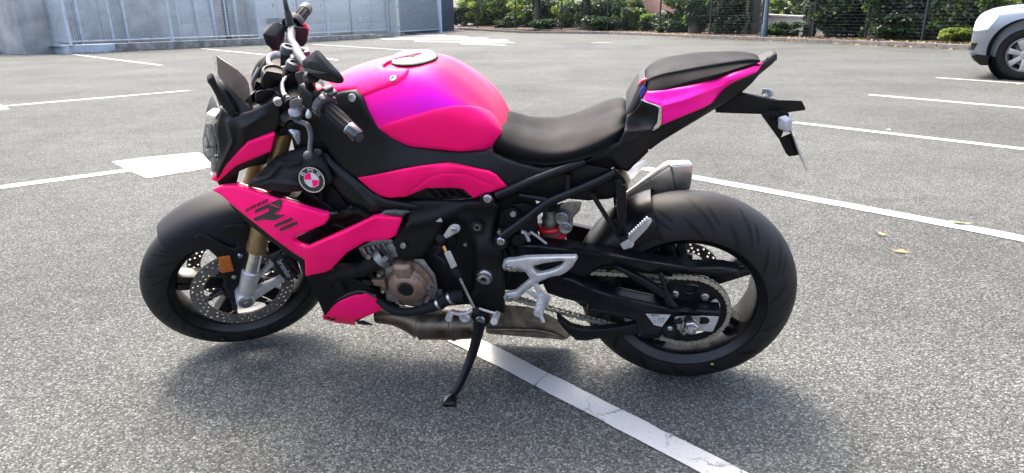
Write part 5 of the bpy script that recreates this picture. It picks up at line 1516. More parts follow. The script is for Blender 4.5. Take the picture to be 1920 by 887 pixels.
add_hull(bm, [U1('c5', x, y, Y) for Y in (.02, .10) for x, y in ((60, 40), (240, 20), (300, 120), (300, 300), (150, 350), (80, 300))], .01)
obj('shock_mount', bm, DARK, bike)
# belly pan
bp_, bpf = panel('belly_pan', PINK, K('c4', [(75, 656), (160, 620), (240, 588), (268, 590), (290, 582), (312, 584), (402, 652), (330, 690), (240, 722), (160, 712), (72, 702)]), K('c4', [(75, 656, .115), (240, 588, .150), (312, 584, .165), (402, 652, .160), (240, 722, .135), (72, 702, .110), (200, 650, .145)]), bike, thick=.012, step=6, mirror=True)
panel('belly_lip', PINK, K('c4', [(70, 700), (160, 711), (240, 721), (236, 747), (150, 737), (72, 718)]), K('c4', [(70, 700, .108), (240, 721, .133), (236, 747, .10), (72, 718, .085)]), bike, thick=.006, step=5, mirror=True)
bm = bmesh.new()
add_hull(bm, [U1('c4', x, y, Y) for Y in (.11, .128) for x, y in ((245, 725), (285, 722), (332, 745), (325, 750), (250, 742))], .001)
add_hull(bm, [U1('c4', x, y, .12) for x, y in ((105, 715), (130, 712), (136, 722), (115, 724))] + [U1('c4', x, y, .114) for x, y in ((105, 715), (130, 712), (136, 722), (115, 724))], .0005)
obj('belly_fin', bm, GLOSS, bike)
bm = bmesh.new()
add_hull(bm, [V3((p.x, p.y * s_, p.z)) for s_ in (-1, 1) for p in [U1('c4', x, y, Y) for x, y, Y in ((90, 650, .10), (240, 595, .135), (310, 590, .15), (395, 650, .145), (240, 735, .09), (80, 712, .08))]], .004)
obj('belly_core', bm, DARK, bike)
panel('belly_bracket', MATTE, K('c2', [(630, 818), (770, 788), (960, 862), (1050, 930), (1000, 955), (830, 1010), (800, 1030), (760, 1060), (740, 1050), (700, 960)]), K('c2', [(630, 818, .185), (770, 788, .185), (1050, 930, .150), (740, 1050, .11)]), bike, thick=.02)
bm = bmesh.new()
add_tube(bm, [U1('c4', 80, 640, .118), U1('c4', 160, 605, .135), U1('c4', 245, 572, .152), U1('c4', 300, 575, .16), U1('c4', 345, 600, .165)], .006, 8, 3)
obj('belly_trim', bm, GLOSS, bike)
# radiator
bm = bmesh.new()
add_hull(bm, [V3((x, y, z)) for y in (-.17, .17) for x, z in ((1.10, .68), (1.13, .68), (1.04, .36), (1.01, .36))], .005)
for k in range(30): add_box(bm, (1.085 + (.01), 0, .0) if False else V3((1.118 - .0024 * k * 1.0 + .004, 0, .67 - .0102 * k)), (.006, .33, .0012))
obj('radiator', bm, DARK, bike)
# ---------------------------------------------------------------- exhaust
bm = bmesh.new()
add_tube(bm, [U1('c4', 350, 690, .02), U1('c4', 440, 697, .02), U1('c4', 520, 715, .02), U1('c4', 580, 735, .02)], [.030, .034, .044, .055], 24, 4)
for yy in (-.06, -.02, .02, .06): add_tube(bm, [V3((1.03, yy, .46)), V3((1.06, yy, .33)), V3((.99, yy * .8, .22)), V3((.90, yy * .4, .19))], .019, 12, 5)
hd = obj('exhaust_header', bm, HEAT, bike)
bm = bmesh.new()
A_, B_ = U1('c4', 572, 738, .02), U1('c4', 850, 742, .02)
add_tube(bm, [A_, A_.lerp(B_, .03), A_.lerp(B_, .06), A_.lerp(B_, .62), A_.lerp(B_, .64), A_.lerp(B_, .68), A_.lerp(B_, .72), A_.lerp(B_, 1.05)], [.050, .056, .054, .054, .057, .057, .053, .047], 36)
obj('catalyst', bm, HEAT, hd)
bm = bmesh.new()
bx = [(905, 690), (955, 660), (1000, 650), (1120, 650), (1250, 690), (1300, 750), (1290, 800), (1220, 822), (1100, 808), (920, 790)]
bx5 = [(30, 690), (60, 655), (110, 640), (250, 650), (330, 680), (400, 715), (465, 775), (470, 805), (440, 825), (300, 812), (30, 792)]
add_hull(bm, [U1('c5', x, y, Y) for Y, s_ in ((.085, 1), (-.10, 1)) for x, y in bx5] , .014, 3)
mb = obj('exhaust_chamber', bm, TITAN, bike)
bm = bmesh.new()
add_tube(bm, [U1('c5', 32, 770, .092), U1('c5', 250, 772, .096), U1('c5', 350, 785, .094), U1('c5', 440, 815, .088)], [.006, .007, .007, .004], 10, 3)
obj('chamber_seam', bm, HEAT, mb)
bm = bmesh.new()
Mu = lambda x, y, Y: U1('c7', x, y, Y)
# muffler on the right-hand side: faceted can
m0 = [Mu(x, y, Y) for x, y, Y in ((110, 880, -.10), (325, 722, -.10), (350, 750, -.085), (370, 880, -.085))]
rear_ = [Mu(x, y, Y) for x, y, Y in ((330, 712, -.12), (450, 712, -.15), (466, 730, -.125), (466, 800, -.10), (450, 868, -.10), (378, 880, -.085), (352, 750, -.085))]
add_hull(bm, [Mu(x, y, Y) for x, y, Y in ((322, 715, -.105), (345, 748, -.085), (376, 885, -.085), (330, 715, -.20), (376, 885, -.20), (345, 740, -.215), (40, 930, -.10), (150, 1000, -.09), (40, 940, -.18), (150, 1000, -.20), (300, 950, -.085))], .006)
mf = obj('muffler', bm, STAIN, bike)
bm = bmesh.new()
add_hull(bm, [Mu(x, y, Y) for Y0 in (0, -.115) for x, y, Y in ((324, 713, -.104 + Y0), (350, 746, -.084 + Y0), (378, 890, -.084 + Y0), (450, 711, -.104 + Y0), (468, 735, -.088 + Y0), (468, 800, -.086 + Y0), (455, 872, -.084 + Y0))], .005)
obj('muffler_end_cap', bm, STAIN, mf)
bm = bmesh.new()
add_tube(bm, [V3((.35, -.12, .25)), V3((.30, -.13, .36)), V3((.22, -.14, .48)), V3((.12, -.145, .56))], .026, 16, 4)
obj('exhaust_pipe', bm, HEAT, bike)
# ---------------------------------------------------------------- rear subframe, peg brackets, shock, hugger
bm = bmesh.new()
S5 = lambda x, y, Y: U1('c5', x, y, Y)
T_ = lambda pts, r: add_tube(bm, [S5(*p) for p in pts], r, 14, 4 if len(pts) > 2 else 0)
T_([(85, 72, .155), (200, 25, .15), (300, -15, .145), (420, -60, .14), (545, -105, .13)], .0125)
T_([(120, 280, .158), (240, 195, .152), (350, 112, .148), (480, 55, .142), (600, 5, .138), (700, -45, .13)], .0135)
T_([(205, 70, .146), (350, 96, .146)], .008)
T_([(460, -40, .14), (455, 45, .14)], .0085)
sf = obj('subframe', bm, FRAMEB, bike)
bm = bmesh.new()
for s_ in (-1,):
    for pts, r in (([(85, 72, .155), (300, -15, .145), (545, -105, .13)], .0125), ([(120, 280, .158), (350, 112, .148), (600, 5, .138)], .0135)):
        add_tube(bm, [V3((p.x, -p.y, p.z)) for p in [S5(*q) for q in pts]], r, 12)
sf = obj('subframe', bm, FRAMEB, bike)
bm = bmesh.new()
add_hull(bm, [S5(x, y, Y) for Y in (-.10, .12) for x, y in ((120, 60), (300, -10), (560, -90), (720, -60), (770, 0), (740, 40), (690, 90), (560, 100), (300, 40))], .012)
add_hull(bm, [V3((x, y, z)) for y in (-.10, .10) for x, z in ((.62, .66), (.62, .80), (.20, .84), (.14, .80), (.30, .72), (.48, .64))], .012)
obj('under_seat_tray', bm, MATTE, bike)
bm = bmesh.new()
add_hull(bm, [S5(x, y, Y) for Y in (.135, .150) for x, y in ((565, 62), (600, 68), (735, 285), (722, 298), (705, 285))], .003)
add_hull(bm, [S5(x, y, Y) for Y in (.135, .155) for x, y in ((700, -10), (735, -5), (770, 290), (745, 312), (725, 300))], .003)
add_hull(bm, [S5(x, y, Y) for Y in (.10, .150) for x, y in ((725, 10), (760, 20), (765, 190), (735, 190))], .004)
add_hull(bm, [S5(x, y, Y) for Y in (.142, .168) for x, y in ((718, 290), (760, 280), (768, 305), (735, 318))], .003)
add_hull(bm, [S5(x, y, Y) for Y in (.138, .145) for x, y in ((690, 200), (735, 190), (745, 270))], .002)
ph_ = obj('peg_hanger', bm, FRAMEB, bike)
bm = bmesh.new()
add_hull(bm, [S5(x, y, Y) for x, y, Y in ((728, 325, .155), (770, 300, .155), (805, 320, .185), (795, 345, .185), (745, 358, .175), (728, 325, .17), (770, 300, .185))], .003)
add_hull(bm, [S5(x, y, Y) for x, y, Y in ((768, 292, .17), (870, 195, .235), (892, 193, .24), (895, 208, .24), (870, 245, .235), (800, 318, .19), (775, 305, .175))] + [S5(x, y, Y) + V3((0, 0, .004)) for x, y, Y in ((768, 288, .165), (868, 193, .225))], .003)
pg = obj('pillion_peg', bm, SILVER, bike)
bm = bmesh.new()
for k in range(9):
    t = k / 8
    p = S5(776 + t * 90, 282 - t * 84, .175 + t * .055) + V3((0, 0, .003))
    add_box(bm, p, (.005, .012, .006), None, .001)
obj('peg_ribs', bm, SILVER, pg)
bm = bmesh.new()
R7 = lambda x, y, Y: U1('c7', x, y, Y)
add_hull(bm, [R7(x, y, Y) for x, y, Y in ((105, 775, -.16), (130, 820, -.16), (210, 700, -.24), (216, 722, -.24), (180, 770, -.2), (150, 735, -.2))], .003)
obj('pillion_peg', bm, SILVER, bike)
bm = bmesh.new()
add_hull(bm, [R7(x, y, Y) for x, y, Y in ((20, 760, -.15), (70, 700, -.14), (130, 830, -.16), (85, 850, -.16), (30, 990, -.15), (75, 980, -.15))], .004)
obj('peg_hanger', bm, FRAMEB, bike)
# shock absorber
s0, s1 = S5(372, 345, .04), S5(372, 120, .045)
dd = (s1 - s0).normalized()
bm = bmesh.new()
Lsh = (s1 - s0).length
add_lathe(bm, s0 - dd * .06, dd, [(0, 0), (.014, 0), (.014, Lsh * .6), (.033, Lsh * .62 + .0), (.036, Lsh * .66 + .02), (.034, Lsh * .75 + .03), (.027, Lsh * .78 + .03), (.029, Lsh * .9 + .03), (.025, Lsh * .95 + .03), (.027, Lsh + .05), (0, Lsh + .05)], 28)
sk = obj('shock_absorber', bm, CAST, bike)
bm = bmesh.new()
for x, y, Y, r, h in ((427, 178, .075, .020, .018), (445, 228, .08, .0195, .016)):
    add_lathe(bm, S5(x, y, Y), (0, 1, 0), [(0, -.04), (r, -.04), (r, h), (r * .8, h + .003), (r * .55, h + .001), (r * .45, h + .003), (0, h + .001)], 20)
add_hull(bm, [S5(x, y, Y) for Y in (.0, .07) for x, y in ((415, 120), (460, 105), (530, 105), (520, 150), (475, 165), (465, 210), (420, 200))], .006)
obj('damper_reservoir', bm, CAST, sk)
bm = bmesh.new()
n1_ = dd.orthogonal().normalized(); n2_ = dd.cross(n1_)
hel = [s0 - dd * .055 + dd * (.145 * t) + (n1_ * math.cos(t * 2 * math.pi * 4.4) + n2_ * math.sin(t * 2 * math.pi * 4.4)) * .037 for t in np.linspace(0, 1, 120)]
add_tube(bm, hel, .0088, 10)
obj('spring', bm, REDM, sk)
bm = bmesh.new()
add_tube(bm, [S5(215, 262, .12), S5(235, 270, .12), S5(255, 310, .12)], .006, 8, 3)
add_tube(bm, [S5(262, 262, .12), S5(300, 288, .12), S5(345, 324, .12)], .004, 8)
obj('brake_lines', bm, SILVER, bike)
# hugger (rear mudguard) as an arched shell over the front of the tyre
rows = []; N = 22
a0, a1 = math.radians(66), math.radians(166)
for i in range(N + 1):
    a = a0 + (a1 - a0) * i / N   # measured from -X... front is +X
    t = i / N
    row = []
    rad0 = .336 + .012 * t
    for s_ in np.linspace(-1, 1, 15):
        k = abs(s_)
        hw_ = .098 - .010 * (1 - min(1, t * 4))
        if k < .65: yy, rd = hw_ * k / .65, rad0 - .035 * (k / .65) ** 2.5
        else: yy, rd = hw_ + .006 * (k - .65) / .35, rad0 - .035 - (.030 + .03 * t) * (k - .65) / .35
        row.append(V3((rd * math.cos(math.pi - a), math.copysign(yy, s_), .32 + rd * math.sin(math.pi - a))))
    rows.append(row)
rows = [[V3((-p.x if False else p.x, p.y, p.z)) for p in r_] for r_ in rows]
# a runs from above the axle forwards
rows = []
for i in range(N + 1):
    a = math.radians(69) - (math.radians(69) - math.radians(-5)) * i / N
    t = i / N; row = []
    rad0 = .338 + .004 * t
    for s_ in np.linspace(-1, 1, 15):
        k = abs(s_); hw_ = .094
        if k < .65: yy, rd = hw_ * k / .65, rad0 - .040 * (k / .65) ** 2.5
        else: yy, rd = hw_ + .008 * (k - .65) / .35, rad0 - .040 - .045 * (k - .65) / .35
        row.append(V3((rd * math.cos(a), math.copysign(yy, s_), .32 + rd * math.sin(a))))
    rows.append(row)
pts = [p for r_ in rows for p in r_]; tris = []
for i in range(N):
    for j in range(14):
        q = i * 15 + j; tris += [(q, q + 1, q + 16), (q, q + 16, q + 15)]
hug = obj('hugger', solidify(pts, tris, [-(p - V3((0, p.y * .5, .32))).normalized() * .003 for p in pts]), SATIN, bike)
# ---------------------------------------------------------------- swing arm
sw_pts = K('c5', [(170, 352), (205, 322), (260, 318), (340, 325), (500, 343), (640, 368), (800, 395), (950, 418), (1110, 440)]) + K('c6', [(600, 372), (668, 388), (664, 412), (640, 420), (560, 416), (420, 405), (300, 402)]) + K('c5', [(1000, 497), (860, 478), (700, 445), (640, 440), (585, 470), (560, 500), (540, 515), (460, 492), (400, 480), (330, 470), (240, 430), (190, 390)])
swa, swf = panel('swingarm', FRAMEB, sw_pts, K('c5', [(180, 352, .125), (340, 325, .130), (800, 395, .140), (1110, 440, .142), (560, 500, .135), (300, 430, .13)]) + K('c6', [(665, 400, .140), (400, 403, .142)]), bike, thick=.034, step=7, er=8, ed=.010,
                ridges=[(K('c5', [(210, 340), (500, 362), (1100, 458)]), 8, .008, 'line')])
lo_pts = K('c5', [(330, 540), (365, 485), (430, 485), (490, 498), (560, 535), (640, 568), (760, 598), (880, 622), (1000, 640), (1109, 672)]) + K('c6', [(230, 498), (330, 528), (400, 552), (480, 558), (584, 566), (582, 592), (480, 580), (380, 582), (362, 600), (330, 640), (250, 592)])
lo_pts = K('c5', [(330, 540), (365, 485), (430, 485), (490, 498), (560, 535), (640, 565), (760, 596), (880, 622), (960, 640), (1000, 655), (1109, 668)]) + K('c6', [(480, 556), (584, 563), (583, 590), (470, 583), (400, 584), (372, 600), (352, 655), (310, 690), (235, 680), (225, 640), (215, 610), (100, 585), (0, 565)]) + K('c5', [(560, 640), (420, 605), (350, 580)])
panel('swingarm_beam', FRAMEB, lo_pts, K('c5', [(330, 540, .135), (430, 485, .138), (640, 565, .150), (880, 622, .158), (560, 640, .150), (1109, 668, .158)]) + K('c6', [(584, 575, .160), (310, 690, .160), (100, 585, .155)]), bike, thick=.036, step=6, er=8, ed=.010,
      ridges=[(K('c5', [(420, 500), (640, 588), (1000, 672)]), 7, .007, 'line')])
def strut(pts, y, nm, m_=FRAMEB, th=.014):
    o, _ = panel(nm, m_, pts, y, bike, thick=th, step=4, er=4, ed=.004); return o
strut(K('c6', [(112, 372), (140, 372), (250, 425), (340, 478), (352, 490), (350, 520), (336, 516), (230, 448)]), .152, 'swingarm_strut')
strut(K('c6', [(310, 400), (332, 400), (352, 470), (368, 510), (405, 556), (352, 560), (336, 520), (340, 490)]), .155, 'swingarm_strut')
strut(K('c5', [(398, 700), (430, 725), (470, 755), (540, 772), (640, 768), (760, 752), (840, 732), (862, 760), (860, 795), (740, 800), (640, 812), (560, 828), (500, 826), (468, 800), (430, 760), (405, 725)]), .145, 'chain_guard', MATTE, .02)
bm = bmesh.new()
A8 = lambda x, y, Y: U1('d8', x, y, Y)
add_hull(bm, [A8(x, y, Y) for Y in (.136, .146) for x, y in ((372, 500), (590, 495), (745, 503), (735, 540), (692, 630), (560, 622), (385, 612))], .002)
axp = obj('axle_plate', bm, SILVER, bike)
bm = bmesh.new()
add_hull(bm, [A8(x, y, Y) for Y in (.142, .1475) for x, y in ((575, 508), (640, 506), (668, 525), (668, 550), (645, 566), (575, 568))], .003)
obj('axle_slot', bm, DARK, axp)
bm = bmesh.new()
add_hull(bm, [A8(x, y, Y) for Y in (.145, .158) for x, y in ((432, 496), (592, 500), (578, 620), (425, 610))], .002)
obj('adjuster_block', bm, CAST, axp)
bm = bmesh.new()
nutc = A8(510, 568, .158)
add_lathe(bm, nutc, (0, 1, 0), [(0, 0), (.0245, 0), (.0245, .004), (.0, .004)], 32)
add_lathe(bm, nutc, (0, 1, 0), [(0, .002), (.0215, .002), (.0215, .017), (.019, .020), (0, .020)], 6)
add_lathe(bm, nutc, (0, 1, 0), [(.0085, .015), (.0145, .015), (.0145, .029), (.0125, .030), (.0095, .030), (.0085, .022), (0, .022)], 24)
obj('axle_nut', bm, STEEL, axp)
bm = bmesh.new()
add_lathe(bm, A8(338, 600, .150), (0, 1, 0), [(0, 0), (.020, 0), (.021, .010), (.017, .020), (.012, .024), (0, .024)], 24)
add_tube(bm, [A8(372, 545, .150), A8(440, 540, .155)], .008, 10)
bo = obj('bobbin', bm, RUBBER, axp)
bm = bmesh.new(); add_bolt(bm, A8(336, 630, .176) + V3((0, 0, .012)), (0, 1, 0), .007, .003); add_hull(bm, [A8(x, y, Y) for Y in (.14, .152) for x, y in ((372, 505), (415, 500), (410, 545), (378, 550))], .002); obj('bobbin_bolt', bm, STEEL, bo)
lb, lbf = panel('warning_label', LABELW, K('d8', [(136, 482), (343, 490), (271, 590), (205, 572)]), .1625, bike, thick=.002, step=4, er=1, ed=0)
text_on('lettering', DARK, "BMW", K('d8', [(182, 500)])[0], (64 * .2256, 2 * .2256), (2 * .2256, -13 * .2256), lbf, lb, lift=.001)
bm = bmesh.new()
for (a, b) in (((190, 515), (222, 522)), ((195, 535), (222, 540)), ((240, 520), (240, 558)), ((240, 520), (254, 512)), ((262, 520), (262, 560)), ((262, 520), (276, 512)), ((282, 522), (282, 552)), ((282, 522), (298, 514)), ((205, 552), (225, 556))):
    add_tube(bm, [A8(*a, .1640), A8(*b, .1640)], .0007, 5)
obj('label_symbols', bm, GREYD, lb)
panel('label_border', DARK, K('d8', [(128, 477), (352, 485), (273, 600), (198, 580)]), .1612, bike, thick=.002, step=5, er=1, ed=0)
# rider foot peg hanger (left)
hgm, hgf = panel('footpeg_hanger', SILVER, K('c5', [(115, 440), (122, 415), (145, 405), (190, 402), (235, 393), (330, 390), (500, 388), (508, 400), (480, 445), (455, 468), (415, 490), (370, 495), (310, 522), (255, 560), (200, 608), (160, 626), (132, 625), (122, 605), (135, 580), (185, 572), (235, 530), (262, 508), (235, 470), (205, 452), (150, 462), (122, 458)]),
                 K('c5', [(120, 430, .178), (230, 400, .195), (330, 390, .205), (505, 395, .210), (415, 490, .208), (262, 508, .200), (130, 610, .178), (235, 470, .198)]), bike, thick=.010, step=4, er=5, ed=.006,
                 holes=[K('c5', [(272, 442), (330, 425), (440, 410), (425, 440), (380, 462), (300, 480), (280, 460)])])
for x, y in ((150, 445), (155, 610)): bolt('hanger_bolt', hgm, S5(x, y, .184), (0, 1, 0), .010)
bm = bmesh.new()
add_hull(bm, [S5(x, y, Y) for Y in (.19, .200) for x, y in ((230, 570), (255, 560), (310, 590), (320, 620), (300, 620))], .003)
add_hull(bm, [S5(x, y, Y) for Y in (.188, .200) for x, y in ((270, 535), (300, 528), (330, 580), (320, 610), (298, 585))], .003)
add_hull(bm, [S5(x, y, Y) for Y in (.195, .225) for x, y in ((290, 590), (330, 572), (368, 598), (362, 625), (345, 650), (300, 640))], .004)
pgb = obj('peg_bracket', bm, SILVER, hgm)
bm = bmesh.new()
P0_, P1_ = S5(325, 600, .22), S5(303, 690, .30)
add_tube(bm, [P0_, P0_.lerp(P1_, .1), P1_], [.0105, .0125, .0110], 16, flat=.8)
for k in range(8):
    p = P0_.lerp(P1_, .2 + .75 * k / 7)
    add_lathe(bm, p, (P1_ - P0_), [(.008, -.002), (.0136, -.0012), (.0136, .0012), (.008, .002)], 14, True)
add_tube(bm, [S5(310, 685, .295), S5(330, 732, .30)], [.006, .005], 10)
obj('footpeg', bm, SILVER, bike)
# rear brake caliper on the right
bm = bmesh.new()
add_hull(bm, [U1('c6', x, y, Y) for Y in (-.12, -.07) for x, y in ((275, 295), (330, 270), (420, 280), (400, 370), (300, 340))], .006)
add_lathe(bm, U1('c6', 295, 305, -.05), (0, 1, 0), [(0, -.02), (.016, -.02), (.016, .01), (0, .012)], 16)
obj('brake_caliper', bm, DARK, bike)
bm = bmesh.new()
add_hull(bm, [V3((x, y, z)) for y in (-.15, -.12) for x, z in ((.55, .50), (.62, .40), (.55, .36), (.05, .28), (-.03, .30), (-.03, .36), (.10, .40))], .01)
add_hull(bm, [V3((x, y, z)) for y in (-.13, .10) for x, z in ((.66, .52), (.66, .36), (.53, .36), (.50, .42), (.53, .50))], .015)
add_hull(bm, [V3((x, y, z)) for y in (-.10, .085) for x, z in ((.62, .50), (.62, .33), (.50, .335), (.40, .37), (.38, .42), (.45, .50))], .01)
obj('swingarm_body', bm, FRAMEB, bike)
# pale far-side splash guard seen through the spokes

# ================================================================== BACKGROUND
CONC = mat('old_concrete', (.19, .185, .17), .85, noise=(3.5, .55), bump=(40, .5))
CONCB = mat('painted_concrete', (.33, .37, .40), .75, noise=(3.0, .2), bump=(40, .25))
FENB = mat('fence_paint', (.40, .46, .51), .5, .1, noise=(6, .15))
CLAD = mat('grey_cladding', (.29, .29, .275), .6, .0, noise=(1.6, .35))
CABI = mat('cabinet_paint', (.42, .42, .40), .5, .0, noise=(2, .22))
CABS = mat('cabinet_door', (.45, .45, .43), .48, .0, noise=(4, .08))
WHT = mat('white_render', (.38, .385, .375), .8, noise=(2, .12), bump=(30, .2))
BEI = mat('beige_render', (.30, .275, .235), .8, noise=(2, .2))
SOIL = mat('soil', (.075, .052, .036), .95, noise=(8, .5), bump=(25, .8))
KERB = mat('kerb_stone', (.15, .138, .118), .85, noise=(6, .3), bump=(60, .5))
DGF = mat('dark_fence', (.020, .028, .030), .5, .2, noise=(10, .2))
POLE = mat('grey_pole', (.075, .095, .125), .5, .3, noise=(5, .15))
BARK = mat('bark', (.060, .048, .036), .95, noise=(14, .5), bump=(30, .9))
PAPER = mat('paper_sheet', (.75, .77, .80), .7)
def leafmat(name, col, tr=.25):
    m = mat(name, col, .42, noise=(3, .35))
    b = m.node_tree.nodes["Principled BSDF"]; n = m.node_tree
    t = n.nodes.new("ShaderNodeBsdfTranslucent"); t.inputs[0].default_value = (col[0] * 1.8, col[1] * 1.9, col[2] * .9, 1)
    mx = n.nodes.new("ShaderNodeMixShader"); mx.inputs[0].default_value = tr
    o = n.nodes["Material Output"]
    n.links.new(b.outputs[0], mx.inputs[1]); n.links.new(t.outputs[0], mx.inputs[2]); n.links.new(mx.outputs[0], o.inputs[0])
    return m
LD = leafmat('leaf_dark', (.020, .040, .020)); LM = leafmat('leaf_mid', (.042, .080, .028), .35); LL = leafmat('leaf_light', (.13, .19, .042), .45); LY = leafmat('leaf_yellow', (.25, .28, .06), .45)
LB = leafmat('leaf_dry', (.24, .13, .045), .15); LP = leafmat('leaf_pale', (.50, .48, .36), .2)

# low concrete wall with the mesh fence on top
foot = [gl(62, 96.5), gl(130, 101.5), gl(500, 84), gl(706, 72), gl(765, 64.5)]
WH = .27
def wallbox(name, a, b, th, h, m, par=None, ext=0, z0=-.05, dz=0.0, side=1):
    d = (b - a).normalized(); n_ = Vector((-d.y, d.x, 0)) * side
    a = a - d * ext; b = b + d * ext
    bm = bmesh.new()
    k = max(1, int((b - a).length / .8)); low = []
    for i in range(k + 1):
        p = a.lerp(b, i / k); g_ = gz(p.x, p.y)
        low.append((p, g_))
    sec = []
    for p, g_ in low:
        sec.append([bm.verts.new((q.x, q.y, g_ + z)) for q, z in ((p, z0), (p, h + dz), (p + n_ * th, h + dz), (p + n_ * th, z0))])
    for s0_, s1_ in zip(sec, sec[1:]):
        for i in range(4): bm.faces.new((s0_[i], s0_[(i + 1) % 4], s1_[(i + 1) % 4], s1_[i]))
    bm.faces.new(sec[0]); bm.faces.new(sec[-1][::-1])
    bmesh.ops.recalc_face_normals(bm, faces=bm.faces)
    bevel(bm, .012, 1, 40)
    return obj(name, bm, m, par, recalc=True)
lw = thing('low_wall', 'low stained concrete wall under the blue mesh fence, its corner end painted pale blue', 'wall')
mid = foot[1].lerp(foot[2], .20)
wallbox('painted_end', foot[0], foot[1], .22, WH, CONCB, lw)
wallbox('painted_end', foot[1] + (mid - foot[1]).normalized() * .02, mid, .22, WH + .003, CONCB, lw)
wallbox('wall_body', mid, foot[2], .22, WH, CONC, lw)
wallbox('wall_body', foot[2], foot[3], .22, WH - .05, CONC, lw)
wallbox('wall_body', foot[3], foot[4], .22, .14, CONC, lw)
def on_wall(u):
    """point on the wall's centre line under the image column u"""
    best = None
    for a, b in zip(foot, foot[1:]):
        for k in range(201):
            p = a.lerp(b, k / 200)
            w = Vector((p.x, p.y, gz(p.x, p.y))) - CAMP
            f = w.dot(_F); uu = W0 / 2 + FPX * (w.dot(_R) * cr - w.dot(_U) * sr) / f
            if best is None or abs(uu - u) < best[0]: best = (abs(uu - u), p, (b - a).normalized())
    n_ = Vector((-best[2].y, best[2].x, 0))
    return best[1] + n_ * .11
FH = 2.1
pu = [66, 131, 331, 492, 622, 733]
posts = [on_wall(u) for u in pu] + [gl(826, 62)]
fence_lab = ['narrow blue mesh fence panel next to the blue gate pillar', 'wide blue mesh fence panel standing on the blue-painted end of the low wall', 'blue mesh fence panel behind the handlebar of the motorcycle',
             'blue mesh fence panel left of the one carrying a white notice', 'blue mesh fence panel in front of the cabinet with a white notice', 'blue mesh panel nearest the thick corner post']
for i in range(6):
    a, b = posts[i], posts[i + 1]
    base = WH if i < 5 else .12
    ga, gb = gz(a.x, a.y), gz(b.x, b.y)
    t = thing('mesh_fence_panel', fence_lab[i], 'fence', (a.x, a.y, ga), 0, 'blue mesh fence panels on the low wall')
    d = (b - a); L = d.length; d = d.normalized()
    loc = lambda s, z: Vector((d.x * s, d.y * s, z + (gb - ga) * s / L))
    bm = bmesh.new()
    zb = base + .11
    for z in (zb, FH):
        A_, B_ = loc(0, z), loc(L, z)
        add_tube(bm, [A_, B_], .024, 4)
    rl = obj('rail', bm, FENB, t)
    bm = bmesh.new()
    nx = int(L / .075)
    for k in range(1, nx): add_tube(bm, [loc(L * k / nx, zb), loc(L * k / nx, FH)], .0062, 3, cap=False)
    nz = int((FH - zb) / .055)
    for k in range(1, nz): add_tube(bm, [loc(0, zb + (FH - zb) * k / nz), loc(L, zb + (FH - zb) * k / nz)], .0062, 3, cap=False)
    obj('wire_mesh', bm, FENB, t)
    bm = bmesh.new()
    add_tube(bm, [loc(0, base - .02), loc(0, FH + .06)], .045, 4)
    add_hull(bm, [loc(0, base) + Vector((x, y, z)) for x in (-.08, .08) for y in (-.08, .08) for z in (-.004, .012)], .002)
    obj('post', bm, FENB, t)
    if i in (1, 2):
        bm = bmesh.new()
        s_ = L * (.40 if i == 1 else .62)
        add_tube(bm, [loc(s_, zb), loc(s_, FH)], .028, 4)
        obj('stiffener', bm, FENB, t)
cp = posts[6]
t = thing('corner_post', 'thick blue square post at the right end of the mesh fence', 'post', (cp.x, cp.y, gz(cp.x, cp.y)))
bm = bmesh.new(); add_box(bm, (0, 0, 1.3), (.17, .17, 2.7), Matrix.Rotation(.6, 3, 'Z'), .008); obj('shaft', bm, FENB, t)
bm = bmesh.new(); add_box(bm, (0, 0, .010), (.26, .26, .02), Matrix.Rotation(.6, 3, 'Z'), .003); obj('base_plate', bm, FENB, t)
# gate pillar at the far left
gp = gl(0, 92)
t = thing('gate_pillar', 'broad pale blue painted pillar at the left edge beside the fence', 'pillar', (gp.x, gp.y, gz(gp.x, gp.y)))
dW = (foot[1] - foot[0]).normalized()
pq = gl(24, 84)
bm = bmesh.new()
add_box(bm, (pq.x - gp.x - 1.45, pq.y - gp.y + .35, 1.3), (1.2, .4, 2.8), Matrix.Rotation(-.35, 3, 'Z'), .015); obj('pillar_body', bm, CONCB, t)
kb = wallbox('kerb_stone', gl(-40, 103), gl(64, 97), .25, .13, KERB); tag(kb, 'short grey kerb stone at the foot of the pale blue pillar', 'kerb')
# strip of soil and dead leaves behind the low wall
bm = bmesh.new()
n_ = Vector((-(foot[2] - foot[1]).y, (foot[2] - foot[1]).x, 0)).normalized()
q = [foot[0] + n_ * .2, foot[1] + n_ * .2, foot[2] + n_ * .2, foot[3] + n_ * .2, foot[3] + n_ * 2.5, foot[2] + n_ * 3, foot[1] + n_ * 3.2, foot[0] + n_ * 2]
f = bm.faces.new([bm.verts.new((p.x, p.y, gz(p.x, p.y) + WH - .06)) for p in q]); bmesh.ops.triangulate(bm, faces=[f])
tag(obj('soil', bm, SOIL), None, None, None, 'structure')
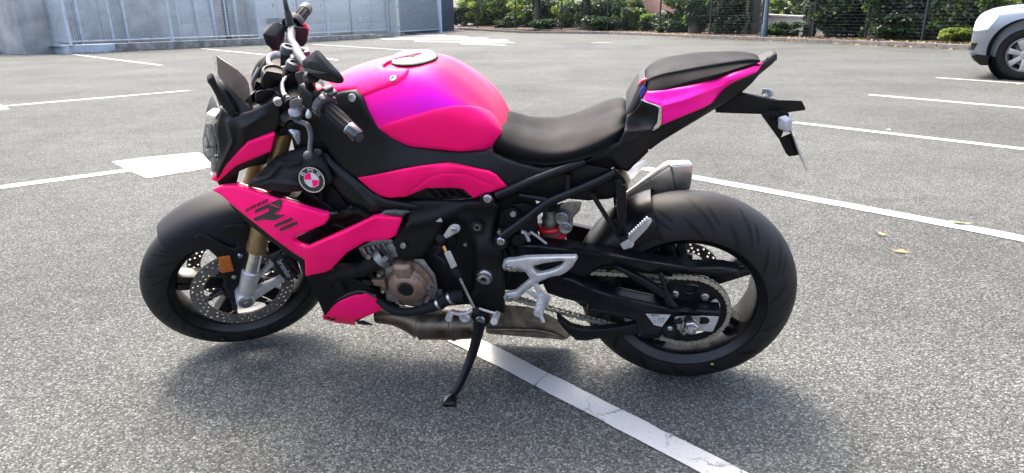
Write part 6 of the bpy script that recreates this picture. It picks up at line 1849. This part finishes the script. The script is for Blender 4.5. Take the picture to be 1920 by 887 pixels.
# sheds and cabinets behind the fence
dL = (foot[3] - foot[1]).normalized(); nL = Vector((-dL.y, dL.x, 0)); LT = (foot[3] - foot[1]).length
def uT(u):      # distance along the fence line for an image column (through the plane 1.4 m behind it)
    o = foot[1] + nL * 1.4; r = ray_w(u, 20); r = Vector((r.x, r.y, 0))
    den = r.x * dL.y - r.y * dL.x
    w = Vector((o.x, o.y, 0))
    return (w.y * r.x - w.x * r.y) / -den if False else ((w.x * r.y - w.y * r.x) / den)
def facade(nm, lab, cat, u0, u1, off, h, depth, m, group=None, z0=.0):
    s0_, s1_ = uT(u0), uT(u1)
    o = foot[1] + nL * off + dL * s0_
    t = thing(nm, lab, cat, (o.x, o.y, gz(o.x, o.y) + .1), math.atan2(dL.y, dL.x), group)
    bm = bmesh.new()
    w = s1_ - s0_
    add_box(bm, (w / 2, depth / 2, h / 2 - .1), (w, depth, h + .2), None, .01)
    obj('body', bm, m, t)
    return t, w
t, w = facade('metal_shed', 'grey metal-clad shed behind the left part of the blue mesh fence', 'shed', 30, 332, 1.45, 2.6, 2.4, CLAD)
bm = bmesh.new()
for k in range(1, int(w / .9)): add_box(bm, (k * .9, -.006, 1.25), (.012, .012, 2.5))
obj('cladding_seams', bm, mat('seam_grey', (.18, .21, .25), .6), t)
for s_ in (.33, .62): bm = bmesh.new(); add_box(bm, (w * s_, -.05, 1.25), (.09, .09, 2.5), None, .005); obj('upright', bm, FENB, t)
t, w = facade('white_kiosk', 'white-fronted kiosk with blue uprights behind the fence', 'kiosk', 333, 404, 1.6, 2.5, 1.6, WHT)
for s_ in (.03, .52, .97): bm = bmesh.new(); add_box(bm, (w * s_, -.05, 1.2), (.10, .09, 2.4), None, .005); obj('upright', bm, FENB, t)
bm = bmesh.new(); add_box(bm, (w / 2, -.01, .42), (w * .98, .02, .62), None, .004); obj('lower_panel', bm, CABI, t)
t, w = facade('concrete_wall', 'beige stained wall panel behind the fence left of the handlebar', 'wall', 406, 476, 1.9, 2.4, .3, BEI)
bm = bmesh.new(); add_box(bm, (w * .42, -.03, 1.2), (.24, .06, 2.3), None, .01); obj('drain_pipe', bm, BARK, t)
bm = bmesh.new(); add_box(bm, (w * .66, -.06, 1.2), (.12, .12, 2.4), None, .005); obj('upright', bm, FENB, t)
cab_l = ['pale grey-blue cabinet with a black vent grille behind the handlebar grip', 'pale grey-blue double-door cabinet right of the handlebar grip', 'pale grey-blue cabinet carrying a white notice', 'pale grey-blue cabinet nearest the thick corner post']
for i, (u0, u1) in enumerate(((478, 556), (558, 655), (657, 727), (729, 748))):
    t, w = facade('utility_cabinet', cab_l[i], 'cabinet', u0, u1, 1.4, 2.3, .8, CABI, 'utility cabinets behind the fence')
    nd = 1 if i == 3 else 2
    for k in range(nd):
        for (z0_, z1_) in ((.06, .60), (.64, 2.2)):
            bm = bmesh.new(); add_box(bm, (w * (k + .5) / nd, -.012, (z0_ + z1_) / 2), (w / nd - .05, .024, z1_ - z0_), None, .006); dr = obj('door', bm, CABS, t)
            bm = bmesh.new(); add_box(bm, (w * (k + .85) / nd, -.035, (z0_ + z1_) / 2), (.03, .02, .12), None, .004); obj('handle', bm, POLE, dr)
    if i == 0:
        bm = bmesh.new()
        for k in range(6): add_box(bm, (w * .42, -.03, .70 + k * .035), (w * .4, .01, .018))
        obj('vent_grille', bm, DARK, t)
    if i == 2:
        bm = bmesh.new(); add_box(bm, (w * .22, -.028, .80), (.15, .004, .20)); sg_ = obj('notice', bm, PAPER, t)
        bm = bmesh.new(); add_box(bm, (w * .22, -.031, .79), (.07, .002, .08)); obj('notice_mark', bm, mat('notice_blue', (.15, .30, .5), .6), sg_)
t, w = facade('slatted_gate', 'dark grey-blue slatted gate seen through the last mesh panel', 'gate', 742, 880, 2.6, 2.3, .06, POLE)
bm = bmesh.new()
for k in range(24): add_box(bm, (w / 2, -.012, .05 + k * .095), (w - .04, .02, .06), None, .003)
obj('slats', bm, POLE, t)
# ---------------------------------------------------------------- far kerb, planting strip, dark fence
kf = [gl(832, 54.5), gl(1142, 64), gl(1300, 71), gl(1558, 81.5), gl(1817, 93.5), gl(2100, 107)]
kt = thing('kerb', 'long weathered kerb along the planted strip at the back of the car park', 'kerb')
for a, b in zip(kf, kf[1:]):
    k = max(1, int((b - a).length / 1.0))
    for i in range(k):
        p, q = a.lerp(b, i / k), a.lerp(b, (i + .985) / k)
        wallbox('kerb_stone', p, q, .16, .125 + rng.normal() * .004, KERB, kt)
bm = bmesh.new()
nk = [Vector((-(kf[min(i + 1, 5)] - kf[max(i - 1, 0)]).y, (kf[min(i + 1, 5)] - kf[max(i - 1, 0)]).x, 0)).normalized() for i in range(6)]
for i in range(5):
    a, b, c, d = kf[i] + nk[i] * .15, kf[i + 1] + nk[i + 1] * .15, kf[i + 1] + nk[i + 1] * 9, kf[i] + nk[i] * 9
    vs_ = [bm.verts.new((p.x, p.y, gz(p.x, p.y) + h)) for p, h in ((a, .10), (b, .10), (c, .32), (d, .32))]
    bm.faces.new(vs_)
tag(obj('planting_bed', bm, SOIL), None, None, None, 'structure')
def kpt(u, back):   # point behind the kerb under the image column u
    best = None
    for i in range(5):
        for k in range(101):
            p = kf[i].lerp(kf[i + 1], k / 100) + nk[i].lerp(nk[i + 1], k / 100) * back
            w = Vector((p.x, p.y, gz(p.x, p.y))) - CAMP
            f = w.dot(_F); uu = W0 / 2 + FPX * (w.dot(_R) * cr - w.dot(_U) * sr) / f
            if best is None or abs(uu - u) < best[0]: best = (abs(uu - u), p)
    p = best[1]
    return Vector((p.x, p.y, gz(p.x, p.y) + .10 + .22 * max(0, back - .15) / 8.85))
fu = [836, 894, 967, 1054, 1140, 1235, 1330, 1425, 1520, 1620, 1725, 1835, 1950]
fpts = [kpt(u, .75) for u in fu]
flab = 'thin dark green mesh fence panel in front of the shrubs'
for i in range(len(fu) - 1):
    a, b = fpts[i], fpts[i + 1]
    words = ['leftmost, beside the thick blue post', 'second from the thick blue post', 'third from the thick blue post', 'fourth from the thick blue post', 'fifth from the thick blue post', 'before the glimpse of brick wall', 'just left of the lamp post', 'just right of the lamp post', 'before the ivy trunk right of the lamp post', 'before the broad ivy-covered tree', 'before the pale blossom left of the car', 'behind the silver car'][i]
    t = thing('dark_fence_panel', 'thin dark mesh fence panel ' + words, 'fence', a, 0, 'dark mesh fence panels before the shrubs')
    d = b - a; L = d.length
    bm = bmesh.new(); add_tube(bm, [Vector((0, 0, -.05)), Vector((0, 0, 1.9))], .042, 8); obj('post', bm, DGF, t)
    bm = bmesh.new()
    nx = int(L / .11)
    for k in range(nx + 1): add_tube(bm, [d * (k / nx) + Vector((0, 0, .03)), d * (k / nx) + Vector((0, 0, 1.85))], .0022, 3, cap=False)
    for k in range(18): add_tube(bm, [Vector((0, 0, .05 + k * .105)), d + Vector((0, 0, .05 + k * .105))], .0022, 3, cap=False)
    obj('wire_mesh', bm, DGF, t)
# lamp post
lpz = kpt(1432, .28)
t = thing('lamp_post', 'tall dark grey round lamp post behind the kerb', 'lamp post', lpz)
bm = bmesh.new(); add_tube(bm, [Vector((0, 0, -.05)), Vector((0, 0, .45)), Vector((0, 0, .5)), Vector((0, 0, 5.5))], [.115, .115, .095, .06], 20); obj('shaft', bm, POLE, t)
bm = bmesh.new(); add_tube(bm, [Vector((0, 0, 5.45)), Vector((-.2, -.3, 5.75)), Vector((-.5, -.8, 5.8))], .035, 10, 3); add_hull(bm, [Vector((-.5 + x, -.8 + y, 5.78 + z)) for x in (-.15, .1) for y in (-.35, .1) for z in (-.04, .05)], .02); obj('lantern', bm, POLE, t)
# ---------------------------------------------------------------- planting
def leaf(bm, p, s, idx):
    d = Vector(rng.normal(size=3)); d.z *= .6; d.normalize()
    n_ = Vector(rng.normal(size=3)); n_ = (n_ - d * n_.dot(d)).normalized()
    q = d.cross(n_)
    a = [bm.verts.new(p - d * s * .55), bm.verts.new(p + q * s * .36 + n_ * s * .10), bm.verts.new(p + d * s * .6), bm.verts.new(p - q * s * .36 + n_ * s * .10)]
    f = bm.faces.new((a[0], a[1], a[2])); f.material_index = idx
    f = bm.faces.new((a[0], a[2], a[3])); f.material_index = idx
def foliage(bm, blobs, n, s, mats_w):
    """blobs: (centre, radii); each blob is a clump with its own mix of leaves"""
    vol = [b[1][0] * b[1][1] * b[1][2] for b in blobs]; tot = sum(v ** .75 for v in vol)
    for (c, r), v in zip(blobs, vol):
        k = int(n * v ** .75 / tot)
        tone = rng.choice(len(mats_w), p=mats_w)
        for _ in range(k):
            e = Vector(rng.normal(size=3)).normalized() * (rng.random() ** .45)
            e *= 1 + .18 * math.sin(e.x * 9 + c[0] * 7) * math.cos(e.z * 8 + c[1] * 5)
            idx = tone if rng.random() < .65 else rng.choice(len(mats_w), p=mats_w)
            leaf(bm, Vector((c[0] + e.x * r[0], c[1] + e.y * r[1], c[2] + e.z * r[2])), s * (.6 + .8 * rng.random()), int(idx))
def flat_obj(name, bm, m, par):
    o = obj(name, bm, m, par, recalc=False)
    return o
MIXD = ([LD, LM, LL], [.66, .28, .06]); MIXM = ([LD, LM, LL], [.35, .45, .20]); MIXL = ([LM, LL, LY], [.25, .45, .30]); MIXP = ([LM, LP, LD], [.35, .35, .30]); MIXY = ([LL, LY, LM], [.35, .45, .20])
def shrub(u, back, w, h, n, mix, lab, nm='shrub', grp='shrubs along the back fence', s=.10, z0=0):
    p = kpt(u, back)
    t = thing(nm, lab, 'shrub', p, 0, grp)
    bl = []
    for k in range(int(10 + w * 8)):
        a = rng.random() * 2 * math.pi; r = rng.random() ** .5
        bl.append(((math.cos(a) * r * w * .42, math.sin(a) * r * w * .28, z0 + h * (.12 + .72 * rng.random())), (w * (.12 + .10 * rng.random()), w * (.12 + .08 * rng.random()), h * (.11 + .10 * rng.random()))))
    bm = bmesh.new(); foliage(bm, bl, int(n * 2.0), s * 1.05, mix[1]); flat_obj('foliage', bm, mix[0], t)
    bm = bmesh.new()
    for k in range(5): add_tube(bm, [Vector((rng.normal() * .05, rng.normal() * .05, -.05)), Vector((rng.normal() * w * .12, rng.normal() * w * .1, h * .4)), Vector((rng.normal() * w * .25, rng.normal() * w * .18, h * .85))], [.022, .014, .006], 6)
    obj('stems', bm, BARK, t)
def ivy_tree(u, back, r, h, n, lab, mix=MIXD, crown=True, lean=0.0, ivy=1.0):
    p = kpt(u, back)
    t = thing('tree', lab, 'tree', p, 0, 'trees behind the dark fence')
    bm = bmesh.new()
    top = Vector((lean * h, rng.normal() * .1, h))
    add_tube(bm, [Vector((0, 0, -.1)), Vector((lean * .3, .02, h * .3)), Vector((lean * h * .6, .03, h * .6)), top], [r * 1.25, r, r * .8, r * .5], 12, 3)
    for k in range(5):
        a = rng.random() * 6.28; z = h * (.55 + .4 * rng.random())
        add_tube(bm, [Vector((lean * z, 0, z)), Vector((lean * z + math.cos(a) * .6, math.sin(a) * .6, z + .7)), Vector((lean * z + math.cos(a) * 1.3, math.sin(a) * 1.3, z + 1.3))], [r * .4, r * .25, r * .1], 8)
    obj('trunk', bm, BARK, t)
    if ivy > 0:
        bl = []
        for k in range(26):
            z = h * .62 * rng.random() ** 1.0; a = rng.random() * 6.28
            bl.append(((lean * z + math.cos(a) * r * 1.1, math.sin(a) * r * 1.1, z + .1), (r * (.7 + .5 * rng.random()) * ivy, r * (.7 + .5 * rng.random()) * ivy, .16 + .14 * rng.random())))
        bm = bmesh.new(); foliage(bm, bl, int(n * .8), .10, mix[1]); flat_obj('ivy', bm, mix[0], t)
    if crown:
        bl = [((lean * h + rng.normal() * .9, rng.normal() * .8, h + .2 + rng.random() * 1.8), (.55 + .4 * rng.random(), .55 + .4 * rng.random(), .4 + .3 * rng.random())) for _ in range(16)]
        bm = bmesh.new(); foliage(bm, bl, int(n * .6), .15, MIXM[1]); flat_obj('crown', bm, MIXM[0], t)
for u, bk, w, n, mx_, lab in ((868, 3.4, 3.2, 5000, MIXM, 'deep green hedge behind the thick blue post'), (948, 3.6, 3.4, 6000, MIXM, 'deep green hedge behind the feathery sunlit shrub'), (1030, 3.4, 3.4, 6000, MIXD, 'deep green hedge behind the slim dark tree'), (1115, 2.6, 3.4, 6500, MIXD, 'deep green hedge behind the dark bare-trunked tree'),
                       (1180, 2.4, 1.9, 4200, MIXM, 'narrow deep green hedge just left of the brick wall glimpse'), (1281, 2.2, 3.0, 6500, MIXD, 'deep green hedge behind the ivy-covered tree nearest the brick wall'), (1375, 2.6, 2.6, 5500, MIXD, 'deep green hedge behind the lamp post'),
                       (1605, 2.4, 3.4, 7000, MIXD, 'deep green hedge behind the leaning ivy trunk'), (1690, 2.8, 2.4, 5500, MIXD, 'deep green hedge between the broad ivy tree and the pale blossom'), (1840, 3.0, 3.4, 6000, MIXM, 'deep green hedge behind the silver car')):
    shrub(u, bk, w, 1.9, n, mx_, lab, 'hedge', 'hedges behind the dark fence', .13)
shrub(862, 1.6, 1.5, 1.5, 2600, MIXD, 'dark shrub in the shade beside the thick blue post')
shrub(905, 2.4, 2.0, 1.7, 3600, MIXL, 'sunlit yellow-green shrub nearest the thick blue post', s=.12)
shrub(948, 1.3, 1.6, .75, 2400, MIXD, 'low dark shrub left of the sunlit feathery one')
shrub(990, 3.0, 2.4, 1.9, 3600, MIXL, 'bright feathery green shrub left of the middle of the back fence', s=.13)
shrub(1025, 1.2, 1.9, .7, 2800, MIXD, 'low dense dark shrub at the foot of the back fence left of the dark trunk')
shrub(1065, 3.2, 2.0, 1.7, 2600, MIXL, 'sunlit light green shrub just left of the dark trunk', s=.12)
shrub(1130, 1.2, 2.2, .85, 3400, MIXD, 'broad dark shrub right of the dark bare trunk')
shrub(1185, 1.9, 1.6, 1.3, 2600, MIXM, 'mid green leafy shrub left of the brick wall glimpse')
shrub(1222, 1.7, 1.3, .95, 2200, MIXM, 'mid green leafy shrub in front of the brick wall glimpse')
shrub(1262, 1.2, 1.5, .62, 2200, MIXD, 'low dark shrub under the brick wall glimpse')
shrub(1385, 1.6, 1.1, .8, 2000, MIXD, 'dark shrub filling the gap left of the lamp post')
shrub(1470, 1.1, 1.5, .55, 2200, MIXD, 'low dark shrub right of the lamp post under the pale wall')
shrub(1585, 1.7, 1.9, 1.5, 3000, MIXD, 'tall dark shrub between the ivy trunk and the broad ivy tree')
shrub(1690, 1.1, 1.8, .8, 3000, MIXD, 'dark shrub right of the broad ivy-covered tree')
shrub(1730, 2.6, 2.0, 1.7, 2600, MIXP, 'shrub with pale creamy blossom left of the silver car', s=.11)
shrub(1800, .9, 1.3, .42, 2400, MIXY, 'low yellow-green bush beside the front of the silver car', s=.07)
shrub(1830, 2.2, 2.0, 1.6, 3000, MIXM, 'mid green shrub behind the front of the silver car')
shrub(1910, 1.8, 2.4, 1.8, 3000, MIXM, 'green shrub at the right edge behind the silver car')
ivy_tree(870, 2.9, .16, 3.2, 3000, 'tree half hidden beside the thick blue post', ivy=.8)
ivy_tree(1006, 1.7, .17, 3.6, 2600, 'slim dark tree behind the low shrub near the middle', ivy=.5)
ivy_tree(1098, 1.5, .20, 3.8, 2600, 'dark bare-trunked tree right of the sunlit shrubs', ivy=.35)
ivy_tree(1302, 1.2, .24, 3.8, 5200, 'ivy-covered tree right of the brick wall glimpse', ivy=1.2)
ivy_tree(1350, 1.3, .22, 3.6, 4800, 'ivy-covered tree left of the dark trunk by the lamp post', ivy=1.1)
ivy_tree(1408, 1.9, .28, 4.2, 2600, 'thick dark tree trunk right behind the lamp post', ivy=.3)
ivy_tree(1516, 1.2, .15, 3.4, 3600, 'slim ivy-wrapped trunk in front of the pale wall', ivy=1.0)
ivy_tree(1556, 1.3, .17, 3.4, 3000, 'leaning ivy trunk with bare twigs right of the pale wall', ivy=.9, lean=.05)
ivy_tree(1645, 1.1, .32, 4.0, 6500, 'broad tree smothered in large ivy leaves', ivy=1.2)
ivy_tree(1752, 1.9, .2, 3.8, 2600, 'dark trunk among the pale blossom left of the car', ivy=.4)
# walls and trees beyond
def backwall(nm, lab, u0, u1, back, h, m, cap=None):
    a, b = kpt(u0, back), kpt(u1, back)
    t = thing(nm, lab, 'wall', a, math.atan2((b - a).y, (b - a).x))
    L = (b - a).length
    bm = bmesh.new(); add_box(bm, (L / 2, 0, h / 2 - .1), (L, .2, h + .2), None, .01); obj('wall_body', bm, m, t)
    if cap:
        bm = bmesh.new(); add_box(bm, (L / 2, 0, h + .06), (L + .1, .3, .10), None, .01); obj('coping', bm, cap, t)
BR = bpy.data.materials.new('brick'); BR.use_nodes = True
_n = BR.node_tree; _b = _n.nodes["Principled BSDF"]; _t = _n.nodes.new("ShaderNodeTexBrick"); _tc = _n.nodes.new("ShaderNodeTexCoord"); _mp = _n.nodes.new("ShaderNodeMapping")
_mp.inputs["Rotation"].default_value = (math.radians(90), 0, 0)
_n.links.new(_tc.outputs["Object"], _mp.inputs[0]); _n.links.new(_mp.outputs[0], _t.inputs["Vector"])
_t.inputs["Scale"].default_value = 4.2; _t.inputs["Color1"].default_value = (.42, .20, .13, 1); _t.inputs["Color2"].default_value = (.30, .15, .10, 1); _t.inputs["Mortar"].default_value = (.42, .38, .33, 1)
_n.links.new(_t.outputs[0], _b.inputs["Base Color"]); _b.inputs["Roughness"].default_value = .9
backwall('brick_wall', 'brick wall glimpsed through the shrubs left of the ivy trees', 1130, 1420, 4.6, 1.7, BR, KERB)
backwall('garden_wall', 'pale rendered wall with a coping right of the lamp post', 1430, 1600, 4.2, .62, WHT, WHT)
backwall('house_wall', 'pale rendered wall behind the pale blossom', 1690, 1900, 5.5, 2.2, WHT)
bm = bmesh.new()
bl = []
for k in range(60):
    u = 820 + k * 20; p = kpt(u, 7.5 + rng.random() * 1.5)
    bl.append(((p.x, p.y, p.z + .4 + rng.random() * 2.6), (1.0 + rng.random() * .6, .8, .7 + rng.random() * .5)))
foliage(bm, bl, 16000, .24, [.55, .33, .12])
wood = obj('wood', bm, [LD, LM, LL], recalc=False)
tag(wood, 'mass of green trees beyond the garden walls', 'wood', None, 'stuff')
# dead leaves on the planted strip and against the kerb
bm = bmesh.new()
for _ in range(2600):
    u = 840 + rng.random() * 1150; bk = abs(rng.normal()) * .45 + .12
    if rng.random() < .16: bk = -abs(rng.normal()) * .18
    p = kpt(u, bk) if False else None
    i = rng.integers(0, 5); k = rng.random()
    p = kf[i].lerp(kf[i + 1], k) + nk[i].lerp(nk[i + 1], k) * bk
    z = gz(p.x, p.y) + (.13 if bk > 0 else .012)
    leaf(bm, Vector((p.x, p.y, z + rng.random() * .02)), .045 + .03 * rng.random(), int(rng.random() < .3))
tag(obj('leaf_litter', bm, [LB, mat('leaf_pale_dry', (.42, .33, .17), .7)], recalc=False), 'dry brown leaves scattered along the back kerb', 'dead leaves', None, 'stuff')
bm = bmesh.new()
for _ in range(420):
    k = rng.random(); i = 1 if rng.random() < .7 else 2
    p = foot[i].lerp(foot[i + 1], k) - nL * abs(rng.normal()) * .12
    leaf(bm, Vector((p.x, p.y, gz(p.x, p.y) + .012 + .03 * rng.random())), .03 + .03 * rng.random(), int(rng.random() < .45))
tag(obj('weeds', bm, [LM, LB], recalc=False), 'small weeds and dead leaves along the foot of the low wall', 'weeds', None, 'stuff')
# single fallen leaves on the asphalt
def ground_leaf(u, v, L_, w_, rot, m, lab):
    p = gl(u, v); z = gz(p.x, p.y)
    bm = bmesh.new()
    out = [(-.5, 0), (-.3, .34), (0, .5), (.25, .36), (.5, 0), (.25, -.32), (0, -.5), (-.3, -.36)]
    c = bm.verts.new((0, 0, .010)); vv = [bm.verts.new((x * L_, y * w_ * (1 + .2 * rng.normal()), .006 + .012 * rng.random())) for x, y in out]
    for i in range(8): bm.faces.new((c, vv[i], vv[(i + 1) % 8]))
    add_tube(bm, [Vector((.5 * L_, 0, .008)), Vector((.75 * L_, .05 * w_, .006))], .0012, 5)
    o = obj('fallen_leaf', bm, m); o.location = (p.x, p.y, z); o.rotation_euler = (0, 0, rot)
    tag(o, lab, 'leaf', 'fallen leaves on the asphalt')
LG = mat('fresh_leaf', (.20, .27, .09), .5, noise=(60, .3)); LO = mat('orange_leaf', (.34, .19, .065), .6, noise=(60, .4))
ground_leaf(1799, 421, .125, .03, -.35, LG, 'long pale green leaf lying on the white bay line')
ground_leaf(1650, 442, .055, .028, -.3, LO, 'small orange leaf right of the motorcycle, nearer the white line')
ground_leaf(1687, 474, .070, .026, -.3, LO, 'larger orange leaf farther from the white line')
ground_leaf(1910, 159, .12, .07, .2, LO, 'brown leaf on the line beneath the silver car wheel')
ground_leaf(1665, 245, .05, .03, .4, LP, 'tiny pale leaf beside the second bay line')

# ---------------------------------------------------------------- the parked car
cpt = gl(1913, 151.5)
hd_ = Vector((-.733, .680, 0)).normalized(); lf = Vector((-hd_.y, hd_.x, 0))
org = cpt - lf * .86
eps = 1.0
def gv(p): return Vector((p.x, p.y, gz(p.x, p.y)))
X_ = (gv(org + hd_ * .5) - gv(org - hd_ * 2.9)).normalized(); Z_ = X_.cross(gv(org + lf) - gv(org - lf)).normalized(); Y_ = Z_.cross(X_)
CM = Matrix(((X_.x, Y_.x, Z_.x, org.x), (X_.y, Y_.y, Z_.y, org.y), (X_.z, Y_.z, Z_.z, gz(org.x, org.y)), (0, 0, 0, 1)))
CARP = mat('silver_car_paint', (.19, .21, .23), .28, .5, **{"Coat Weight": .8, "Coat Roughness": .05})
car = thing('parked_car', 'silver off-road car parked at the right edge, only its front showing', 'car'); car.matrix_world = CM
def cs(zt, w, zl, tw=.62): return [(0, zt), (w * tw, zt - .012), (w * .90, zt - .075), (w * .985, zt - .19), (w, (zt + zl) / 2), (w * .985, zl + .16), (w * .93, zl + .02), (w * .6, zl), (0, zl)]
st_c = [(0.768, cs(.66, .50, .40)), (0.754, cs(.84, .68, .35)), (0.715, cs(.955, .80, .33)), (0.624, cs(1.015, .875, .32)), (0.47, cs(1.06, .93, .32)), (0.1, cs(1.10, .95, .32)), (-.4, cs(1.12, .955, .32)), (-1.0, cs(1.12, .955, .32)), (-2.0, cs(1.12, .955, .32)), (-3.2, cs(1.10, .95, .34)), (-3.75, cs(1.05, .90, .38)), (-3.9, cs(.98, .80, .42))]
bm = loft(st_c, 5, 4)
bmesh.ops.recalc_face_normals(bm, faces=bm.faces)
car_bvh = BVHTree.FromBMesh(bm)
body = obj('body', bm, CARP, car, ang=50)
cut = bmesh.new()
for xx in (0, -2.915):
    for sy in (-1, 1): add_lathe(cut, (xx, sy * .62, .405), (0, sy, 0), [(0, 0), (.49, 0), (.49, .5), (0, .5)], 48)
co = obj('arch_cutter', cut, None)
co.matrix_world = CM
md_ = body.modifiers.new('arches', 'BOOLEAN'); md_.object = co; md_.operation = 'DIFFERENCE'; md_.solver = 'EXACT'
dg = bpy.context.evaluated_depsgraph_get(); dg.update()
me2 = bpy.data.meshes.new_from_object(body.evaluated_get(dg))
body.modifiers.clear(); body.data = me2; finish(me2, 40)
bpy.data.objects.remove(co)
for xx in (0, -2.915):
    for sy in (-1, 1):
        bm = bmesh.new()
        add_lathe(bm, (xx, sy * .60, .405), (0, sy, 0), [(0, .0), (.487, .0), (.487, .26), (.48, .26), (.48, .01), (0, .01)], 40)
        obj('arch_liner', bm, DARK, car)
def cwrap(name, ol, m, dir_, lift=.004, th=.01, par=car):
    """thin piece hugging the body; ol in (x,z) seen from the left side"""
    P, T = cdt(dens(ol, .03), (), .03)
    pts = []; offs = []
    for p in P:
        o0 = Vector((p[0], 0, p[1])) - Vector(dir_) * 3
        h, nn, _, _ = car_bvh.ray_cast(o0 + Vector((0, 0, 0)), Vector(dir_))
        if h is None:
            h, nn, _, _ = car_bvh.find_nearest(Vector((p[0], .9, p[1])))
        pts.append(h + nn * lift); offs.append(-nn * th)
    return obj(name, solidify(pts, T, offs), m, par, ang=60)
DD = Vector((-.35, -1, 0)).normalized()
HL = mat('car_headlight', (.72, .74, .68), .10, .2, **{"Coat Weight": 1.0})
def cw(name, ol, m, lift=.004): return cwrap(name, ol, m, (0, -1, 0), lift)
hl_ = cw('headlight', [(0.729, .72), (0.68, .70), (0.512, .73), (0.414, .90), (0.428, .965), (0.512, .985), (0.61, .95), (0.708, .86)], HL, .006)
bmx = bmesh.new()
for sx, zz in ((0.61, .84), (0.512, .90)):
    h, nn, _, _ = car_bvh.ray_cast(Vector((sx, 3, zz)), Vector((0, -1, 0)))
    add_lathe(bmx, h + nn * .008, nn, [(0, .004), (0.03, .004), (0.055, .0), (.05, -.004)], 24)
obj('lamp_ring', bmx, CHROME, hl_)
cw('bumper_vent', [(0.722, .53), (0.624, .53), (0.666, .43), (0.729, .42)], DARK, .004)
cw('bumper_skirt', [(0.771, .315), (0.428, .315), (0.428, .30), (0.54, .20), (0.68, .25), (0.771, .31)], MATTE, .004)
bm = bmesh.new()
add_hull(bm, [Vector((x, y * s_, z)) for s_ in (-1, 1) for x, y, z in ((0.754, .50, .33), (0.708, .76, .345), (0.54, .88, .345), (0.442, .90, .345), (0.442, .86, .20), (0.554, .80, .20), (0.715, .5, .26))], .02)
obj('lower_bumper', bm, MATTE, car)
bm = bmesh.new()
add_hull(bm, [Vector((.768, y, z)) for y in (-.26, .26) for z in (0.47, .61)] + [Vector((.786, y, z)) for y in (-.26, .26) for z in (0.47, .61)], .003)
obj('number_plate', bm, PAPER, car)
bm = bmesh.new()
for k in range(4): add_box(bm, (.757 - .012 * k, 0, .66 + .05 * k), (.04, 1.0, .022), None, .004)
obj('grille', bm, CHROME, car)
cw('bonnet_seam', [(.56, 1.005), (.30, 1.02), (.0, 1.06), (.0, 1.052), (.30, 1.012), (.56, .997)], DARK, .003)
GLS = mat('car_glass', (.02, .025, .03), .05, 0, **{"Coat Weight": 1.0})
def cb(zt, w, zl): return [(0, zt), (w * .7, zt - .01), (w * .84, zt - .06), (w * .95, (zt + zl) / 2), (w, zl), (0, zl)]
bm = loft([(-.55, cb(1.14, .86, 1.05)), (-.9, cb(1.36, .87, 1.05)), (-1.45, cb(1.70, .88, 1.05)), (-2.1, cb(1.77, .88, 1.05)), (-3.1, cb(1.74, .87, 1.05)), (-3.6, cb(1.55, .84, 1.05)), (-3.8, cb(1.2, .82, 1.05))], 5, 4)
obj('windows', bm, GLS, car)
bm = loft([(-1.35, cb(1.70, .70, 1.64)), (-1.6, cb(1.765, .80, 1.69)), (-2.1, cb(1.79, .82, 1.71)), (-3.1, cb(1.76, .80, 1.69)), (-3.5, cb(1.66, .72, 1.6))], 4, 4)
obj('roof', bm, CARP, car)
WR = mat('alloy_wheel', (.36, .345, .32), .40, .7, noise=(6, .2))
for xx in (0, -2.915):
    for sy in (1, -1):
        bm = bmesh.new()
        c = Vector((xx, sy * .76, .37))
        add_lathe(bm, c, (0, sy, 0), [(.245, .095), (.238, .10), (.228, .08), (.215, .03), (.215, -.10), (.245, -.11)], 48, True)
        for k in range(7):
            a = 2 * math.pi * k / 7 + .25
            d = Vector((math.cos(a), 0, math.sin(a))); s_ = Vector((-d.z, 0, d.x))
            add_hull(bm, [c + d * .05 + s_ * q * .030 + Vector((0, sy * y, 0)) for q in (-1, 1) for y in (.03, .075)] + [c + d * .225 + s_ * q * .042 + Vector((0, sy * y, 0)) for q in (-1, 1) for y in (.05, .092)], .006)
        add_lathe(bm, c, (0, sy, 0), [(0, .02), (.065, .02), (.065, .08), (.035, .088), (.03, .084), (0, .084)], 24)
        w_ = obj('wheel', bm, WR, car)
        bm = bmesh.new()
        add_lathe(bm, c, (0, sy, 0), [(.245, .09), (.26, .105), (.32, .115), (.352, .10), (.37, .075), (.37, -.10), (.35, -.125), (.245, -.11)], 56, True)
        obj('tyre', bm, RUBBER, w_)
        bm = bmesh.new()
        add_lathe(bm, c, (0, sy, 0), [(.06, -.02), (.165, -.02), (.165, .0), (.06, .0)], 40, True)
        obj('brake_disc', bm, DISC, w_)
bm = bmesh.new()
add_box(bm, (-1.45, 0, .38), (3.6, 1.5, .16), None, .02)
obj('underbody', bm, DARK, car)
for sy in (1, -1):
    bm = bmesh.new(); add_hull(bm, [Vector((-.72 + a, sy * (.98 + b), 1.14 + c)) for a in (-.05, .08) for b in (0, .2) for c in (0, .15)], .03); obj('door_mirror', bm, CARP, car)
